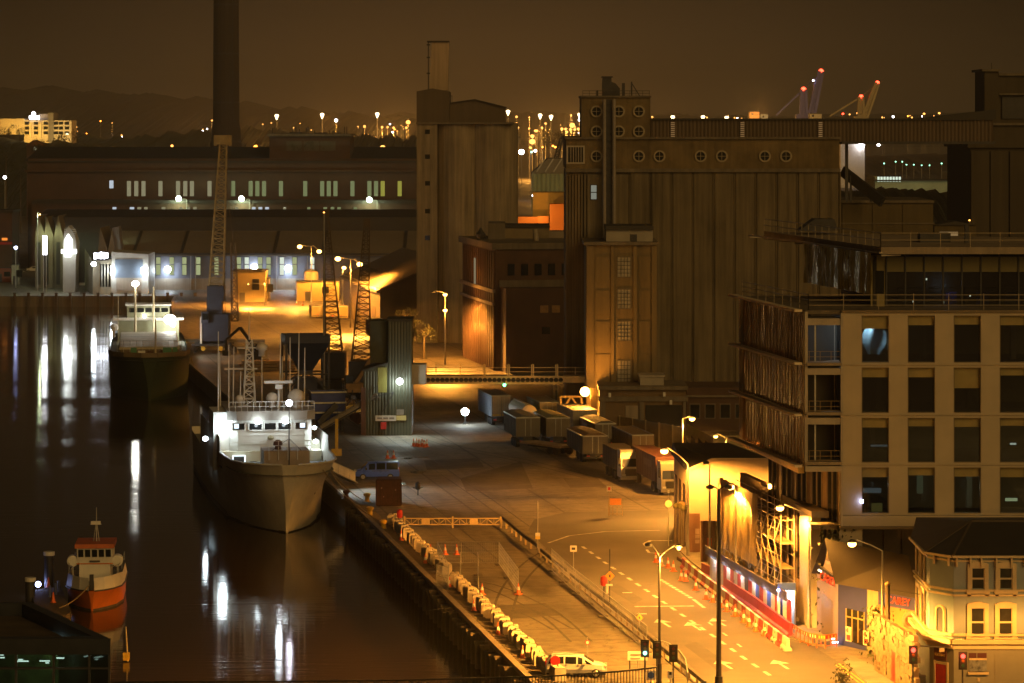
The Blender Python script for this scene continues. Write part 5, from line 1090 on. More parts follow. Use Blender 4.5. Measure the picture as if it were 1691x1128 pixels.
# raking loading conveyor from the green tower
t = thing('loading_conveyor', 'grey raking conveyor tube running down from the green tower', 'conveyor', (0,0,0))
a = at(531,706,426); b_ = at(624,652,424); mb = MB(); mb.tube(a, b_, .42, n=10); mb.build('tube', M('grey pipe', (.26,.23,.20)), t)
mb = MB(); mb.bar(a+Vector((-.4,.5,.5)), at(556,668,427), .5, .7); mb.build('side_chute', steel_d, t)
mb = MB()
for k in range(8): q = a.lerp(b_, k/7); mb.bar(q+Vector((0,-.5,.3)), q+Vector((0,-.5,1.2)), .06)
mb.bar(a+Vector((0,-.5,1.2)), b_+Vector((0,-.5,1.2)), .06); mb.bar(a-Vector((0,0,.3)), b_-Vector((0,0,.3)), .7, .15); mb.build('catwalk', steel_d, t)
p = G(556, 752); mb = MB(); mb.bar(p, Vector((p.x,p.y,at(556,692,p.y).z)), .35); mb.cbox(p+Vector((0,0,.4)), 1.2,1.2,.8); mb.build('prop', yellow, t)
mb = MB(); mb.bar(at(617,655,423), at(650,648,423), .15); mb.bar(at(650,648,423), at(628,686,423), .12); mb.build('stay', steel_d, t)
# clamshell grabs and mobile plant among the cranes
def grab(px, py, label, mat, sc_=1.0):
    t = thing('clamshell_grab', label, 'grab', G(px, py), random.uniform(-.4,.4), 'grabs parked under the cranes')
    for sgn in (-1,1):
        mb = MB(); mb.prismy([(sgn*.02,.0),(sgn*1.25*sc_,.75*sc_),(sgn*1.15*sc_,1.5*sc_),(sgn*.05,1.7*sc_)], -.9*sc_, .9*sc_); mb.build('jaw', mat, t)
    mb = MB(); mb.cbox((0,0,2.6*sc_), .7*sc_, .8*sc_, .5*sc_); [mb.bar((sx*1.1*sc_,sy*.6,1.4*sc_),(sx*.25,sy*.3,2.5*sc_),.12) for sx in (-1,1) for sy in (-1,1)]; mb.tube((0,0,2.7*sc_),(0,0,3.6*sc_),.1); mb.build('head', steel_d, t)
grab(582, 688, 'yellow clamshell grab resting beside the green tower', yellow); grab(594, 700, 'rusty clamshell grab nearest the green tower', rust, .9); grab(568, 680, 'tan clamshell grab behind the blue loading bin', M('tan steel', (.28,.17,.07), .7, .3, 1), 1.1); grab(640, 598, 'dark clamshell grab behind the green tower', steel_d)
def excavator(px, py, label, mat, flip=1):
    t = thing('material_handler', label, 'material handler', G(px, py), .2*flip)
    for sx in (-1.1,1.1): mb = MB(); mb.prismx([(-2,0.1),(2,.1),(2.3,.55),(2,1),(-2,1),(-2.3,.55)], sx-.35, sx+.35); mb.build('track', tyre, t)
    mb = MB(); mb.cbox((0,0,1.8), 2.6, 3.6, 1.3); mb.build('body', mat, t); mb = MB(); mb.cbox((-.8*flip,-1.0,2.9), 1.1, 1.4, 1.4); mb.build('cab', glass_d, t)
    mb = MB(); mb.bar((.3,0,2.2),(2.8*flip,0,6.2),.5); mb.bar((2.8*flip,0,6.2),(5.2*flip,0,4.2),.38); mb.build('boom', mat, t); mb = MB(); mb.bar((5.2*flip,0,4.2),(5.1*flip,0,2.4),.5); mb.cbox((5.1*flip,0,2.0),1.2,1,.8); mb.build('grapple', steel_d, t)
excavator(424, 604, 'dark material handler with raised arm on the far quay', steel_d, -1)
excavator(583, 660, 'rust coloured material handler under the crane masts', M('tan steel', (.28,.17,.07)), 1)
t = thing('timber_stack', 'low stack of long pallets behind the patrol ship masts', 'pallet stack', (0,0,0)); P = G(440, 612)
for k in range(3): mb = MB(); mb.cbox(P+Vector((k*.3,0,.3+k*.55)), 9, 2.4, .45, QA); mb.build('bundle', M('tan timber', (.30,.20,.10), .8, .3, 1), t)

# green clad elevator tower
P = G(600, 719); t = thing('elevator_tower', 'dark green corrugated elevator tower with wall lamp and sign', 'tower', P); d = P.y; s = ppm(d)
V = lambda px: (px-600)/s
z = lambda py: (719-py)/s
mb = MB(); mb.corr(V(641), V(680), 0, z(531), -.02, .36, .06); mb.corr(V(600), V(641), 0, z(613), -.02, .36, .06); mb.build('cladding', greenc, t)
mb = MB(); mb.box(V(641),.02,0,V(680),6,z(529)); mb.prismy([(V(600),0),(V(641),0),(V(641),z(600)),(V(600),z(613))], .02, 6.5); mb.build('wall', greenc, t)
mb = MB(); mb.prismy([(V(598),z(613)),(V(641),z(600)),(V(641),z(598)),(V(598),z(611))], -.4, 6.8); mb.build('lean_to_roof', slate, t); mb = MB(); mb.box(V(640)-.1,-.3,z(530),V(681),6.3,z(527)); mb.build('roof', slate, t)
mb = MB(); mb.box(V(624),-.1,z(648),V(639),-.08,z(607)); mb.build('translucent_panel', M('yellowed rooflight', (.22,.20,.05), .5, .2, 1), t)
mb = MB(); mb.box(V(600)-.3,-.05,0,V(604),-.15,z(640)); mb.build('corner_post', rust, t)
mb = MB(); mb.box(V(620),-.22,z(695),V(654),-.12,z(686)); sg = mb.build('sign_board', white, t); mb = MB(); mb.box(V(654.4),-.22,z(694),V(671),-.12,z(686)); mb.build('sign_board', M('cream sign', (.6,.5,.2), .6, .1, 2), t)
for k in range(3): mb = MB(); mb.box(V(623+k*10),-.235,z(692),V(631+k*10),-.222,z(689)); mb.build('sign_marking', M('grey print', (.25,.22,.2), .7, .1, 2), sg)
mb = MB(); mb.box(V(629),-.6,z(708),V(638),-.1,z(697)); mb.build('hose_box', redp, t)
mb = MB(); mb.box(V(655),-.12,z(685),V(667),-.1,z(676)); mb.build('wall_vent', steel, t)
mb = MB(); mb.box(V(680),1.0,z(636),V(703),4.5,z(603)); mb.build('transfer_box', M('grey render', (.34,.31,.26)), t)
mb = MB(); mb.box(V(611),1,z(531),V(641),5.5,z(500)*0+z(600)); mb.build('rear_stack', M('dark green plant', (.05,.055,.035), .7, .3, 1), t)
q = thing('wall_lamp', 'white wall lamp glowing on the green elevator tower', 'lamp', at(660,630,d-.9)); mb = MB(); mb.sphere((0,0,0),.42,12,7); mb.build('lens', E('tower lamp lens', (.9,1,.95), 34), q, smooth=True); mb = MB(); mb.cbox((0,.5,.25),.25,.9,.15); mb.build('bracket', steel_d, q)
light((0,-.8,-.5), 300, (.86,1,.9), q, radius=.25); light((.2,-2.2,-.2), 3000, (.86,1,.92), q, 104, (.12,-.25,-1), .3)
# perforated gantry bridge
d = 432; t = thing('gantry_bridge', 'cream castellated conveyor bridge between green tower and silo', 'conveyor bridge', (0,0,0))
crm = M('cream girder paint', (.66,.52,.28), .6, .25, .5)
x0, x1, zt, zb_ = X(703,d), X(930,d), Z(621,d), Z(634.5,d); zc = (zt+zb_)/2; n = 29; pw = (x1-x0)/n; R = .30; mb = MB()
mb.box(x0,d,zt-.18,x1,d+.5,zt); mb.box(x0,d,zb_,x1,d+.5,zb_+.18)
web = MB()
for k in range(n):                                                               # web plate with round openings
    cx = x0+pw*(k+.5); c8 = [(cx+R*math.cos(2*math.pi*i/12), zc+R*math.sin(2*math.pi*i/12)) for i in range(12)]
    hw = pw/2; top, bot = zt-.18, zb_+.18
    outer = []
    for i in range(12):
        a_ = 2*math.pi*i/12; cx_, sz_ = math.cos(a_), math.sin(a_); kx = hw/abs(cx_) if abs(cx_) > 1e-6 else 1e9; kz = ((top-bot)/2)/abs(sz_) if abs(sz_) > 1e-6 else 1e9; kk = min(kx, kz); outer.append((cx+kk*cx_, zc+kk*sz_))
    for i in range(12):
        j = (i+1)%12; web.quad((c8[i][0],d+.2,c8[i][1]),(outer[i][0],d+.2,outer[i][1]),(outer[j][0],d+.2,outer[j][1]),(c8[j][0],d+.2,c8[j][1]))
        web.quad((c8[i][0],d+.2,c8[i][1]),(c8[j][0],d+.2,c8[j][1]),(c8[j][0],d+.3,c8[j][1]),(c8[i][0],d+.3,c8[i][1]))
    for sx, sz in ((-1,1),(1,1),(1,-1),(-1,-1)):
        i0 = {(1,1):1,(-1,1):4,(-1,-1):7,(1,-1):10}[(sx,sz)]; web.quad((outer[i0][0],d+.2,outer[i0][1]),(outer[i0+1][0],d+.2,outer[i0+1][1]),(cx+sx*hw,d+.2,zc+sz*(top-bot)/2))
mb.build('girder_flange', crm, t); web.build('girder_web', crm, t)
mb = MB(); mb.box(x0,d+.6,zb_+.1,x1,d+2.4,zb_+.3); mb.box(x0,d+2.4,zb_,x1,d+2.6,zt); mb.build('conveyor_trough', steel_d, t)
mb = MB(); fb(mb, 930, 621, 985, 632, d, 2).build('end_box', crm, t)
mb = MB()
for px in (703,720,760,800,840,880,920,950,978): mb.bar(at(px,621,d+.2), at(px,601 if px % 40 == 0 else 606,d+.2), .09); 
mb.bar(at(703,607,d+.2), at(980,607,d+.2), .07); mb.bar(at(703,614,d+.2), at(980,614,d+.2), .06); mb.build('handrail', crm, t)
for px in (800,840,880,920): mb = MB(); mb.bar(at(px-2,622,d), at(px-2,602,d), .14); mb.bar(at(px+1,622,d), at(px+1,602,d), .14); mb.build('stanchion', crm, t)
mb = MB(); mb.bar(at(915,634,d+1), G(915,696), .3); mb.bar(at(922,634,d+1), G(922,696), .3); mb.build('leg', crm, t)
mb = MB(); P_ = [at(926,655,426), at(960,655,426), at(962,681,426), at(927,681,426), at(943,655,426)]
for a, b_ in ((0,1),(0,3),(1,2),(3,2),(4,3),(4,2)): mb.bar(P_[a], P_[b_], .22)
mb.bar(P_[3], G(927,702), .25); mb.bar(P_[2], G(962,702), .25); mb.build('truss_frame', M('pale yellow steel', (.62,.45,.16), .6, .2, 1), t)
q = thing('flood_lamp', 'fierce sodium flood lamp above the white container', 'lamp', at(966,647,422)); mb = MB(); mb.sphere((0,0,0),.62,14,8); mb.build('lens', e_sod, q, smooth=True); mb = MB(); mb.cbox((0,.5,.1),.5,.8,.4); mb.bar((0,.8,0),(-.3,4,-.8),.12); mb.build('bracket', steel_d, q)
light((0,-.9,.1), 3200, SOD, q, radius=.35); light((.4,-.6,-.4), 2200, SOD, q, radius=.3)
q = thing('signal_lamp', 'tiny green signal lamp under the gantry bridge', 'lamp', at(833,636,d-.2)); mb = MB(); mb.sphere((0,0,0),.2,8,5); mb.build('lens', E('green signal', (.15,1,.4), 8), q); mb = MB(); mb.tube((0,.2,0),(0,.2,.6),.06); mb.build('bracket', steel_d, q)
t = thing('wall_panel_fence', 'cream boundary panel fence under the sodium flood lamp', 'fence', (0,0,0))
for k in range(7):
    a = at(987,640+0*k,424) if False else Vector((X(982,424)+k*1.5, 424-k*3.2, 0)); b_ = Vector((X(982,424)+(k+1)*1.5-.06, 424-(k+1)*3.2+.1, 0)); mb = MB(); mb.quad(a, b_, b_+Vector((0,0,3.0)), a+Vector((0,0,3.0))); mb.bar(a, a+Vector((0,0,3.1)), .15); mb.build('fence_panel', M('cream sheet', (.5,.38,.18), .7, .2, 1), t)
mb = MB(); fb(mb, 975, 640, 986, 690, 421, .3).build('tall_panel', MATS['cream sheet'], t)

# work lamp in the dark arch
P = G(768, 702); q = thing('work_light', 'brilliant white work light on a stand in the dark yard', 'lamp', P); zl = (702-680)/ppm(P.y); mb = MB(); mb.sphere((0,0,zl),.5,12,7); mb.build('lens', E('work light lens', (.85,.97,1), 40), q, smooth=True)
mb = MB(); mb.tube((0,.3,0),(0,.3,zl),.05); [mb.bar((0,.3,.5),(math.cos(a_)*.6,.3+math.sin(a_)*.6,0),.05) for a_ in (0,2.1,4.2)]; mb.build('tripod', steel_d, q); light((0,-.8,zl+.1), 420, (.82,.95,1), q, radius=.25)

# ------------------------------------------------------------------ street lamps
def street_lamp(px, py, top_py, lamp, label, lit=True, power=4200, col=SOD, r=.30, group='sodium street lamps', wid=.11, extra=None, name='street_lamp', kind=None, aim=None):
    """column at (px,py) up to top_py; lamp = (px,py) of the lantern (or a list of them)"""
    P = G(px, py); t = thing(name, label, 'street lamp', P, group=group); s = ppm(P.y); zt = (py-top_py)/s
    mb = MB(); mb.tube((0,0,0),(0,0,1.4),wid*1.5,n=8); mb.tube((0,0,1.4),(0,0,zt),wid,wid*.6,8); mb.build('column', steel if kind is None else kind, t, smooth=False)
    for lp in (lamp if isinstance(lamp, list) else [lamp]):
        c = Vector(((lp[0]-px)/s, 0, (py-lp[1])/s)); on = lit and (len(lp) < 3 or lp[2])
        mb = MB(); mb.path([(0,0,zt),(c.x*.35,0,zt+max(0,(c.z-zt)*.5)+.12),(c.x*.85,0,c.z+.25)], .05, 6); mb.build('arm', steel if kind is None else kind, t)
        mb = MB(); dx = .55 if c.x >= 0 else -.55
        vs = [(c.x-dx*.6,0,c.z+.12)]; mb.lathe([(.08,.28),(.26,.2),(.30,.08),(.24,.02)], 10, (c.x,0,c.z)); mb.build('lantern', steel_d, t)
        if on:
            mb = MB(); mb.sphere((c.x,0,c.z-.06), r*.85, 12, 7, .75); mb.build('lens', e_sod, t, smooth=True)
            light((c.x,0,c.z-r-.12), power*2.2, col, t, 168 if aim is None else 130, aim or (0,0,-1), .2, .3, True); light((c.x,-r-.25,c.z-.05), power*(.35 if aim is None else .04), col, t, radius=.2)
        else:
            mb = MB(); mb.cbox((c.x,0,c.z-.02), .5, .2, .06); mb.build('lens', M('unlit lens', (.3,.3,.28), .2, .1, 1), t)
    return t
street_lamp(1136,920,766,(1097,744),'street lamp with long left arm at the white gable corner', power=3200, r=.42)
street_lamp(1172,943,770,(1166,766,False),'unlit tall street lamp against the white gable', lit=False)
street_lamp(1215,985,812,(1206,803),'street lamp glowing before the netted scaffold', power=1700, r=.40)
street_lamp(1336,1040,853,(1288,838),'street lamp leaning over the works barriers by the scaffold', power=2300, r=.36)
street_lamp(1457,1110,910,(1407,897),'street lamp beside the blue hire shop and stone wall', power=800, r=.36, aim=(-.15,-.75,-1))
street_lamp(1089,1128,920,[(1071,902,False),(1121,905,True)],'twin arm street lamp on the near side of the road', power=9500, col=(1,.40,.05), r=.15, kind=steel_d)
street_lamp(1187,1150,809,[(1172,807),(1203,807)],'tall dark twin headed lamp column in the foreground', lit=False, wid=.19, kind=steel_d)
street_lamp(1127,822,692,(1143,691),'street lamp behind the white gable roof', power=3600, r=.36)
street_lamp(1200,800,724,(1182,720),'small lamp behind the office strip', power=900, r=.26)
street_lamp(735,602,484,[(716,483,False),(735,486,True),(735,512,True)],'lamp column with two lit lanterns beside the brick mill', power=5000, r=.42)
street_lamp(514,500,407,[(495,407),(527,415)],'twin sodium lamp before the transit shed, left', power=2400, r=.62)
street_lamp(579,541,429,[(558,427),(594,436)],'twin sodium lamp beside the quay shed gable', power=4200, r=.66)
street_lamp(566,500,445,[(568,442)],'low sodium lamp between the twin lamps', power=2500, r=.55)
street_lamp(437,505,470,[(410,469),(437,468)],'low sodium lamp hidden behind the yellow crane', power=1500, r=.12)
street_lamp(1752,1190,968,(1728,965),'street lamp across the road from the pub', power=1000, r=.3)
street_lamp(62,480,352,[(66,354)],'greenish lamp column on the far left quay', power=700, r=.2, col=GRN)
# ------------------------------------------------------------------ office block under construction
D = 259.0; T = thing('office_block', 'unfinished office block with tan panels, dark windows and sheeted end', 'office block', (0,0,0))
panel = M('tan facade panel', (.45,.39,.29), .6, .12, .5, streak=.2); reveal = M('bronze reveal', (.16,.12,.07), .5, .15, 1)
wg = bpy.data.materials.new('office glass'); wg.use_nodes = True; N = wg.node_tree.nodes; Lk = wg.node_tree.links; N.remove(N['Principled BSDF'])
tr = N.new('ShaderNodeBsdfTransparent'); tr.inputs[0].default_value = (.50,.55,.52,1); gl = N.new('ShaderNodeBsdfGlossy'); gl.inputs[0].default_value = (.7,.7,.7,1); gl.inputs['Roughness'].default_value = .04; mx = N.new('ShaderNodeMixShader'); mx.inputs[0].default_value = .14
Lk.new(tr.outputs[0], mx.inputs[1]); Lk.new(gl.outputs[0], mx.inputs[2]); Lk.new(mx.outputs[0], N['Material Output'].inputs[0])
blind = M('olive blind', (.30,.25,.11), .8, .15, 1)
YF = [(516,602),(602,685),(685,767),(767,851)]
wx = [(1423,1468),(1499,1544),(1575,1620),(1651,1696),(1727,1772)]
ed = [1392]+[v for p in wx for v in p]+[1800]
piers = [(1392,1423),(1468,1499),(1544,1575),(1620,1651),(1696,1727),(1772,1800)]
for r_, (y0, y1) in enumerate(YF):
    for a, b_ in piers: mb = MB(); fb(mb, a+.15, y0+.8, b_-.15, y1-.6, D, .35).build('pier_panel', panel, T)
    for a, b_ in wx:
        if a > 1700: continue
        top, bot = y0+5, y1-3
        mb = MB(); fb(mb, a, y0+.8, b_, top, D+.02, .3); 
        if bot < y1-.6: fb(mb, a, bot, b_, y1-.6, D+.02, .3)
        mb.build('spandrel_panel', panel, T)
        o = MB(); fb(o, a, top, a+1.2, bot, D+.04, .5); fb(o, b_-1.2, top, b_, bot, D+.04, .5); fb(o, a+1.2, top, b_-1.2, top+1, D+.04, .5); fb(o, a+1.2, bot-1, b_-1.2, bot, D+.04, .5); wo = o.build('window', reveal, T)
        mb = MB(); fb(mb, a+1.2, top+1, b_-1.2, bot-1, D+.4, .03).build('pane', wg, wo)
        mb = MB(); fb(mb, a+1.2, top+1, b_-1.2, top+random.choice((13,14,15,16,16,22,34)), D+.36, .03).build('blind', blind, wo)
for y in (602,685,767): mb = MB(); fb(mb, 1391, y-.7, 1800, y+.9, D-.12, .4).build('floor_ledge', panel, T)
mb = MB(); fb(mb, 1390, 512.5, 1800, 516.5, D-.15, .6).build('cornice', reveal, T)
mb = MB(); fb(mb, 1390.2, 851.4, 1800, 869, D+.02, .35); mb.build('bottom_panel', panel, T)
mb = MB(); fb(mb, 1388, 869.5, 1800, 874, D-.25, .8).build('soffit_band', reveal, T)
# inside: slabs, rear wall, core
zf = [Z(y, D) for y in (516,602,685,767,869)]
mb = MB()
for z in zf: mb.box(X(1334,D)+.3, D+.8, z-.35, X(1800,D), D+18, z)
mb.build('floor_slab', concrete_d, T)
mb = MB(); mb.box(X(1334,D)+3, D+12, 0, X(1800,D), D+12.3, zf[0]); mb.build('core_wall', M('bare interior wall', (.20,.17,.12), .9, .3, .3), T)
for k, (x, y) in enumerate(((1450,640),(1525,560),(1600,660),(1673,560),(1600,800),(1525,790),(1440,720))): mb = MB(); fb(mb, x-4, y-30, x+5, y+38, D+6, .5).build('interior_column', concrete, T)
# hanging blue sheet in the top window
mb = MB(); pts = []
for i in range(9):
    for j in range(11):
        u_, v_ = i/8, j/10; hw = 11+9*math.sin(math.pi*min(1,v_*1.05)); pts.append(at(1444+(u_-.5)*2*hw, 535+v_*50, D+1.2+.25*math.sin(u_*9+v_*3)))
mb.add(pts, [(i*11+j,(i+1)*11+j,(i+1)*11+j+1,i*11+j+1) for i in range(8) for j in range(10)]); mb.build('plastic_sheet', M('pale blue plastic sheet', (.45,.62,.80), .4, .2, 1), T, smooth=True)
mb = MB(); mb.quad(at(1457,540,D+2.2), at(1467,545,D+2), at(1467,580,D+2), at(1458,574,D+2.2)); mb.build('plastic_sheet', MATS['pale blue plastic sheet'], T)
light(at(1440,548,D+.85)+Vector((-.6,-.1,.5)), 230, (.75,.88,1), T, radius=.2)
light(at(1590,800,D+4), 60, (.9,1,.8), T, radius=.2); light(at(1440,800,D+5), 45, (.8,.85,1), T, radius=.2)
def small_lamp(px, py, dd, w_, h_, col, st, nm='interior_lamp'):
    mb = MB(); mb.cbox(at(px,py,dd), w_/ppm(dd), .1, h_/ppm(dd)); mb.build(nm, E(nm+str(px)+str(py), col, st), T)
small_lamp(1423,828,D-.3,4.5,6,(.5,.55,1),22,'site_lamp'); small_lamp(1670,825,D+3,20,5,(.95,1,.6),.9); small_lamp(1673,733,D+5,10,3,(1,1,.9),1.2); small_lamp(1645,566,D+3,5,8,(.2,.3,1),4); small_lamp(1524,528,D+3,5,8,(.9,1,.7),1.4)
small_lamp(1448,838,D+4,18,14,(1,.72,.2),.16); small_lamp(1452,736,D+5,28,3,(.7,.8,.9),.18); small_lamp(1440,810,D+6,30,8,(.75,.85,1),.2); small_lamp(1519,800,D+6,10,30,(.7,.75,.45),.14)
# corner bays: open balconies
for r_, (y0, y1) in enumerate(((526,608),(608,690),(690,772))):
    mb = MB(); fb(mb, 1334, y0, 1389.5, y0+11, D, 2.6).build('balcony_beam', concrete_l, T)
    mb = MB(); fb(mb, 1332, y1-9, 1390.5, y1-4, D-.4, 3.2).build('balcony_slab', concrete, T)
    mb = MB(); fb(mb, 1345, y0+11, 1347.5, y1-8, D+.3, .12).build('prop', steel, T)
    mb = MB(); fb(mb, 1334, y0+11, 1389, y1-8, D+2.7, .1).build('back_glazing', glass_d, T); mb = MB(); fb(mb, 1372, y0+11, 1379, y1-8, D+2.5, .15).build('column', concrete, T)
    mb = MB(); [fb(mb, 1335, y, 1389, y+.7, D+.1, .04) for y in (y1-28,y1-19,y1-12)]; [fb(mb, x, y1-28, x+.8, y1-8, D+.1, .04) for x in (1336,1354,1372,1387)]; mb.build('guard_rail', M('ochre rail', (.3,.2,.08), .6, .1, 1), T)
mb = MB(); fb(mb, 1329, 515, 1334, 775, D-.1, .5); fb(mb, 1388.5, 517, 1392, 870, D-.1, .4); fb(mb, 1330, 770, 1391, 779, D-.4, 3); mb.build('corner_post', concrete_l, T)
# sheeted end wall
A = Vector((X(1330,D),D,0)); B = Vector((X(1226,281),281,0)); U_ = (B-A); nrm = Vector((-abs(U_.y),-U_.x if False else -abs(U_.x),0)).normalized()
sheetm = bpy.data.materials.new('bare plastic sheeting'); sheetm.use_nodes = True; N = sheetm.node_tree.nodes; Lk = sheetm.node_tree.links; b = N['Principled BSDF']; pass
sheetm = M('painted glint sheet', (.42,.25,.08), .27, .85, .9, metal=.75, streak=.9)  # gold sodium reflections and their streaks are put into the sheet colour
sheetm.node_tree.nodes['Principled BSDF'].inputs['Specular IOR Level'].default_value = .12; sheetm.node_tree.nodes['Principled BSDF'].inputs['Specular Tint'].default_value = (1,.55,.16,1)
sheetg = M('painted gold sheeting', (.95,.58,.15), .3, .7, .9, metal=.6, streak=.9)  # sodium glow on this sheeting is put into its bright gold colour
def curtain(a, b_, z0, z1, n, amp, seed, name, mat, parent):
    rnd = random.Random(seed); mb = MB(); nz = 7; vs = []; d_ = (b_-a); nn = Vector((d_.y,-d_.x,0)).normalized()
    ph = [rnd.uniform(-1,1) for _ in range(n+1)]
    for i in range(n+1):
        for j in range(nz+1):
            p = a+d_*(i/n); w_ = amp*(ph[i]+.45*math.sin(i*1.7+j*.9+seed)+.3*rnd.uniform(-1,1)); p = p-nn*w_; vs.append((p.x,p.y,z0+(z1-z0)*j/nz))
    mb.add(vs, [(i*(nz+1)+j,(i+1)*(nz+1)+j,(i+1)*(nz+1)+j+1,i*(nz+1)+j+1) for i in range(n) for j in range(nz)]); return mb.build(name, mat, parent, smooth=True)
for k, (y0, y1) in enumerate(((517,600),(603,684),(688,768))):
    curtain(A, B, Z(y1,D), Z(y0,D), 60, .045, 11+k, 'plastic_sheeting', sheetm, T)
mb = MB()
for k in range(23): p = A.lerp(B, k/22)+Vector((-.16,-.02,0)); mb.bar(p+Vector((0,0,Z(769,D))), p+Vector((0,0,Z(515,D))), .05)
mb.build('mullion', M('bronze mullion', (.20,.14,.06), .35, .2, 1, metal=.5), T)
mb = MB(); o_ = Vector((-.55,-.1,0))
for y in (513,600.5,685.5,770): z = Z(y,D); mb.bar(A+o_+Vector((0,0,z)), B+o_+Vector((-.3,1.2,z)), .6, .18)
mb.build('edge_slab', M('lamp brightened slab edge', (.72,.62,.45), .8, .2, .6), T)  # lamp light on the slab edges is put into a paler concrete
mb = MB(); mb.bar(B+Vector((-.1,0,Z(770,D))), B+Vector((-.1,0,Z(513,D))), .35); mb.build('corner_post', concrete_l, T)
mb = MB(); mb.prism([(A.x+.1,A.y+.5),(X(1390,D),D+2.8),(X(1390,D),D+20),(B.x+3,B.y+1)], Z(770,D), Z(515,D)); mb.build('inner_core', M('dark interior', (.03,.027,.02), .9, .2, 1), T)
mb = MB(); mb.bar(A+Vector((-.3,.3,Z(776,D))), B+Vector((.3,0,Z(776,D))), .5, .6); mb.build('soffit_beam', M('pale yellow steel', (.62,.45,.16)), T)
# recessed lower storey
ra = Vector((X(1392,D+1),D+1,0)); rb = Vector((X(1268,276),276,0))
for k in range(15):
    p = ra.lerp(rb, k/15); q = ra.lerp(rb, (k+.9)/15); mb = MB(); mb.quad(p,q,q+Vector((0,0,Z(772,D))),p+Vector((0,0,Z(772,D)))); mb.build('glazing_panel', glass_d if k % 3 else M('brown cladding', (.18,.13,.075), .6, .2, 1), T)
    mb = MB(); mb.bar(p, p+Vector((0,0,Z(772,D))), .14); mb.build('mullion', reveal, T)
mb = MB(); fbg(mb, 1391, 874, 1424, D+.2, .5).build('ground_pier', panel, T); mb = MB(); fbg(mb, 1386, 778, 1391, D+.1, .3).build('ground_pier', concrete_l, T)
mb = MB(); fbg(mb, 1424.5, 874, 1800, D+5, .3).build('ground_wall', M('brown cladding', (.18,.13,.075)), T)
for x in (1460,1490,1540,1560): mb = MB(); fbg(mb, x, 876, x+3, D+4.8, .15).build('mullion', reveal, T)
mb = MB(); fbg(mb, 1567, 874, 1580, D+1, .6).build('ground_pier', panel, T)
# setback top storey
zt0, zt1 = Z(513,D), Z(418,264)
mb = MB(); mb.prism([(X(1334,D),D+.3),(X(1800,D),D+.3),(X(1800,D),D+20),(B.x,B.y),(A.x,A.y)], zt0-.3, zt0); mb.build('terrace_deck', concrete_d, T)
d = 265
for k in range(9):
    a = 1464+k*31.2; mb = MB(); fb(mb, a+1.2, 424, a+30, 449, d, .1).build('spandrel_panel', M('olive spandrel', (.20,.17,.06), .5, .15, .6), T); mb = MB(); fb(mb, a+1.2, 450, a+30, 512, d+.05, .05).build('glazing_panel', wg, T)
    mb = MB(); fb(mb, a-1.2, 420, a+1.2, 514, d-.12, .3).build('mullion', steel_d, T)
mb = MB(); fb(mb, 1438, 421, 1463, 512, d+.03, .2).build('end_panel', blind, T)
mb = MB(); fb(mb, 1446, 447, 1460, 485, d-.05, .05).build('end_window', glass_d, T)
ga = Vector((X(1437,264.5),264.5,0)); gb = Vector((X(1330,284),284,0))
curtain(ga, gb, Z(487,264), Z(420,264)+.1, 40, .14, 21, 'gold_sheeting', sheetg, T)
mb = MB(); mb.prism([(ga.x+.3,ga.y+.4),(X(1800,d),d+8),(X(1800,d),d+16),(gb.x+3,gb.y)], zt0, zt1-.2); mb.build('inner_core', MATS['dark interior'], T)
for k, (x, w_) in enumerate(((1470,10),(1510,16),(1562,18),(1612,22),(1660,26))): mb = MB(); fb(mb, x, 482, x+w_, 510, d+2.5, .1).build('blue_sheet', M('blue tarpaulin', (.03,.05,.28), .6, .2, 1), T)
light(at(1560,470,d+2), 26, (.5,.65,1), T, radius=.2); light(at(1490,480,d+2), 14, (.9,.95,1), T, radius=.2)
for (x, y) in ((1486,494),(1490,489),(1508,498),(1530,461),(1558,499),(1602,488)): small_lamp(x, y, d+1.5, 2.0, 3.0, (1,.95,.8), 2.5)
rz_ = zt1; r0 = [(X(1455,262),262),(X(1800,262),262),(X(1800,262),282),(X(1262,300),300)]
mb = MB(); mb.prism(r0, rz_, rz_+.55); mb.build('roof_slab', concrete, T)
mb = MB(); mb.bar((X(1455,262),261.9,rz_+.1),(X(1238,303),303,rz_+.1),.3,.12)
for k in range(9): q = Vector((X(1455,262),262,rz_-.1)).lerp(Vector((X(1238,303),303,rz_-.1)), k/8); mb.bar(q, q+Vector((1.6,.6,0)), .12)
mb.build('roof_outrigger', concrete_l, T)
mb = MB()
pts = [Vector((X(1800,262),262.2,rz_+.55)), Vector((X(1455,262),262.2,rz_+.55)), Vector((X(1262,300),300,rz_+.55))]
for a, b_ in zip(pts, pts[1:]):
    for h_ in (.55,1.1): mb.bar(a+Vector((0,0,h_)), b_+Vector((0,0,h_)), .05)
    n = int((b_-a).length/2.2)
    for k in range(n+1): q = a.lerp(b_, k/n); mb.bar(q, q+Vector((0,0,1.15)), .06)
pts = [Vector((X(1800,D),D+.5,zt0)), Vector((X(1336,D),D+.5,zt0)), Vector((B.x,B.y,zt0))]
for a, b_ in zip(pts, pts[1:]):
    for h_ in (.4,.8,1.2): mb.bar(a+Vector((0,0,h_)), b_+Vector((0,0,h_)), .045)
    n = int((b_-a).length/2.6)
    for k in range(n+1): q = a.lerp(b_, k/n); mb.bar(q, q+Vector((0,0,1.3)), .055)
mb.build('edge_protection', M('scaffold rail', (.30,.25,.17), .5, .2, 1), T)
mb = MB(); fb(mb, 1520, 385, 1570, 401, 272, 2); fb(mb, 1594, 372, 1600, 401, 270, .6); mb.prismy([(X(1320,290),Z(381,290)),(X(1345,290),Z(362,290)),(X(1378,290),Z(362,290)),(X(1384,290),Z(381,290))], 290, 293); mb.build('roof_plant', steel_d, T)
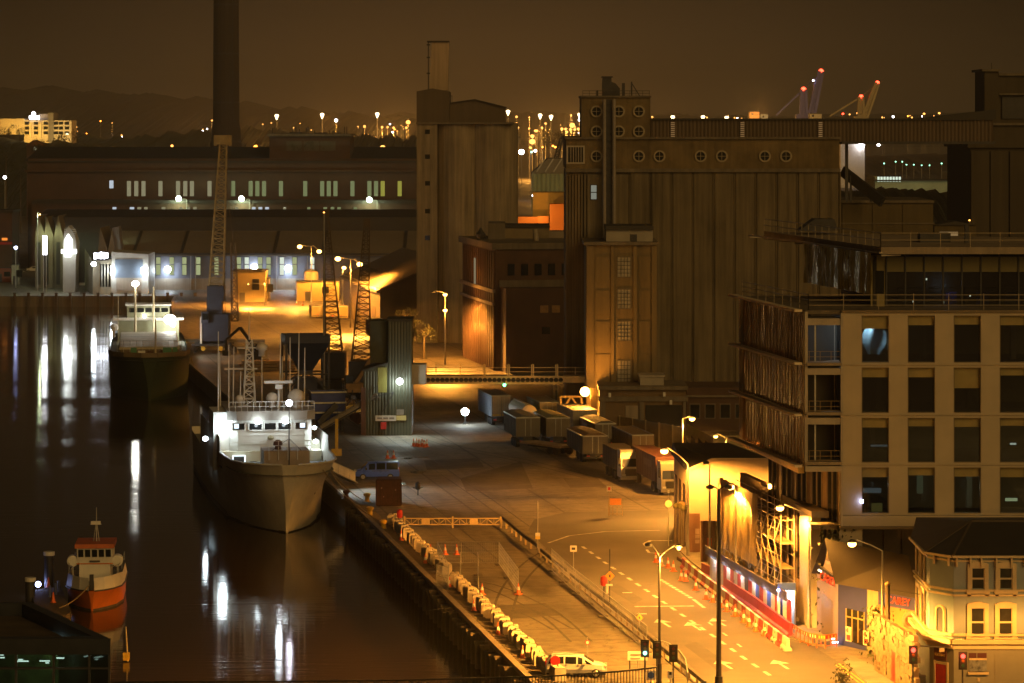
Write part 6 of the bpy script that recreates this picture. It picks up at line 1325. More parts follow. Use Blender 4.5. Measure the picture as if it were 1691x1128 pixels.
mb = MB(); fb(mb, 1552, 383, 1582, 389.5, 274, .2).build('lit_board', E('lit roof board', (1,.62,.25), .24), T)

# ------------------------------------------------------------------ white gable building
t = thing('white_gable_building', 'white rendered gable building lit by sodium lamps at the road corner', 'building', (0,0,0)); d = 312
wr = M('cream white render', (.50,.42,.31), .85, .18, .25, streak=.4)
ca, cb = Vector((X(1137,d),d,0)), Vector((X(1113,327),327,0)); h1, h2 = Z(777,d), Z(760,d)
mb = MB(); mb.prismy([(X(1137,d),0),(X(1272,d),0),(X(1272,d),h2),(X(1177,d),h2),(X(1137,d),h1)], d, d+.5); mb.build('wall', wr, t)
mb = MB(); mb.quad(ca, cb, cb+Vector((0,0,h1)), ca+Vector((0,0,h1))); mb.build('street_wall', wr, t)
mb = MB(); mb.quad(ca+Vector((-.3,0,h1+.05)), (X(1177,d),d-.1,h2+.1), (X(1177,d)-3,d+16,h2+.1), cb+Vector((-.3,0,h1+.05))); mb.quad((X(1177,d),d-.1,h2+.1),(X(1274,d),d-.1,h2+.1),(X(1274,d)-3,d+16,h2+.1),(X(1177,d)-3,d+16,h2+.1)); mb.build('roof', slate, t)
mb = MB(); mb.bar(ca+Vector((0,-.05,h1+.1)), (X(1177,d),d-.15,h2+.12), .2, .25); mb.bar((X(1177,d),d-.15,h2+.12), (X(1273,d),d-.15,h2+.12), .2, .2); mb.build('coping', concrete_l, t)
for k in range(3):
    p = ca.lerp(cb, .2+k*.27); q = ca.lerp(cb, .34+k*.27); o_ = Vector((-.06,-.03,0)); mb = MB(); mb.quad(p+o_+Vector((0,0,2.6)), q+o_+Vector((0,0,2.6)), q+o_+Vector((0,0,5.6)), p+o_+Vector((0,0,5.6))); mb.build('window', glass_d, t)
t = thing('extract_unit', 'white extract unit on the office strip roof', 'extract unit', G(1207,812)); t.location.z = 0; s = ppm(t.location.y); z0 = (812-760)/s
mb = MB(); mb.box(-.6,0,z0,.6,1,z0+1.5); mb.box(-.8,-.1,z0+1.0,-.5,.4,z0+1.5); mb.build('casing', white, t); mb = MB(); [mb.bar((x,.3,z0-2.5),(x,.3,z0),.12) for x in (-.4,.4)]; mb.build('leg', steel, t)
# posts and mirrors, panels at the gable foot
for k, (px, yb, yt) in enumerate(((1115,898,838),(1122,902,838),(1128,905,842))):
    P = G(px, yb); t = thing('wooden_post', 'dark timber post at the yard entrance, %s of three' % ('leftmost','middle','rightmost')[k], 'post', P, group='entrance posts'); h_ = (yb-yt)/ppm(P.y); mb = MB(); mb.tube((0,0,0),(.05,0,h_),.16,.13); mb.build('shaft', timber, t); mb = MB(); mb.sphere((.05,0,h_+.15),.3,8,5); mb.build('finial', foliage_y, t)
for px, py, lb in ((1102,832,'round traffic mirror facing the camera at the yard entrance'),(1123,834,'round dark backed sign at the yard entrance')):
    P = G(px+2, 902); t = thing('round_sign', lb, 'sign', P); h_ = (902-py)/ppm(P.y); mb = MB(); mb.tube((0,.05,0),(0,.05,h_),.05); mb.build('post', steel, t); mb = MB(); mb.tube((0,-.03,h_),(0,.03,h_),.42,n=18); f_ = mb.build('rim', steel_d, t); mb = MB(); mb.tube((0,-.06,h_),(0,-.04,h_),.34,n=18); mb.build('face', M('mirror cream', (.6,.52,.34), .3, .1, 2) if px < 1110 else M('rusty face', (.3,.15,.05), .5, .2, 2), f_)
P = G(1147, 914); t = thing('site_gate_panel', 'brown steel site gate panel with pale notices', 'gate panel', P); s = ppm(P.y); mb = MB(); mb.box(-9/s,-.05,0,9/s,.1,(914-848)/s); mb.build('panel', M('brown steel sheet', (.22,.12,.08), .6, .25, .6, streak=.4), t)
for y0, y1 in ((873,882),(883,889),(891,897)): mb = MB(); mb.box(1/s,-.08,(914-y1)/s,8/s,-.055,(914-y0)/s); mb.build('notice', M('faded notice', (.5,.38,.34), .7, .2, 3), t)
P = G(1171, 930); t = thing('site_gate_panel', 'brown ribbed steel site gate beside the lamp column', 'gate panel', P); s = ppm(P.y); mb = MB(); mb.corr(-14/s, 14/s, 0, (930-860)/s, 0, .35, .08); mb.box(-14/s,.02,0,14/s,.1,(930-860)/s); mb.build('panel', M('brown steel sheet', (.22,.12,.08)), t); mb = MB(); mb.box(9/s,-.3,0,14/s,0,(930-862)/s); mb.build('post', timber, t); mb = MB(); mb.box(-3/s,-.25,(930-902)/s,4/s,-.15,(930-888)/s); mb.build('orange_notice', orange, t)

# ------------------------------------------------------------------ retained facade with scaffold, net and hoarding
T = thing('retained_facade', 'propped old masonry facade behind scaffold and debris netting', 'facade', (0,0,0))
WA, WB = Vector((X(1222,288),288,0)), Vector((X(1345,262),262,0)); wl = (WB-WA); un = wl.normalized(); nn = Vector((un.y,-un.x,0)); nn = nn if nn.y < 0 else -nn
# nn points to the road
mas = M('old masonry', (.36,.28,.17), .9, .4, .6, streak=.4, bump=.4)
def wallseg(f0, f1, z0, z1, th, mat, nm, par, off=0.0):
    a = WA+wl*f0+nn*off; b_ = WA+wl*f1+nn*off; c_ = -nn*th; mb = MB(); mb.prism([(a.x,a.y),(b_.x,b_.y),((b_+c_).x,(b_+c_).y),((a+c_).x,(a+c_).y)], z0, z1); return mb.build(nm, mat, par)
wallseg(0, .30, 0, 9.6, .5, mas, 'wall', T); wallseg(.30, .42, 0, 2.4, .5, mas, 'wall', T); wallseg(.42, .86, 0, 3.0, .5, mas, 'wall', T); wallseg(.3, .9, 8.6, 9.4, .6, concrete, 'parapet', T); wallseg(.86, 1.0, 0, 8.9, .8, concrete_l, 'pier', T, .3); wallseg(.82, 1.04, 8.9, 9.4, 1.4, concrete, 'cap_beam', T, .5)
wallseg(.32, .38, 2.4, 8.6, .5, mas, 'pier', T); wallseg(.58, .64, 3, 8.6, .5, mas, 'pier', T)
S = thing('scaffold', 'yellow lit tube scaffold with boards and braces', 'scaffold', (0,0,0))
tubem = M('scaffold tube', (.50,.42,.28), .5, .2, 2); boardm = M('scaffold board', (.42,.30,.14), .8, .3, 1.5)
fr = [0, .09, .18, .27, .36, .45, .54, .63, .72, .80]
std = MB(); led = MB()
for f_ in fr:
    for off in (.35, 1.45):
        p = WA+wl*f_+nn*off; mb = MB(); mb.tube(p, p+Vector((0,0,8.4 if f_ < .3 else 9.2)), .05, n=6); mb.build('standard', tubem, S)
for lv in (2.1, 4.1, 6.1, 8.0):
    for off in (.35, 1.45):
        a = WA+nn*off+Vector((0,0,lv)); led.tube(a, a+wl*.8, .045, n=6); led.tube(a+Vector((0,0,1)), a+wl*.8+Vector((0,0,1)), .04, n=6); pass
    for f_ in fr: a = WA+wl*f_+Vector((0,0,lv)); led.tube(a+nn*.3, a+nn*1.5, .045, n=6)
led.build('ledger', tubem, S)
for lv in (2.1, 4.1, 6.1):
    for f0, f1 in zip(fr, fr[1:]):
        if f0 in (.80,) or (lv > 3 and f0 < .3): continue
        mb = MB(); a = WA+wl*f0+nn*.9+Vector((0,0,lv+.08)); b_ = WA+wl*f1+nn*.9+Vector((0,0,lv+.08)); mb.bar(a, b_, .95, .06); mb.build('board', boardm, S)
mb = MB(); k = 0
for f0, f1 in zip(fr[4:9], fr[5:10]):
    for lv in (0.2, 2.1, 4.1, 6.1):
        a = WA+wl*(f0 if k % 2 else f1)+nn*1.5+Vector((0,0,lv)); b_ = WA+wl*(f1 if k % 2 else f0)+nn*1.5+Vector((0,0,lv+2)); mb.tube(a, b_, .04, n=6); k += 1
mb.build('brace', tubem, S)
R2 = thing('scaffold_tower', 'narrow scaffold tower rising behind the hire shop gable', 'scaffold', (0,0,0)); q0 = Vector((X(1346,266),266,0)); q1 = Vector((X(1362,264),264,0))
for p in (q0, q1, q0+Vector((.2,1.2,0)), q1+Vector((.2,1.2,0))): mb = MB(); mb.tube(p, p+Vector((0,0,8.8)), .05, n=6); mb.build('standard', tubem, R2)
mb = MB(); kk = 0
for lv in (1,2.9,4.8,6.7,8.6):
    mb.tube(q0+Vector((0,0,lv)), q1+Vector((0,0,lv)), .045, n=6); mb.tube(q0+Vector((0,0,lv+.9)), q1+Vector((0,0,lv+.9)), .04, n=6)
mb.build('ledger', tubem, R2)
for lv in (2.9,4.8,6.7): mb = MB(); mb.bar(q0+Vector((0,.6,lv)), q1+Vector((0,.6,lv)), 1.1, .07); mb.build('board', boardm, R2)
na, nb = WA+nn*1.7+wl*-.01, WA+nn*1.7+wl*.50
o = curtain(nb, na, 3.3, 9.2, 26, .16, 31, 'debris_netting', M('debris net', (.50,.38,.16), .7, .5, .8, streak=.6), S)
mb = MB()
for k in range(60):                                                                # torn pale sheet edge
    z = 2.5+random.random()*6.8; p = na-un*random.uniform(.0,.5)+nn*random.uniform(0,.25)+Vector((0,0,z)); s_ = random.uniform(.12,.4); mb.quad(p, p+un*s_+Vector((0,0,.1)), p+un*s_*.7+Vector((0,0,-s_)), p+Vector((0,0,-s_*1.2)))
tag(mb.build('torn_sheet', M('pale torn sheet', (.75,.66,.42), .6, .2, 2), S), kind='stuff')
t = thing('climbing_shrub', 'dark climbing shrub behind the concrete pier', 'shrub', WA+wl*1.1-nn*1.5); mb = MB(); rnd = random.Random(5)
for k in range(700):
    z = rnd.random()**.8*8.6; p = Vector((rnd.gauss(0,.8), rnd.gauss(0,.6), z)); s_ = rnd.uniform(.1,.24); a = Vector((rnd.gauss(0,1),rnd.gauss(0,1),rnd.gauss(0,1))).normalized(); b_ = a.orthogonal().normalized(); mb.quad(p+a*s_, p+b_*s_*.6, p-a*s_, p-b_*s_*.6)
mb.build('foliage', foliage, t); mb = MB(); mb.tube((0,0,0),(.1,0,7),.12,.05); mb.build('stem', timber, t)
# hoarding
HA, HB = G(1172, 960), G(1306, 1043); hl = (HB-HA); hu = hl.normalized(); hn = Vector((hu.y,-hu.x,0)); hn = hn if hn.y < 0 else -hn
T = thing('site_hoarding', 'white red and blue site hoarding lit by strip lamps', 'hoarding', (0,0,0)); nP = 22
hm = {'w': M('white hoarding', (.74,.72,.66), .6, .1, 1), 'r': M('red hoarding', (.55,.05,.05), .6, .15, 1), 'b': M('blue hoarding', (.05,.12,.50), .6, .15, 1), 'k': M('navy hoarding', (.04,.05,.12), .6, .15, 1)}
seq = 'wwrwrwrwrwkrwbrwbwrbwr'
for k in range(nP):
    a = HA+hl*(k/nP); b_ = HA+hl*((k+.96)/nP); c_ = -hn*.06; mb = MB(); mb.prism([(a.x,a.y),(b_.x,b_.y),((b_+c_).x,(b_+c_).y),((a+c_).x,(a+c_).y)], .13, 2.45); mb.build('hoarding_board', hm[seq[k]], T)
mb = MB(); mb.bar(HA+hn*.35+Vector((0,0,2.75)), HB+hn*.35+Vector((0,0,2.75)), .12, .75); mb.build('fascia', M('navy fascia', (.10,.09,.16), .7, .2, 1), T)
for k in range(6):
    p = HA+hl*((k+.5)/6)+hn*.28+Vector((0,0,2.38)); mb = MB(); mb.bar(p-hu*1.0, p+hu*1.0, .12, .08); mb.build('strip_lamp', E('strip lamp', (.95,.97,1), 10), T); light(p+hn*.25-Vector((0,0,.15)), 34, (.95,.97,1), T, radius=.12)
P = G(1300, 1036); s = ppm(P.y); E_ = thing('lit_entrance', 'brightly lit white site entrance with blue header', 'entrance', P)
mb = MB(); mb.box(-16/s,-.1,(1036-975)/s,14/s,.4,(1036-963)/s); mb.build('header', hm['b'], E_); mb = MB(); mb.box(-13/s,1.2,.13,13/s,1.3,(1036-975)/s); mb.build('back_panel', hm['w'], E_)
for x in (-14,13): mb = MB(); mb.box(x/s-.06,-.1,.1,x/s+.06,1.2,(1036-975)/s); mb.build('jamb', hm['w'], E_)
for x in (-4, 6): mb = MB(); mb.cbox((x/s,.95,(1036-985)/s),.28,.1,1.0); mb.build('strip_lamp', E('entrance lamp', (.95,.97,1), 14), E_)
light((0,.5,2.1), 160, (.92,.96,1), E_, radius=.2)
mb = MB(); mb.sphere((-15/s,-.25,(1036-974)/s),.12,8,5); mb.build('blue_lamp', E('blue beacon', (.4,.5,1), 16), E_)
# railings and clutter behind hoarding
t = thing('site_stair', 'yellow site stair rail beside the torn netting', 'stair', (0,0,0)); mb = MB()
for z in (3.2, 3.8, 4.3): mb.bar(HA+hl*.05-hn*1.2+Vector((0,0,z+.6)), HA+hl*.42-hn*1.2+Vector((0,0,z-.6)), .07)
for k in range(6): p = HA+hl*(.05+.37*k/5)-hn*1.2; mb.bar(p+Vector((0,0,.2)), p+Vector((0,0,5.0-1.2*k/5)), .07)
mb.build('rail', yellow, t)
mb = MB(); mb.cbox(HA+hl*.1-hn*2.5+Vector((0,0,3.2)), 2.5, 1.5, .5); mb.build('blue_sheet', MATS['blue tarpaulin'], t)

# ------------------------------------------------------------------ blue hire shop
T = thing('hire_shop', 'navy blue tool hire shop with gable front and red CAREY lettering', 'shop', (0,0,0))
g0, g1, g2 = G(1349,1043), G(1384,1064), G(1520,1092); he = (1064-962)/ppm(g1.y); ha = 7.6; gm = (g0+g1)/2
grn = M('lavender grey render', (.20,.17,.22), .8, .2, .6, streak=.3)
mb = MB(); mb.add([g0, g1, g1+Vector((0,0,he)), gm+Vector((0,0,ha)), g0+Vector((0,0,he))], [(0,1,2,3,4)]); mb.build('gable_wall', grn, T)
mb = MB(); g1b = G(1432,1075); mb.quad(g1, g1b, g1b+Vector((0,0,he)), g1+Vector((0,0,he))); mb.build('side_wall', navy, T)
g3 = G(1450,1079); mb = MB(); mb.quad(g1b, g3, g3+Vector((0,0,he+.1)), g1b+Vector((0,0,he+.1))); mb.build('stone_pier', mas, T)
mb = MB(); zz = (1092-1010)/ppm(g2.y); mb.quad(g3, g2, g2+Vector((0,0,zz)), g3+Vector((0,0,zz))); mb.build('orange_wall', M('orange render', (.55,.17,.05), .8, .2, .6), T)
mb = MB(); zz2 = he+.1; o_ = Vector((0,-.08,0)); mb.quad(g3+o_+Vector((0,0,zz)), g2+o_+Vector((0,0,zz)), g2+o_+Vector((0,0,zz2)), g3+o_+Vector((0,0,zz2))); mb.build('name_board', navy, T)
rd = (g2-g1).normalized(); g2r = G(1520,1078); off = (g0-g1)/2
mb = MB(); ov = Vector((-.25,-.3,0)); mb.quad(g1+ov+Vector((0,0,he-.05)), g2+ov+Vector((0,0,he-.05)), g2+off+Vector((0,0,ha-.2)), gm+ov+Vector((0,0,ha+.12))); mb.quad(g0+ov+Vector((-.2,0,he-.1)), gm+ov+Vector((0,0,ha+.12)), g2+off+Vector((0,0,ha-.2)), g2+off*2+Vector((0,0,he))); mb.build('roof', M('dark tile roof', (.032,.026,.02), .85, .4, .6, streak=.2), T)
redl = M('red lettering', (.60,.07,.03), .6, .1, 2)
def on_plane(a, b_, f_, z, off_=.12): p = a.lerp(b_, f_); n_ = Vector(((b_-a).y, -(b_-a).x, 0)).normalized(); n_ = n_ if n_.y < 0 else -n_; return p+n_*off_+Vector((0,0,z)), math.atan2((b_-a).y, (b_-a).x)
p, ang = on_plane(g3, g2, .52, (zz+zz2)/2-.05, .16); text('lettering', 'CAREY', .78, redl, T, p, (math.pi/2,0,ang), .03, sx=1.05)
p, ang = on_plane(g0, g1, .55, 4.55, .05); text('lettering', 'CAREY', .95, redl, T, p, (math.pi/2,0,ang), .03, sx=1.6)
p0_, _ = on_plane(g0, g1, .25, 0, .06); p1_, _ = on_plane(g0, g1, .78, 0, .06); mb = MB(); mb.quad(p0_+Vector((0,0,.1)), p1_+Vector((0,0,.1)), p1_+Vector((0,0,3.1)), p0_+Vector((0,0,3.3))); mb.build('roller_door', M('brown door', (.12,.09,.06), .6, .2, 1), T)
p0_, _ = on_plane(g0, g1, .2, 5.3, .1); p1_, _ = on_plane(g0, g1, .85, 5.1, .1); mb = MB(); mb.bar(p0_, p1_, .2, .12); mb.build('sign_bracket', steel_d, T)
for k in range(3): p, _ = on_plane(g0, g1, .12+k*.1, 5.0, .2); mb = MB(); mb.sphere(p, .09, 8, 5); mb.build('sign_lamp', E('small warm lamp', (1,.85,.5), 5), T)
p0_, _ = on_plane(g0, g1, .46, 6.0, .05); p1_, _ = on_plane(g0, g1, .56, 6.9, .05); mb = MB(); mb.quad(p0_, Vector((p1_.x,p1_.y,p0_.z)), p1_, Vector((p0_.x,p0_.y,p1_.z))); mb.build('gable_slit', slate, T)
p0_, _ = on_plane(g1, g1b, .3, 0, .07); p1_, _ = on_plane(g1, g1b, .92, 0, .07); mb = MB(); mb.quad(p0_+Vector((0,0,.5)), p1_+Vector((0,0,.3)), p1_+Vector((0,0,2.9)), p0_+Vector((0,0,2.9))); w_ = mb.build('shop_window', glass_d, T)
mb = MB(); [mb.bar(p0_.lerp(p1_, f_)+Vector((0,-.05,.5)), p0_.lerp(p1_, f_)+Vector((0,-.05,2.9)), .08) for f_ in (.0,.33,.66,1)]; mb.bar(p0_+Vector((0,-.05,2.3)), p1_+Vector((0,-.05,2.3)), .1); mb.build('window_bar', M('ochre rail', (.3,.2,.08)), w_)
for f_ in (.42,1.02): p, ang = on_plane(g1, g1b, f_, 1.0, .16); mb = MB(); mb.cbox(p, .7, .05, 1.1, ang); n_ = mb.build('notice', M('pale notice', (.66,.58,.42), .7, .15, 3), T); mb = MB(); mb.cbox(p+Vector((0,-.04,-.25)), .5, .02, .4, ang); mb.build('notice_print', redp, n_); mb = MB(); mb.tube(p+Vector((0,-.05,.3)), p+Vector((0,-.03,.3)), .2, n=12); mb.build('notice_print', M('no parking print', (.45,.12,.10), .6, .1, 2), n_)
p, ang = on_plane(g3, g2, .80, zz-.75, .1); mb = MB(); mb.tube(p+Vector((0,-.06,0)), p, .68, n=20); e1 = mb.build('round_emblem', M('emblem buff', (.45,.38,.24), .6, .2, 2), T); mb = MB(); mb.tube(p+Vector((0,-.1,0)), p+Vector((0,-.07,0)), .45, n=20); mb.build('emblem_centre', M('emblem brown', (.25,.13,.06), .6, .3, 3), e1); text('emblem_letter', 'B', .5, M('emblem buff', (.45,.38,.24)), e1, p+Vector((0,-.12,0)), (math.pi/2,0,ang), .01)
# timber pole, stone wall, shrub
P = G(1466, 1112); t = thing('timber_pole', 'short timber telegraph pole behind the street lamp', 'pole', P); h_ = (1112-966)/ppm(P.y); mb = MB(); mb.tube((0,0,0),(0,0,h_),.19,.16); mb.build('shaft', timber, t); mb = MB(); mb.lathe([(.2,0),(.22,.1),(.05,.25)],8,(0,0,h_)); mb.build('cap', M('ochre rail', (.3,.2,.08)), t); mb = MB(); mb.path([(0,0,h_-.3),(2.2,-.5,h_-.6),(4.4,-1,h_-.1)], .03); mb.build('cable', black, t)
sa, sb = G(1449,1110), G(1512,1150); T = thing('stone_wall', 'rough rubble stone wall beside the corner pub', 'wall', (0,0,0)); hw = 3.9
mb = MB(); mb.bar(sa+Vector((0,.3,hw/2)), sb+Vector((0,.3,hw/2)), .4, hw); mb.build('core', M('lime mortar', (.20,.15,.09), .9, .3, 1), T)
rnd = random.Random(3); L_ = (sb-sa).length; su = (sb-sa).normalized(); sn = Vector((su.y,-su.x,0)); sn = sn if sn.y < 0 else -sn; z = 0; stm = M('rubble stone', (.24,.17,.10), .9, .5, .9, bump=.5); cnt = 0
while z < hw:
    hh = rnd.uniform(.26,.42); x_ = -rnd.random()*.3
    while x_ < L_:
        ww = rnd.uniform(.35,.8); c_ = sa+su*(x_+ww/2)+sn*(-.02+rnd.uniform(-.04,.08))+Vector((0,0,z+hh/2)); mb = MB(); mb.cbox(c_, ww-.06, .34, hh-.05, math.atan2(su.y,su.x)+rnd.uniform(-.12,.12))
        for i in range(len(mb.v)): v = mb.v[i]; mb.v[i] = (v[0]+rnd.uniform(-.05,.05), v[1]+rnd.uniform(-.04,.04), v[2]+rnd.uniform(-.05,.05))
        if not (.42 < (x_+ww/2)/L_ < .55 and z < 2.4): mb.build('stone', stm, T); cnt += 1
        x_ += ww
    z += hh
p = sa.lerp(sb, .485)+sn*.12; mb = MB(); mb.cbox(p+Vector((0,0,1.15)), .9, .1, 2.3, math.atan2(su.y,su.x)); mb.build('red_door', redp, T)
t = thing('wall_shrub', 'straggly green shrub spilling over the stone wall end', 'shrub', G(1452,1098)); mb = MB(); rnd = random.Random(8)
for k in range(420):
    z = rnd.random()*4.3; p = Vector((rnd.gauss(0,.55), rnd.gauss(0,.4), z)); s_ = rnd.uniform(.08,.2); a = Vector((rnd.gauss(0,1),rnd.gauss(0,1),rnd.gauss(0,1))).normalized(); b_ = a.orthogonal().normalized(); mb.quad(p+a*s_, p+b_*s_*.6, p-a*s_, p-b_*s_*.6)
mb.build('foliage', M('green shrub leaf', (.10,.12,.02), .7, .4, 1), t); mb = MB(); mb.tube((0,0,0),(.2,0,3.6),.06,.03); mb.build('stem', timber, t)
t = thing('kerb_shrub', 'small dark bush at the kerb', 'shrub', G(1392,1140)); mb = MB(); rnd = random.Random(9)
for k in range(260):
    p = Vector((rnd.gauss(0,.3), rnd.gauss(0,.3), abs(rnd.gauss(.9,.45)))); s_ = rnd.uniform(.06,.16); a = Vector((rnd.gauss(0,1),rnd.gauss(0,1),rnd.gauss(0,1))).normalized(); b_ = a.orthogonal().normalized(); mb.quad(p+a*s_, p+b_*s_*.6, p-a*s_, p-b_*s_*.6)
mb.build('foliage', foliage, t); mb = MB(); mb.tube((0,0,0),(0,0,.9),.05); mb.build('stem', timber, t)

# ------------------------------------------------------------------ corner pub
T = thing('corner_pub', 'blue grey corner pub with cream window surrounds and hipped roof', 'pub', (0,0,0)); d = 234.0
s = ppm(d); zz = lambda py: (1140-py)/s
c1 = Vector((X(1512,244),244,0)); c2 = Vector((X(1535,236),236,0)); c3 = Vector((X(1575,234),234,0)); c4 = Vector((X(1800,234),234,0)); c5 = Vector((X(1800,234),256,0)); c6 = Vector((X(1512,244)+1.5,256,0)); CW = [c1,c2,c3,c4,c5,c6]
blu = M('grey blue render', (.24,.32,.40), .8, .12, .5, streak=.2); gryr = M('sage grey render', (.27,.27,.22), .8, .12, .5, streak=.2); crmt = M('cream moulding', (.68,.56,.34), .6, .12, 1)
zE = zz(918); zS = zz(978); zC = zz(1056)
def face(a, b_, z0, z1, mat, nm, par=T, off=0.0, f0=0.0, f1=1.0):
    n_ = Vector(((b_-a).y, -(b_-a).x, 0)).normalized()*off; p, q = a.lerp(b_, f0)+n_, a.lerp(b_, f1)+n_; mb = MB(); mb.quad(p+Vector((0,0,z0)), q+Vector((0,0,z0)), q+Vector((0,0,z1)), p+Vector((0,0,z1))); return mb.build(nm, mat, par)
face(c1, c2, 0, zE, blu, 'wall'); face(c2, c3, zC, zE, blu, 'wall'); face(c3, c4, zC, zE, blu if False else M('grey blue front render', (.30,.36,.40), .8, .12, .5, streak=.2), 'wall'); face(c2, c3, 0, zC, gryr, 'wall'); face(c3, c4, 0, zC, gryr, 'wall')
cen = Vector((0,0,0))
def mould(z, dep, h_, nm):
    mb = MB()
    for a, b_ in ((c1,c2),(c2,c3),(c3,c4)):
        n_ = Vector(((b_-a).y, -(b_-a).x, 0)).normalized()*(dep/2); e_ = (b_-a).normalized()*dep*.3; mb.bar(a+n_-e_+Vector((0,0,z)), b_+n_+e_+Vector((0,0,z)), dep, h_)
    mb.build(nm, crmt, T)
mould(zE, .5, .16, 'eaves_cornice'); mould(zE-.35, .12, .12, 'eaves_moulding'); mould(zS+.15, .22, .14, 'string_course'); mould(zS-.2, .16, .12, 'string_course'); mould(zC+.35, .3, .16, 'shop_cornice'); mould(zC-.1, .55, .3, 'shop_cornice'); mould(zC-.5, .2, .3, 'shop_fascia')
for f_ in (.02,.12,.2,.31,.42,.52,.62): p = c3.lerp(c4, f_-.0); mb = MB(); mb.cbox(p+Vector((0,-.2,zE-.42)), .12, .35, .6); mb.build('eaves_bracket', crmt, T)
for f_ in (.2,.8): p = c2.lerp(c3, f_); mb = MB(); mb.cbox(p+Vector((-.05,-.2,zE-.42)), .12, .35, .6); mb.build('eaves_bracket', crmt, T)
def sash(x0, x1, y0, y1, arch):
    a, b_, z0, z1 = X(x0,d), X(x1,d), zz(y1), zz(y0); y = d-.06; mb = MB(); mb.box(a,y-.02,z0,b_,y,z1); w_ = mb.build('window', M('pub glass', (.035,.035,.03), .08, .3, 2), T)
    mb = MB(); fw = .28; mb.box(a-fw,y-.14,z0-.12,a,y+.03,z1+.05); mb.box(b_,y-.14,z0-.12,b_+fw,y+.03,z1+.05); mb.box(a-fw-.08,y-.2,z0-.36,b_+fw+.08,y+.03,z0-.12)
    n = 8; top = [(a-fw+(b_-a+2*fw)*i/n, z1+.05+(.30+ (.16 if arch else .12)*math.sin(math.pi*i/n))) for i in range(n+1)]; mb.prismy([(b_+fw,z1+.05),(a-fw,z1+.05)]+top, y-.17, y+.03); mb.build('surround', crmt, w_)
    zm = (z0+z1)/2; mb = MB(); mb.box(a,y-.08,zm-.06,b_,y-.021,zm+.06); mb.box(a,y-.06,z0,a+.06,y-.021,z1); mb.box(b_-.06,y-.06,z0,b_,y-.021,z1); mb.build('sash_bar', crmt, w_)
for x0 in (1604,1650): sash(x0, x0+21.5, 939, 971, True); sash(x0-1, x0+21.5, 1005, 1049, True)
for x0 in (1604,1650): mb = MB(); [mb.box(X(x0+q,d)-.12,d-.16,zz(985),X(x0+q,d)+.12,d,zz(972)) for q in (-4,25.5)]; mb.build('sill_bracket', crmt, T)
# arched niche on the chamfer, side windows
p, ang = on_plane(c2, c3, .48, zz(1048), .05); mb = MB(); hw = .33; pts = [(-hw,0),(hw,0),(hw,1.5)]+[(hw*math.cos(math.pi*i/8), 1.5+hw*math.sin(math.pi*i/8)) for i in range(1,8)]+[(-hw,1.5)]
mb.prismy(pts, -.03, 0); n1_ = mb.build('niche', M('dark niche', (.09,.11,.15), .8, .1, 1), T, p, ang)
mb = MB(); k_ = 1.45; out = [(x*k_*1.0, z*1.07) for x, z in pts]
for i in range(len(pts)): 
    j = (i+1) % len(pts); mb.quad((pts[i][0],-.1,pts[i][1]),(pts[j][0],-.1,pts[j][1]),(out[j][0],-.1,out[j][1]),(out[i][0],-.1,out[i][1])); mb.quad((out[i][0],-.1,out[i][1]),(out[j][0],-.1,out[j][1]),(out[j][0],.05,out[j][1]),(out[i][0],.05,out[i][1]))
mb.box(-.6,-.14,-.14,.6,.02,.0); mb.build('surround', crmt, n1_, (0,0,0))
for f_ in (.25,.62):
    for z0, z1 in ((zz(970),zz(930)),(zz(1045),zz(995))):
        p, ang = on_plane(c1, c2, f_, z0, .04); mb = MB(); mb.box(-.8,-.04,0,.8,0,z1-z0); w_ = mb.build('window', MATS['pub glass'], T, p, ang); mb = MB(); mb.box(-1.1,-.1,-.2,-.8,.0,z1-z0+.3); mb.box(.8,-.1,-.2,1.1,.0,z1-z0+.3); mb.box(-.8,-.1,z1-z0,.8,0,z1-z0+.3); mb.build('surround', crmt, w_)
# ground floor
mb = MB(); mb.box(X(1541,d),d-.06+1.0,zz(1094),X(1568,d),d+1.05,zz(1073))
p, ang = on_plane(c2, c3, .5, (zz(1083)), .1); mb = MB(); mb.box(-.62,-.05,-.45,.62,0,.45); sg = mb.build('name_sign', M('maroon sign', (.09,.02,.02), .5, .1, 2), T, p, ang); gold = M('gold lettering', (.65,.42,.10), .4, .1, 3)
text('lettering', 'SEXTANT', .25, gold, sg, (0,-.07,-.08), (math.pi/2,0,0), .01); text('lettering', 'THE', .13, gold, sg, (0,-.07,.16), (math.pi/2,0,0), .01)
p, ang = on_plane(c2, c3, .52, 0, .06); mb = MB(); mb.box(-.55,-.05,0,.55,0,zz(1100)); mb.build('red_door', redp, T, p, ang); mb = MB(); mb.box(-.72,-.08,0,-.55,0,zz(1098)+.12); mb.box(.55,-.08,0,.72,0,zz(1098)+.12); mb.box(-.55,-.08,zz(1100),.55,0,zz(1096)); mb.build('door_frame', crmt, T, p, ang)
mb = MB(); mb.box(X(1600,d),d-.08,zz(1108),X(1629,d),d-.04,zz(1090)); mb.build('window', M('curtained glass', (.22,.24,.26), .3, .6, 4), T); mb = MB(); mb.box(X(1598,d),d-.3,zz(1113),X(1632,d),d,zz(1109)); mb.box(X(1600,d),d-.15,zz(1089.5),X(1629,d),d-.02,zz(1086.5)); mb.build('sill', crmt, T); mb = MB(); [mb.box(X(x0,d),d-.08,zz(1086),X(x1,d),d-.04,zz(1078)) for x0, x1 in ((1600,1612),(1614,1629))]; mb.build('fanlight', M('maroon sign', (.09,.02,.02)), T)
mb = MB(); mb.box(X(1643,d),d-.05,0,X(1679,d),d-.02,zz(1080)); mb.build('shutter', gryr, T)
mb = MB(); mb.box(X(1614,d),d-.1,zz(1125),X(1618,d),d-.05,zz(1119)); mb.build('wall_plate', crmt, T)
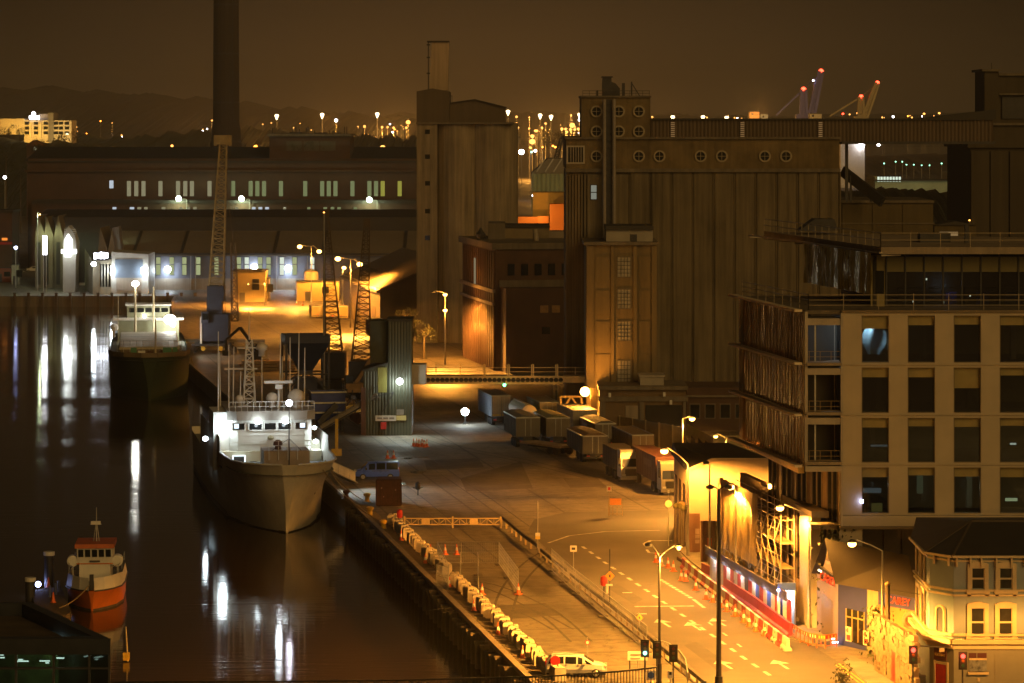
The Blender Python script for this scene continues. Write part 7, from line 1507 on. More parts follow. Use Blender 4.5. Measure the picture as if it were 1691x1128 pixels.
# roof
rA, rB = at(1604,861,240), at(1720,861,240); mb = MB(); ez = Vector((0,0,zE+.1)); ov = [c1+Vector((-.4,-.3,0))+ez, c2+Vector((-.3,-.4,0))+ez, c3+Vector((-.1,-.45,0))+ez, c4+Vector((0,-.45,0))+ez]; ra_, rb_ = rA, Vector((c4.x, rB.y, rA.z))
mb.quad(ov[0], ov[1], ra_); mb.quad(ov[1], ov[2], ra_); mb.quad(ov[2], ov[3], rb_, ra_); mb.quad(ov[0], ra_, rb_, c5+ez, c6+ez); mb.build('roof', slate, T)
mb = MB(); mb.bar(ra_, rb_, .25, .2); mb.bar(ra_, ov[1], .16, .12); mb.bar(ra_, ov[2], .16, .12); mb.build('ridge_tile', M('ridge tile', (.09,.07,.05), .8, .2, 1), T)
# ------------------------------------------------------------------ vehicles
def wheel(parent, x, y, r, w_, alloy=steel, name='wheel'):
    mb = MB(); mb.tube((x,y-w_/2,r),(x,y+w_/2,r),r,n=18); o = mb.build(name, tyre, parent)
    mb = MB(); sy = -1 if y < 0 else 1; mb.tube((x,y+sy*w_*.5,r),(x,y+sy*(w_*.5+.02),r),r*.66,r*.6,n=14); mb.build('hub_cap', alloy, o)
    return o
def car_body(parent, st, mat, glass):
    """st: x, z_low, z_belt, z_roof, half width, half roof width, glazed(0/1) front to rear along x"""
    mb = MB(); ring = []
    for x, zl, zb_, zr, hw, hr, g_ in st:
        ring.append([(x,-hw*.93,zl),(x,-hw,zl+(zb_-zl)*.45),(x,-hw*.97,zb_),(x,-hr,zr-.06),(x,-hr*.8,zr),(x,hr*.8,zr),(x,hr,zr-.06),(x,hw*.97,zb_),(x,hw,zl+(zb_-zl)*.45),(x,hw*.93,zl)])
    n = len(ring); m_ = 10; mb.add([p for r in ring for p in r], [(i*m_+k,(i+1)*m_+k,(i+1)*m_+k+1,i*m_+k+1) for i in range(n-1) for k in range(m_-1)] + [tuple(range(m_))[::-1], tuple((n-1)*m_+k for k in range(m_))])
    body = mb.build('body', mat, parent, smooth=False)
    return ring
def side_window(parent, ring, i0, i1, ins=.06, lo=.06, hi=.1):
    for side in (0, 1):
        mb = MB(); q = []
        for i, t_ in ((i0,ins),(i1,-ins)):
            a, b_ = (Vector(ring[i][2]), Vector(ring[i][3])) if side == 0 else (Vector(ring[i][7]), Vector(ring[i][6])); dx = Vector((t_,(-.015 if side == 0 else .015),0)); q += [a.lerp(b_, lo)+dx, a.lerp(b_, 1-hi)+dx]
        mb.quad(q[0], q[2], q[3], q[1]); mb.build('side_window', glass_d, parent)
carw = M('white car paint', (.74,.72,.66), .25, .05, 1)
P = G(952, 1116); t = thing('estate_car', 'white estate car parked on the quay beside a red sign', 'car', P, math.radians(-2))
st = [(-2.22,.45,.9,1.02,.78,.62,0),(-2.1,.3,.95,1.22,.84,.6,0),(-1.75,.3,.97,1.54,.87,.6,1),(-.85,.3,.97,1.60,.88,.62,1),(.05,.3,.95,1.58,.88,.62,1),(.5,.3,.94,1.48,.88,.6,1),(1.25,.3,.95,1.02,.87,.74,0),(1.85,.32,.86,.9,.83,.68,0),(2.18,.4,.66,.72,.68,.5,0)]
ring = car_body(t, st, carw, glass_d)
for a, b_ in ((1,2),(2,3),(3,4),(4,5)): side_window(t, ring, a, b_)
side_window(t, ring, 5, 6, .12, .1, .3)
mb = MB(); r5, r6 = ring[5], ring[6]; mb.quad(Vector(r5[4])+Vector((.05,0,-.02)), Vector(r5[5])+Vector((.05,0,-.02)), Vector(r6[5])+Vector((0,0,.02)), Vector(r6[4])+Vector((0,0,.02))); mb.build('windscreen', glass_d, t)
mb = MB(); mb.quad((-2.14,-.52,1.2),(-2.14,.52,1.2),(-1.83,.5,1.5),(-1.83,-.5,1.5)); mb.build('rear_window', glass_d, t)
for x in (-1.4, 1.4):
    for y in (-.82, .82): wheel(t, x, y, .32, .22)
mb = MB(); [mb.bar((-1.7,y,1.63),(.2,y,1.65),.05) for y in (-.52,.52)]; mb.build('roof_rail', steel, t)
for y in (-.6,.6): mb = MB(); mb.cbox((2.08,y,.78),.22,.3,.16); mb.build('headlight', M('lamp glass', (.6,.6,.55), .1, .1, 2), t); mb = MB(); mb.cbox((-2.2,y*1.15,1.0),.08,.16,.4); mb.build('tail_light', redp, t)
mb = MB(); [mb.cbox((x,-.885,.92),.2,.03,.04) for x in (-.75,.15)]; mb.build('door_handle', steel_d, t); mb = MB(); [mb.cbox((.6,y,1.05),.18,.2,.14) for y in (-.98,.98)]; mb.build('mirror', carw, t); mb = MB(); mb.box(-2.15,-.86,.22,2.1,.86,.34); mb.build('sill', steel_d, t)
# blue minibus, facing left
vb = M('blue van paint', (.06,.14,.80), .3, .12, 1)
P = G(622, 791); t = thing('minibus', 'blue minibus parked at the foot of the gangway', 'minibus', P, math.radians(184))
st = [(-2.5,.45,1.05,1.85,.88,.7,0),(-2.4,.35,1.1,1.95,.92,.76,1),(-1.0,.35,1.1,1.98,.94,.78,1),(.1,.35,1.1,1.97,.94,.78,1),(1.0,.35,1.08,1.9,.94,.76,1),(1.75,.35,1.05,1.14,.93,.8,0),(2.3,.38,.95,1.0,.88,.75,0),(2.5,.45,.75,.8,.75,.6,0)]
ring = car_body(t, st, vb, glass_d)
for a, b_ in ((1,2),(2,3)): side_window(t, ring, a, b_, .06, .05, .06)
side_window(t, ring, 3, 4, .1); side_window(t, ring, 4, 5, .2, .1, .25)
mb = MB(); r5, r6 = ring[4], ring[5]; mb.quad(Vector(r5[4])+Vector((.05,0,-.02)), Vector(r5[5])+Vector((.05,0,-.02)), Vector(r6[5])+Vector((0,0,.03)), Vector(r6[4])+Vector((0,0,.03))); mb.build('windscreen', glass_d, t)
for x in (-1.5, 1.55):
    for y in (-.85, .85): wheel(t, x, y, .34, .24)
for y in (-.62,.62): mb = MB(); mb.cbox((2.36,y,.92),.3,.36,.22); mb.build('headlight', M('lamp glass', (.6,.6,.55)), t); mb = MB(); mb.cbox((-2.5,y*1.25,1.15),.06,.14,.5); mb.build('tail_light', redp, t)
mb = MB(); mb.cbox((2.47,0,.55),.14,1.6,.3); mb.build('bumper', steel_d, t); mb = MB(); mb.cbox((-.4,.945,1.0),1.9,.02,.05); mb.cbox((.25,.95,1.0),.2,.03,.05); mb.build('door_handle', steel_d, t); mb = MB(); [mb.cbox((1.2,y,1.25),.2,.2,.26) for y in (-1.04,1.04)]; mb.build('mirror', black, t)
# parked cars far left
for k, (px, py, lb, m_) in enumerate(((54,449,'white car parked on the far left quay','w'),(30,450,'dark car parked beside the white car on the far left quay','k'))):
    P = G(px, py); q = thing('parked_car', lb, 'car', P, math.radians(200)); st2 = [(-2.1,.4,.9,1.0,.75,.6,0),(-1.9,.3,.95,1.35,.85,.6,1),(-.8,.3,.95,1.46,.87,.62,1),(.3,.3,.95,1.42,.87,.62,1),(1.0,.3,.94,1.0,.87,.7,0),(1.9,.32,.82,.86,.84,.7,0),(2.1,.4,.65,.7,.7,.55,0)]
    rg = car_body(q, st2, carw if m_ == 'w' else black, glass_d); side_window(q, rg, 1, 2); side_window(q, rg, 2, 3); side_window(q, rg, 3, 4, .1, .1, .3)
    for x in (-1.3,1.35):
        for y in (-.8,.8): wheel(q, x, y, .31, .22)
# trailers
trg = M('dull trailer grey', (.12,.105,.08), .6, .25, .8, streak=.5)
def trailer(name, label, px, py, L_, hb, mat, rz=QA, w_=2.5, doors=True, tarp=None, axles=3, cab=None, hz=1.15, group='trailers parked in the yard', rear_mat=None, markings=True):
    P = G(px, py); t = thing(name, label, 'trailer', P, rz, group); h2 = w_/2
    mb = MB(); mb.box(-h2,0,hz,h2,L_,hz+hb); mb.build('body', mat, t)
    for k in range(int(L_/1.1)+1):
        for sx in (-1,1): mb = MB(); y = min(k*1.1, L_-.1); mb.box(sx*h2 if sx > 0 else -h2-.06, y, hz+.05, h2+.06 if sx > 0 else -h2, y+.1, hz+hb-.05); mb.build('rib', mat, t)
    if doors:
        for sx in (-1,1): mb = MB(); a = sx*(h2-.08); mb.box(min(a,sx*.04),-.05,hz+.08,max(a,sx*.04),0,hz+hb-.08); dr = mb.build('rear_door', rear_mat or mat, t); mb = MB(); mb.bar((sx*.35,-.09,hz+.1),(sx*.35,-.09,hz+hb-.1),.05); mb.build('lock_rod', steel, dr)
    mb = MB(); [mb.bar(p_, q_, .12) for p_, q_ in (((-h2,-.02,hz+hb),(h2,-.02,hz+hb)),((-h2,0,hz+hb),(-h2,L_,hz+hb)),((h2,0,hz+hb),(h2,L_,hz+hb)))]; mb.build('top_rail', steel, t)
    if tarp: mb = MB(); mb.prismy([(-h2+.08,hz+hb+.02),(h2-.08,hz+hb+.02),(.6,hz+hb+.3),(-.6,hz+hb+.3)], .1, L_-.1); mb.build('tarpaulin', tarp, t)
    mb = MB(); mb.box(-.6,.2,.75,.6,L_-.4,hz-.02); mb.build('chassis', steel_d, t)
    for k in range(axles):
        for sx in (-1,1): mb = MB(); mb.tube((sx*(h2-.5),.9+k*1.3,.5),(sx*(h2-.02),.9+k*1.3,.5),.5,n=16); mb.build('wheel', tyre, t)
    mb = MB(); mb.box(-h2+.1,-.08,.5,h2-.1,0,.68); ub = mb.build('bumper', steel_d, t)
    for sx in (-1,1): mb = MB(); mb.box(sx*.85-.18,-.11,.7,sx*.85+.18,-.03,.85); mb.build('tail_light', redp, t)
    if not cab: [MB().bar((sx*.7,L_-2.2,0),(sx*.7,L_-2.2,hz),.16).build('landing_leg', steel_d, t) for sx in (-1,1)]
    return t
tr_p = M('pink grey doors', (.36,.28,.22), .6, .2, 1)
t = trailer('box_trailer', 'box trailer with pinkish rear doors backed into the dark arch', 828, 703, 11, 2.75, M('blue grey side', (.13,.14,.16), .5, .2, 1), rear_mat=tr_p)
mb = MB(); mb.box(-1.2,-.08,1.3,-.1,-.055,1.5); mb.box(.1,-.08,1.3,1.2,-.055,1.5); mb.build('reflective_strip', yellow, t)
trailer('tipper_trailer', 'grey tipper trailer standing nearest the work light', 872, 739, 9, 2.35, trg, tarp=M('tarpaulin grey', (.12,.115,.10), .8, .2, 1), hz=1.3, w_=2.9)
trailer('tipper_trailer', 'dark tipper trailer with sagging green tarpaulin under the flood lamp', 922, 739, 9, 2.3, M('dark trailer brown', (.16,.13,.09), .7, .3, 1, streak=.4), tarp=M('green tarpaulin', (.14,.14,.05), .8, .3, 1), hz=1.3, w_=2.9)
trailer('container_trailer', 'pale container trailer brightly lit on top by the flood lamp', 966, 728, 11, 2.6, M('pale container paint', (.28,.25,.19), .6, .15, 1, streak=.3), tarp=None, hz=1.2, w_=3.0)
trailer('skip_trailer', 'grey ribbed bulk trailer in the front row of the yard', 983, 764, 10, 2.1, trg, hz=1.0, w_=2.9, tarp=M('tarpaulin brown', (.16,.10,.05), .8, .3, 1))
trailer('bulk_trailer', 'dark bulk trailer parked behind the front row', 1000, 742, 10, 1.8, M('dark trailer brown', (.16,.13,.09)), hz=1.3, tarp=M('tarpaulin grey', (.22,.21,.18)))
trailer('curtain_trailer', 'dark curtain trailer behind the white truck', 1062, 770, 12, 2.4, M('brown curtain', (.20,.14,.08), .7, .3, .6, streak=.4), hz=1.2)
P = G(938, 752); t = thing('flat_trailer', 'low flat trailer with lamp lit bed', 'trailer', P, math.radians(36), 'trailers parked in the yard'); mb = MB(); mb.box(-1.2,0,.9,1.2,8,1.15); mb.build('bed', M('worn timber bed', (.42,.30,.16), .8, .3, 1), t); mb = MB(); mb.box(-.5,.2,.6,.5,7.5,.88); mb.build('chassis', steel_d, t)
for k in range(2):
    for sx in (-1,1): mb = MB(); mb.tube((sx*.75,1+k*1.2,.45),(sx*1.15,1+k*1.2,.45),.45,n=14); mb.build('wheel', tyre, t)
# tanker
P = G(874, 716); t = thing('tank_trailer', 'round backed pale tanker trailer behind the tipper', 'tanker', P, QA, 'trailers parked in the yard'); mb = MB(); R_ = 1.05; zc = 2.6
mb.tube((0,0,zc),(0,9.5,zc),R_,n=22); mb.build('barrel', M('pale tank steel', (.42,.36,.27), .45, .15, 1), t, smooth=False); mb = MB(); mb.tube((0,-.22,zc),(0,0,zc),R_*.7,R_*.99,n=22); mb.build('end_dish', MATS['pale tank steel'], t); mb = MB(); mb.tube((-.4,0.5,zc+R_+.05),(-.4,9,zc+R_+.05),.08); mb.build('walkway_rail', steel, t); mb = MB(); mb.box(-.7,.2,.6,.7,9,1.6); mb.build('chassis', steel_d, t)
for k in range(3):
    for sx in (-1,1): mb = MB(); mb.tube((sx*.75,.8+k*1.3,.5),(sx*1.2,.8+k*1.3,.5),.5,n=14); mb.build('wheel', tyre, t)
trailer('container_trailer', 'cream container on trailer beyond the tipper trailers', 908, 712, 10, 2.5, M('cream container', (.3,.25,.16), .6, .2, 1), hz=1.2)
# articulated trucks facing the camera
def truck(label, px, py, cabm, bodym, L_, hb, rz=QA, stripe=None):
    P = G(px, py); t = thing('lorry', label, 'lorry', P, rz, 'lorries parked by the yard entrance'); h2 = 1.25
    mb = MB(); mb.prismx([(0,.55),(-.02,1.6),(.35,3.3),(.7,3.55),(2.2,3.55),(2.2,.55)], -h2, h2); mb.build('cab', cabm, t)
    mb = MB(); mb.quad((-h2+.12,-.03,1.75),(h2-.12,-.03,1.75),(h2-.2,.29,2.95),(-h2+.2,.29,2.95)); mb.build('windscreen', glass_d, t)
    mb = MB(); mb.box(-.8,-.05,.75,.8,-.01,1.5); mb.build('grille', black, t); mb = MB(); mb.box(-h2,-.12,.35,h2,.3,.7); mb.build('bumper', cabm, t)
    for sx in (-1,1): mb = MB(); mb.cbox((sx*.95,-.13,.85),.4,.06,.22); mb.build('headlight', M('lamp glass', (.6,.6,.55)), t); mb = MB(); mb.cbox((sx*1.45,.2,2.4),.16,.25,.7); mb.build('mirror', black, t); mb = MB(); mb.tube((sx*.85,1.3,.5),(sx*1.24,1.3,.5),.5,n=16); mb.build('wheel', tyre, t); mb = MB(); mb.quad((sx*(h2+.01),.5,1.8),(sx*(h2+.01),1.5,1.8),(sx*(h2+.01),1.5,2.8),(sx*(h2+.01),.75,2.8)); mb.build('side_window', glass_d, t)
    mb = MB(); mb.box(-h2,2.9,1.15,h2,2.9+L_,1.15+hb); bd = mb.build('trailer_body', bodym, t)
    for k in range(int(L_/1.3)):
        mb = MB(); mb.box(-h2-.03,3+k*1.3,1.2,-h2,3.08+k*1.3,1.1+hb); mb.build('curtain_buckle', bodym, bd)
    if stripe: mb = MB(); mb.box(-h2-.035,5,1.15+hb*.5,-h2-.031,9,1.15+hb*.78); mb.build('side_panel', stripe, bd)
    mb = MB(); mb.box(-.5,2,.7,.5,2.6+L_,1.1); mb.build('chassis', steel_d, t)
    for y in (3.6,4.9,L_-.2,L_+1.1):
        for sx in (-1,1): mb = MB(); mb.tube((sx*.8,y,.5),(sx*1.22,y,.5),.5,n=16); mb.build('wheel', tyre, t)
truck('white cabbed tipper lorry facing the camera in the yard', 1044, 797, M('white cab paint', (.38,.36,.3), .4, .1, 1), trg, 7.5, 2.2)
truck('articulated lorry with red curtain trailer half hidden by the white gable', 1111, 818, M('pale cab paint', (.28,.26,.21), .4, .1, 1), M('red curtain', (.07,.022,.018), .6, .2, .8, streak=.3), 13, 2.7, stripe=M('faded red print', (.11,.06,.05), .6, .2, 2))
# rusty container box on the quay
P = G(642, 836); t = thing('rusty_container', 'rusty steel box container standing on the quay by the minibus', 'container', P, math.radians(2)); s = ppm(P.y); w_, h_ = 1.28, 2.75
mb = MB(); mb.box(-w_,0,.1,w_,3.0,h_); mb.build('body', rust, t)
for sx in (-1,1):
    mb = MB(); mb.box(min(sx*.03,sx*1.2),-.06,.2,max(sx*.03,sx*1.2),0,h_-.15); dr = mb.build('door', rust, t); mb = MB(); mb.bar((sx*.3,-.1,.2),(sx*.65,-.1,h_-.9),.06); mb.bar((sx*.9,-.1,.2),(sx*.9,-.1,h_-.3),.05); mb.build('lock_rod', M('dark rust', (.07,.03,.02), .8, .3, 2), dr)
mb = MB(); [mb.bar(a, b_, .14) for a, b_ in (((-w_,0,.1),(-w_,0,h_)),((w_,0,.1),(w_,0,h_)),((-w_,0,h_),(w_,0,h_)),((-w_,0,.1),(w_,0,.1)))]; mb.build('corner_frame', M('dark rust', (.07,.03,.02)), t)
for (x, z) in ((-.75,1.9),(.7,1.7),(-.5,1.0)): mb = MB(); mb.cbox((x,-.08,z),.14,.03,.14); mb.build('placard', M('pale placard', (.5,.35,.25), .7, .2, 3), t)
for k in range(6): mb = MB(); mb.box(-1.1,.2+k*.45,h_+.002,1.1,.5+k*.45,h_+.05); mb.build('roof_rib', rust, t)

# ------------------------------------------------------------------ cones
CONE = None
def cone(px, py, label, group=None, h_=.95):
    global CONE
    P = G(px, py)
    if CONE is None:
        t = thing('traffic_cone', label, 'traffic cone', P, 0, group); mb = MB(); mb.cbox((0,0,.04),.5,.5,.08); mb.build('base', orange, t); mb = MB(); mb.lathe([(.20,.08),(.135,.40)], 12); mb.build('cone_skirt', orange, t); mb = MB(); mb.lathe([(.085,.68),(.03,.98)], 12); mb.build('cone_tip', orange, t); mb = MB(); mb.lathe([(.135,.40),(.085,.68)], 12); mb.build('reflective_sleeve', white, t); CONE = t
    else: t = copy_tree(CONE, P, random.uniform(0,1.5), label, group)
    if group is None and 'group' in t: del t['group']
    return t
cone(711,916,'orange cone behind the mesh fence panels, leftmost of three','cones in the quay pen'); cone(735,916,'orange cone behind the mesh fence panels, middle of three','cones in the quay pen'); cone(754,916,'orange cone behind the mesh fence panels, rightmost of three','cones in the quay pen')
cone(769,979,'orange cone beside the concrete barrier row end','cones in the quay pen'); cone(796,982,'orange cone standing alone in the middle of the pen','cones in the quay pen'); cone(856,982,'orange cone at the near end of the mesh panels','cones in the quay pen')
cone(640,757,'left of two orange cones behind the blue minibus','cones behind the minibus'); cone(650,757,'right of two orange cones behind the blue minibus','cones behind the minibus')
for k, (x, y) in enumerate(((683,737),(688,737),(692,738),(697,737),(701,739),(705,738))): cone(x, y, 'orange cone in the huddle before the green tower', 'huddle of cones before the green tower')
for k, (x, y) in enumerate(((1083,929),(1092,935),(1103,938),(1112,944))): cone(x, y, 'orange cone in the road row, %s from the white gable' % ('first','second','third','fourth')[k], 'cones leading up to the works')
for k, (x, y) in enumerate(((1125,959),(1132,960),(1149,975),(1166,990),(1177,995),(1190,1003),(1200,1010),(1214,1018),(1228,1028),(1237,1035),(1248,1043),(1263,1050),(1280,1060),(1290,1067))): cone(x, y, 'orange cone against the roadside barrier row', 'cones against the roadside barriers')
for k in range(6):
    y = 893+k*39; dd = G(600,y).y; x = CX+(qx(dd)+1.05)/dd*F; cone(x, y, 'orange cone on the quay edge below the concrete barriers', 'cones along the quay edge')
# ------------------------------------------------------------------ concrete barrier blocks along the quay
BLK = None
def block(px, py, rz):
    global BLK
    P = G(px, py)
    if BLK is None:
        BLK = thing('concrete_barrier', 'pale concrete barrier block in the row along the quay edge', 'barrier', P, rz, 'concrete barrier row along the quay edge'); mb = MB(); mb.prismy([(-.42,0),(.42,0),(.42,.78),(.34,.95),(-.34,.95),(-.42,.78)], -.68, .68); mb.build('block', M('whitewashed concrete', (.72,.62,.45), .85, .3, .9, bump=.3), BLK)
        mb = MB(); mb.path([(0,-.12,.94),(0,-.08,1.06),(0,.08,1.06),(0,.12,.94)], .025, 5); mb.build('lifting_loop', steel_d, BLK)
    else: copy_tree(BLK, P, rz)
d = 331.0
while d > 237:
    if not 288.5 < d < 293: block(*(lambda p_: (CX+p_.x/p_.y*F, HY+H*F/p_.y))(Vector((qx(d)+1.95+random.uniform(-.12,.12), d, 0))), QA+random.uniform(-.25,.2))
    d -= 2.15
# bollards on the quay
for px, py, lb, m_ in ((572,824,'rusty red bollard at the foot of the gangway',rust),(606,829,'yellow mooring bollard nearest the patrol ship',yellow),(633,874,'yellow mooring bollard at the start of the barrier row',yellow),(611,852,'yellow mooring bollard midway along the dark quay edge',yellow)):
    t = thing('mooring_bollard', lb, 'bollard', G(px,py), 0, 'mooring bollards'); mb = MB(); mb.lathe([(.38,0),(.38,.08),(.26,.14),(.22,.55),(.36,.68),(.4,.85),(.2,.98)], 12); mb.build('bollard_body', m_, t); mb = MB(); mb.cbox((0,0,.02),1.0,1.0,.05); mb.build('base_plate', steel_d, t)
# lifebuoy posts
for px, py, h_, lb, cm in ((690,818,1.45,'dark covered lifebuoy post standing alone on the yard',black),(660,873,1.9,'red lifebuoy housing at the swing barrier',redp),(997,992,2.1,'maroon lifebuoy housing leaning beside the crash railing',redp)):
    t = thing('lifebuoy_post', lb, 'lifebuoy post', G(px,py), 0, 'lifebuoy posts'); mb = MB(); mb.tube((0,.1,0),(.05,.1,h_),.06); mb.build('post', steel_d, t); mb = MB(); mb.lathe([(.05,-.45),(.26,-.35),(.3,0),(.26,.35),(.05,.45)], 10, (0,0,h_-.45)); mb.build('housing', cm, t)
# swing barrier
a, b_ = G(668,872), G(827,872); t = thing('swing_barrier', 'long cream lattice swing barrier across the quay', 'barrier', (0,0,0)); sw = M('cream barrier paint', (.50,.38,.18), .6, .2, 1)
mb = MB(); za, zb_ = .35, .95; mb.bar(a+Vector((0,0,za)), b_+Vector((0,0,za)), .09); mb.bar(a+Vector((0,0,zb_)), b_+Vector((0,0,zb_)), .09)
for k in range(14):
    p, q = a.lerp(b_, k/14), a.lerp(b_, (k+1)/14); mb.bar(p+Vector((0,0,za if k % 2 else zb_)), q+Vector((0,0,zb_ if k % 2 else za)), .06); mb.bar(p+Vector((0,0,za)), p+Vector((0,0,zb_)), .05)
mb.build('lattice_boom', sw, t)
for f_ in (0,.5,1): p = a.lerp(b_, f_); mb = MB(); mb.bar(p, p+Vector((0,0,1.15)), .16); mb.build('post', sw, t)
for f_ in (.22,.72): p = a.lerp(b_, f_)+Vector((0,-.06,.65)); mb = MB(); mb.cbox(p, .8, .04, .5); mb.build('sign_plate', M('buff plate', (.55,.42,.22), .6, .15, 2), t)
# ------------------------------------------------------------------ crash railing between quay and road
T = thing('crash_railing', 'black topped crash railing between the quay and the road', 'railing', (0,0,0))
for pts in ([(828,866),(845,880),(868,900),(886,913)],[(893,921),(913,938),(935,955)],[(942,962),(975,988),(1008,1014),(1045,1044),(1083,1078),(1125,1112),(1165,1146)]):
    P_ = [G(*p) for p in pts]
    for a, b_ in zip(P_, P_[1:]):
        mb = MB(); mb.bar(a+Vector((0,0,.72)), b_+Vector((0,0,.72)), .12, .3); mb.build('rail', black, T); n = max(1, int((b_-a).length/2.4))
        for k in range(n): p = a.lerp(b_, k/n); mb = MB(); mb.bar(p, p+Vector((0,0,.8)), .16); mb.build('post', M('buff post', (.40,.30,.16), .7, .2, 2), T)
# pale pedestrian railing loop at the crossing
T = thing('pedestrian_railing', 'galvanised pedestrian guard rail by the traffic lights', 'railing', (0,0,0))
P_ = [G(1082,1078), G(1105,1086), G(1122,1098), G(1132,1112), G(1136,1136)]
mb = MB()
for a, b_ in zip(P_, P_[1:]): mb.bar(a+Vector((0,0,1.05)), b_+Vector((0,0,1.05)), .07); mb.bar(a+Vector((0,0,.15)), b_+Vector((0,0,.15)), .05)
mb.build('rail', steel, T); mb = MB()
for a, b_ in zip(P_, P_[1:]):
    n = max(2, int((b_-a).length/.35))
    for k in range(n): p = a.lerp(b_, k/n); mb.bar(p+Vector((0,0,.1)), p+Vector((0,0,1.05)), .03)
mb.build('baluster', steel, T)
# galvanised mesh fence panels
MESH = None
def fence_panel(a, b_, label, group):
    global MESH
    v_ = b_-a; L_ = v_.length; ang = math.atan2(v_.y, v_.x)
    if MESH is None:
        t = thing('mesh_panel', label, 'fence panel', a, ang, group); mb = MB(); [mb.tube(p_, q_, .03, n=6) for p_, q_ in (((0,0,.1),(0,0,2.05)),((3.4,0,.1),(3.4,0,2.05)),((0,0,2.02),(3.4,0,2.02)),((0,0,.15),(3.4,0,.15)),((0,0,1.1),(3.4,0,1.1)))]; mb.build('frame', steel, t)
        mb = MB()
        for k in range(1, 17): mb.bar((k*.2,0,.15),(k*.2,0,2.02),.018)
        for k in range(1, 6): mb.bar((0,0,.15+k*.31),(3.4,0,.15+k*.31),.014)
        mb.build('mesh_infill', steel, t); mb = MB(); mb.cbox((0,0,.06),.25,.7,.12); mb.cbox((3.4,0,.06),.25,.7,.12); mb.build('foot_block', concrete_d, t); MESH = t
    else: t = copy_tree(MESH, a, ang, label, group)
    t.scale.x = L_/3.4
    return t
pp = [G(x,y) for x, y in ((722,974),(724,958),(727,942),(731,926))]
fence_panel(G(721,970), G(740,976), 'mesh panel at the water side corner of the quay pen', 'mesh panels of the quay pen')
for (a, b_, lb) in (((722,932),(762,932),'rear mesh panel of the quay pen, left'),((762,932),(824,932),'rear mesh panel of the quay pen, right'),((722,932),(741,972),'mesh panel closing the water side of the quay pen'),((824,933),(839,955),'mesh panel on the road side of the pen, far one'),((839,955),(856,979),'mesh panel on the road side of the pen, near one'),((760,950),(761,968),'short mesh panel inside the quay pen'),((790,974),(789,950),'slanting mesh panel in the middle of the pen')): fence_panel(G(*a), G(*b_), lb, 'mesh panels of the quay pen')
fp = [(911,944),(930,962),(950,980),(972,998),(996,1018),(1020,1038),(1046,1059),(1068,1078)]
for k, (a, b_) in enumerate(zip(fp, fp[1:])): fence_panel(G(*a), G(*b_), 'low mesh panel along the crash railing, %s from the swing barrier' % ('first','second','third','fourth','fifth','sixth','seventh')[k], 'mesh panels along the crash railing')
# ------------------------------------------------------------------ plastic road barriers
BAR = {}
def pbar(a, b_, mat, label, group, h_=.95):
    v_ = b_-a; key = mat.name
    if key not in BAR:
        t = thing('plastic_barrier', label, 'barrier', a, 0, group); mb = MB(); mb.prismx([(-.3,0),(.3,0),(.28,.2),(.13,.35),(.1,h_),(-.1,h_),(-.13,.35),(-.28,.2)], 0, 1.0); mb.build('shell', mat, t); mb = MB(); mb.box(.35,-.31,.0,.65,.31,.1); mb.build('fork_slot', black, t); BAR[key] = t
    else: t = copy_tree(BAR[key], a, 0, label, group)
    t.rotation_euler.z = math.atan2(v_.y, v_.x); t.scale.x = v_.length*.97
    return t
rb_, wb2 = M('red barrier plastic', (.48,.05,.04), .5, .2, 1), M('white barrier plastic', (.70,.62,.50), .5, .15, 1)
path = [(1128,938),(1150,958),(1180,980),(1215,1008),(1250,1036),(1302,1076)]
Q = [G(*p) for p in path]; seg = [(b_-a).length for a, b_ in zip(Q, Q[1:])]; tot = sum(seg); nB = 26
def pos(t_):
    for i, l in enumerate(seg):
        if t_ <= l+1e-6: return Q[i].lerp(Q[i+1], t_/l)
        t_ -= l
    return Q[-1]
for k in range(nB): pbar(pos(tot*k/nB), pos(tot*(k+1)/nB), rb_ if k % 2 == 0 else wb2, ('red' if k % 2 == 0 else 'white')+' plastic barrier in the outer roadside row', 'outer roadside barrier row')
path = [(1160,950),(1175,957),(1205,980),(1240,1003),(1280,1033),(1306,1053)]; Q = [G(*p) for p in path]; seg = [(b_-a).length for a, b_ in zip(Q, Q[1:])]; tot = sum(seg)
for k in range(14): pbar(pos(tot*k/14), pos(tot*(k+1)/14), M('crimson barrier plastic', (.42,.03,.06), .5, .2, 1), 'crimson plastic barrier in the inner row by the hoarding', 'inner roadside barrier row', 1.1)
# chapter style open red barriers to the shop corner
RB = None; path = [(1308,1052),(1322,1061),(1335,1067),(1349,1070),(1363,1071),(1382,1069)]
for k, (a, b_) in enumerate(zip(path, path[1:])):
    a, b_ = G(*a), G(*b_); v_ = b_-a; t = thing('works_barrier', 'open red and orange works barrier, %s from the lit entrance' % ('first','second','third','fourth','fifth')[k], 'barrier', a, math.atan2(v_.y,v_.x), 'open works barriers before the hire shop'); L_ = v_.length*.97
    mb = MB(); [mb.bar(p_, q_, .06) for p_, q_ in (((0,0,0),(0,0,1.05)),((L_,0,0),(L_,0,1.05)),((0,0,1.02),(L_,0,1.02)),((0,0,.2),(L_,0,.2)),((L_/2,0,.2),(L_/2,0,.75)))]; mb.build('frame', orange, t); mb = MB(); mb.box(.05,-.03,.72,L_-.05,.03,.98); mb.build('board', redp, t); mb = MB(); [mb.box(L_*f_,-.04,.74,L_*f_+.14,-.031,.96) for f_ in (.2,.5,.8)]; mb.build('reflective_stripe', yellow if k > 2 else wb2, t)
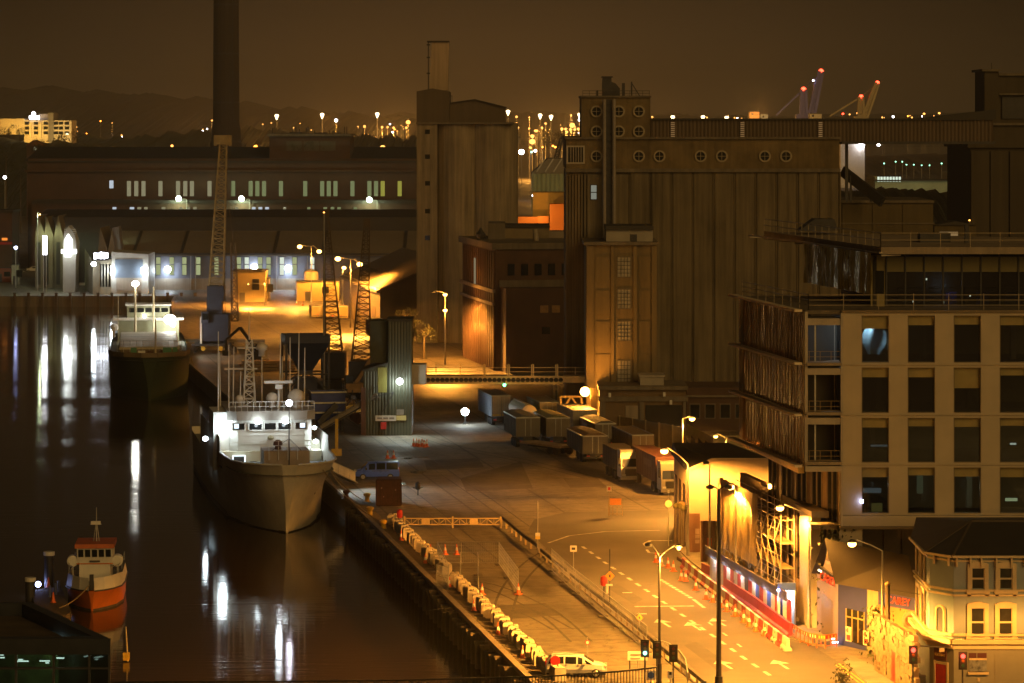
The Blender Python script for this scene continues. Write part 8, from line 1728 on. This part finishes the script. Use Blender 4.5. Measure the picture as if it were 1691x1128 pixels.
t = thing('sand_bag_lamp', 'small white site lamp at the end of the works barriers', 'lamp', G(1375,1065)); mb = MB(); mb.tube((0,0,0),(.15,0,.9),.05); mb.build('stand', steel, t); mb = MB(); mb.cbox((0,0,.5),.3,.1,.12); mb.cbox((.2,0,.2),.45,.1,.1); mb.build('tube_lamp', E('site tube', (.95,1,1), 8), t)
for k in range(3):
    P = G(1116+k*2, 902+k*6)
# kerb rail piece
mb = MB(); a, b_ = G(1120,925), G(1150,945); mb.bar(a+Vector((0,0,.2)), b_+Vector((0,0,.2)), .25, .3); tag(mb.build('kerb_beam', rust), 'low rusty beam lying along the kerb before the works', 'beam')
# ------------------------------------------------------------------ signs and traffic lights
def post_sign(px, py, top, label, plates, name='road_sign', pm=steel):
    P = G(px, py); s = ppm(P.y); t = thing(name, label, 'sign', P); h_ = (py-top)/s; mb = MB(); mb.tube((0,.06,0),(0,.06,h_),.045); mb.build('post', pm, t)
    for kind, cx_, cy_, w_, hh, mat in plates:
        x, z = (cx_-px)/s, (py-cy_)/s; mb = MB()
        if kind == 'r': mb.cbox((x,0,z), w_/s, .05, hh/s)
        elif kind == 'd': a_ = w_/s/2; mb.prismy([(x-a_,z),(x,z-a_),(x+a_,z),(x,z+a_)], -.03, .02)
        elif kind == 'o': a_ = w_/s/2; mb.prismy([(x+a_*math.cos(2*math.pi*i/16), z+a_*math.sin(2*math.pi*i/16)) for i in range(16)], -.03, .02)
        elif kind == 'O': a_ = w_/s/2; mb.prismy([(x+a_*math.cos(2*math.pi*(i+.5)/8), z+a_*math.sin(2*math.pi*(i+.5)/8)) for i in range(8)], -.03, .02)
        elif kind == 'i': a_ = w_/s/2; mb.prismy([(x+a_*math.cos(2*math.pi*i/16), z+a_*math.sin(2*math.pi*i/16)) for i in range(16)], -.06, -.035)
        elif kind == 'p': mb.box(x-w_/s/2,-.06,z-hh/s/2,x+w_/s/2,-.03,z+hh/s/2)
        mb.build({'i':'sign_symbol','p':'sign_print'}.get(kind,'sign_face'), mat, t)
    return t
osn = M('orange sign face', (.80,.28,.03), .5, .08, 2); wsn = M('white sign face', (.75,.72,.66), .5, .08, 2); bsn = M('blue sign face', (.03,.10,.50), .5, .08, 2); rsn = M('red sign face', (.62,.03,.03), .5, .08, 2)
post_sign(947,945,902,'white camera warning sign beside the road',[('r',947,906,11,10,wsn),('p',947,906,6,4,black)])
post_sign(1007,997,907,'tall post with orange diamond roadworks sign',[('d',1007,951,16,16,osn),('p',1007,951,3,5,black),('r',1006,966,11,3,wsn),('r',1003,974,3,12,wsn)], pm=steel_d)
post_sign(888,913,828,'thin post with white and yellow notice at the railing end',[('r',888,883,8,6,wsn),('r',888,888,8,5,M('yellow sign face', (.75,.55,.10), .5, .1, 2))])
post_sign(1006,852,803,'post with small white sign at the yard mouth',[('r',1006,807,8,9,wsn),('p',1006,807,4,5,rsn)], pm=M('buff post', (.40,.30,.16)))
post_sign(970,1116,1053,'round speed sign on a post beside the white car',[('o',970,1061,8,8,rsn),('i',970,1061,5.5,5,wsn)])
post_sign(917,1119,1081,'red octagonal stop paddle before the white car',[('O',917,1091,17,17,rsn)], pm=M('buff post', (.40,.30,.16)))
post_sign(1055,1052,1012,'orange diamond roadworks sign behind the railing',[('d',1056,1020,12,12,osn),('p',1056,1020,2.5,4,black)])
post_sign(1104,845,810,'thin road sign post at the yard entrance',[('r',1104,812,3,5,wsn)])
t = post_sign(1053,1110,1076,'wide white direction board on two posts',[('r',1053,1083,33,15,wsn),('p',1053,1081,24,2.5,M('grey print', (.25,.22,.2))),('p',1049,1087,16,2.0,M('grey print', (.25,.22,.2)))])
mb = MB(); s = ppm(G(1053,1110).y); mb.tube((13/s,.06,0),(13/s,.06,1.2),.045); mb.tube((-13/s,.06,0),(-13/s,.06,1.2),.045); mb.build('post', steel_d, t)
post_sign(1075,1150,1106,'blue round directional sign on white board',[('r',1075,1115,16,16,wsn),('i',1075,1115,11,11,bsn),],)
post_sign(1107,1150,1108,'white notice on the pedestrian railing',[('r',1107,1114,9,12,wsn),('p',1107,1112,4,5,black)])
P = G(1016,852); t = thing('barrier_sign', 'orange board on a mesh stand at the yard mouth', 'sign', P); s = ppm(P.y); mb = MB(); mb.box(-9/s,-.04,(852-834)/s,10/s,.02,(852-823)/s); mb.build('board', osn, t); mb = MB(); [mb.bar((x/s,0,0),(x/s,0,(852-826)/s),.06) for x in (-11,-4,3,12)]; mb.bar((-11/s,0,.2),(12/s,0,.2),.05); mb.bar((-11/s,0,.9),(12/s,0,.9),.05); mb.build('stand', M('buff post', (.40,.30,.16)), t)
def signal(px, top, base_py, label, lit, side=0, group='traffic lights', heads=(0,)):
    P = G(px, base_py); s = ppm(P.y); t = thing('traffic_light', label, 'traffic light', P, 0, group); zt = (base_py-top)/s; mb = MB(); mb.tube((0,.15,0),(0,.15,zt),.06); mb.build('post', steel_d, t)
    mb = MB(); mb.box(-.19,-.12,zt-1.0,.19,.1,zt+.05); mb.build('housing', black, t); mb = MB(); mb.box(-.3,.0,zt-1.1,.3,.03,zt+.15); mb.build('backing_board', black, t)
    for k, cl in enumerate(('red','amber','green')):
        z = zt-.14-k*.32; mb = MB(); mb.tube((0,-.15,z),(0,-.12,z),.11 if cl != lit else (.15 if cl == 'red' else .13),n=12)
        em = {'red': E('signal red', (1,.05,.03), 7), 'green': E('signal green', (.2,1,.75), 9)}
        mb.build(cl+'_aspect', em[cl] if cl == lit else M('dark '+cl+' lens', {'red':(.12,.01,.01),'amber':(.14,.07,.01),'green':(.01,.08,.04)}[cl], .3, .1, 2), t)
    if lit: k = ('red','amber','green').index(lit); light((0,-.45,zt-.14-k*.32), 60 if lit == 'red' else 5, (1,.08,.03) if lit == 'red' else (.2,1,.8), t, radius=.08)
    return t
signal(1065, 1060, 1128, 'traffic light showing green beside the direction board', 'green'); signal(1085, 1062, 1130, 'dark traffic light facing away beside the green one', None); signal(1112, 1068, 1130, 'slim dark traffic light on the road side railing', None)
signal(1508, 1070, 1162, 'traffic light showing red at the pub corner', 'red'); signal(1590, 1080, 1152, 'traffic light showing red before the pub window', 'red')
P = G(1515,1146); t = thing('camera_arm', 'thin arm with small lamp over the pub door', 'arm', P); s = ppm(P.y); mb = MB(); mb.tube((-7/s,0,(1146-1066)/s),(40/s,0,(1146-1069)/s),.05); mb.tube((-7/s,0,0),(-7/s,0,(1146-1066)/s),.06); mb.build('arm', steel_d, t); mb = MB(); mb.cbox((40/s,-.05,(1146-1073)/s),.35,.2,.25); mb.build('camera_head', M('mirror cream', (.6,.52,.34)), t)
P = G(1515,1146); mb = MB(); t = thing('control_cabinet', 'dark kerbside control cabinet at the pub corner', 'cabinet', P+Vector((.1,0,0))); mb.box(-.45,-.2,0,.45,.2,1.25); mb.build('casing', black, t); mb = MB(); mb.box(-.48,-.23,1.25,.48,.23,1.3); mb.build('lid', steel_d, t)
# ------------------------------------------------------------------ far quay clutter
def hut(label, x0, y0, x1, base, mat, dep_=6, name='site_hut', roofm=None, door=True, cat='hut'):
    P = G((x0+x1)/2, base); s = ppm(P.y); t = thing(name, label, cat, P); w_ = (x1-x0)/s/2; h_ = (base-y0)/s; mb = MB(); mb.box(-w_,0,0,w_,dep_,h_); mb.build('wall', mat, t); mb = MB(); mb.box(-w_-.2,-.2,h_,w_+.2,dep_+.2,h_+.2); mb.build('roof', roofm or slate, t)
    if door: mb = MB(); mb.box(-w_*.6,-.05,0,-w_*.6+1.2,-.01,min(2.1,h_*.8)); mb.build('door', steel_d, t); mb = MB(); mb.box(w_*.2,-.05,h_*.4,w_*.2+1.5,-.01,h_*.75); mb.build('window', glass_d, t)
    return t
ytan = M('yellow ochre cladding', (.30,.23,.10), .7, .2, .5)
hut('ochre store behind the yellow quay crane', 385, 448, 438, 499, ytan, 8); hut('low ochre substation left of the quay shed', 490, 466, 560, 497, ytan, 5); hut('dark cabin against the ochre store', 434, 460, 444, 497, concrete_d, 4); hut('white topped container office before the quay shed', 619, 506, 694, 528, M('grey render', (.34,.31,.26)), 4, 'container_office', concrete_l)
P = G(516,497); t = thing('oil_tank', 'pale steel oil tank behind the ochre substation', 'tank', G(514,492)); s = ppm(t.location.y); mb = MB(); mb.lathe([(12/s,0),(12/s,(492-450)/s),(11/s,(492-448)/s)], 18); mb.build('shell', M('pale tank steel', (.55,.48,.36)), t); mb = MB(); mb.lathe([(11.5/s,(492-448)/s),(.3,(492-444)/s)], 18); mb.build('roof', steel, t)
trailer('box_lorry', 'dark box trailer parked before the quay shed', 626, 568, 9, 3.0, M('dark trailer brown', (.16,.13,.09)), group='trailers by the quay shed'); trailer('steel_skip', 'tan stack container beside the lattice mast', 531, 526, 5, 2.2, ytan, hz=.3, axles=0, w_=4, group='trailers by the quay shed'); trailer('steel_skip', 'second tan stack container beside the lattice mast', 556, 528, 5, 2.4, ytan, hz=.3, axles=0, w_=4.5, group='trailers by the quay shed')
for k, (x, y) in enumerate(((490,503),(500,505))): cone(x, y, ('first','second')[k]+' far cone on the lamp lit apron', 'cones on the far apron')
hut('white hatched cabin by the far quay roller door', 244, 462, 258, 478, white, 3)
P = G(113,472); t = thing('green_skip', 'green ribbed waste container on the far quay', 'waste container', P); s = ppm(P.y); w_ = 15/s; mb = MB(); mb.prismy([(-w_,.1),(w_,.1),(w_+.2,2.1),(-w_-.2,2.1)], 0, 3); mb.build('body', M('green skip paint', (.05,.17,.09), .6, .3, 1), t)
for k in range(6): mb = MB(); mb.box(-w_+.1+k*w_*.36,-.08,.15,-w_+.25+k*w_*.36,-.01,2.0); mb.build('rib', M('green skip paint', (.05,.17,.09)), t)
hut('white panel fence section right of the green waste container', 129, 455, 152, 471, white, .3, 'panel_fence', steel_d, False, 'fence'); hut('white panel fence section left of the green waste container', 88, 456, 97, 472, white, .3, 'panel_fence', steel_d, False, 'fence')
hut('low red brick kiosk at the left edge of the far quay', -10, 443, 18, 466, M('red kiosk', (.28,.07,.04), .7, .2, 1), 4); hut('small grey booth with orange board on the far quay', 19, 438, 31, 470, concrete_l, 2.5); hut('white block on the red tank trailer', 84, 429, 94, 446, white, 2, 'white_box', steel, False, 'box')
P = G(95,455); t = thing('red_tank', 'red cylindrical tank lying on the far quay', 'tank', P); s = ppm(P.y); mb = MB(); mb.tube((-11/s,0,1.0),(13/s,0,1.0),.95,n=16); mb.build('shell', redp, t); mb = MB(); mb.box(-9/s,-.7,0,-8/s,.7,.6); mb.box(9/s,-.7,0,10/s,.7,.6); mb.build('saddle', steel_d, t); mb = MB(); mb.cbox((-16/s,-.6,1.1),1.3,.2,2.2); mb.build('end_board', M('pale placard', (.5,.35,.25)), t)
for k, (x, lb) in enumerate(((205,'left red car before the blue roller door'),(224,'right red car before the blue roller door'))):
    q = thing('parked_car', lb, 'car', G(x, 483), math.radians(15*k)); rg = car_body(q, [(-2.1,.4,.9,1.0,.75,.6,0),(-1.9,.3,.95,1.35,.85,.6,1),(-.8,.3,.95,1.46,.87,.62,1),(.3,.3,.95,1.42,.87,.62,1),(1.0,.3,.94,1.0,.87,.7,0),(1.9,.32,.82,.86,.84,.7,0),(2.1,.4,.65,.7,.7,.55,0)], redp, glass_d); side_window(q, rg, 1, 2); side_window(q, rg, 2, 3)
    for x_ in (-1.3,1.35):
        for y in (-.8,.8): wheel(q, x_, y, .31, .22)
# dark shrubs near the mill and trees on the far left
for k, (x, y, d_, wd, lb) in enumerate(((672,515,560,34,'dark bush before the quay shed gable'),(700,540,560,40,'dark bush beside the double lamp column'),(650,530,575,28,'small dark bush behind the green tower'))): tree(x, y-8, d_, wd, lb, foliage, 80+k, 'bushes by the mill lamp', n=380)
for k, (x, y, d_, wd, lb) in enumerate(((10,238,1250,40,'dark tree at the far left edge above the quay'),(34,262,1180,36,'second dark tree at the far left above the quay'),(70,232,1350,50,'round dark tree left of the brick factory'),(140,236,1400,40,'dark tree above the left end of the brick factory'))): tree(x, y, d_, wd, lb, foliage, 90+k, 'trees left of the brick factory', n=340)
# house under the hotel
d = 1350; t = thing('hillside_house', 'small dark house with orange lit gable below the hotel', 'house', (0,0,0)); mb = MB(); fbg(mb, 44, 240, 70, d, 10).build('wall', brick_d, t); mb = MB(); mb.prismy([(X(42,d),Z(240,d)),(X(56,d),Z(231,d)),(X(72,d),Z(240,d))], d-.5, d+10); mb.build('roof', M('orange tile', (.22,.09,.03), .8, .2, .5), t); mb = MB(); fb(mb, 56, 243, 60, 248, d-.1, .1).build('window', MATS['pale lit window'], t)
# left-edge dark commercial building
d = 830; t = thing('quay_shop', 'dark low shop with red fascia at the left edge', 'shop', (0,0,0)); mb = MB(); fbg(mb, -40, 350, 20, d, 12).build('wall', brick, t); mb = MB(); fb(mb, -40, 400, 20, 404, d-.3, .3).build('fascia', redp, t); mb = MB(); fb(mb, -40, 347, 22, 351, d-.5, 13).build('roof', slate, t); mb = MB(); fb(mb, 3, 393, 12, 397, d-.4, .2).build('orange_lamp', E('orange shop lamp', (1,.3,.04), 1.2), t)
far_lamp(26, 409, 800, 3.0, E('blue lamp lens', (.5,.55,1), 18), None, 'blue white lamp left of the narrow sheds')
# ------------------------------------------------------------------ thin night haze
hz_ = MB(); hz_.box(-2700, -60, -8, 2700, 7800, 152)
hm_ = bpy.data.materials.new('night haze'); hm_.use_nodes = True; N = hm_.node_tree.nodes; N.remove(N['Principled BSDF'])
pv = N.new('ShaderNodeVolumePrincipled'); pv.inputs['Color'].default_value = (.9,.86,.8,1); pv.inputs['Density'].default_value = .00021; pv.inputs['Anisotropy'].default_value = .35
hm_.node_tree.links.new(pv.outputs[0], N['Material Output'].inputs['Volume'])
tag(hz_.build('haze', hm_), 'thin night haze over the docks', 'haze', kind='stuff')
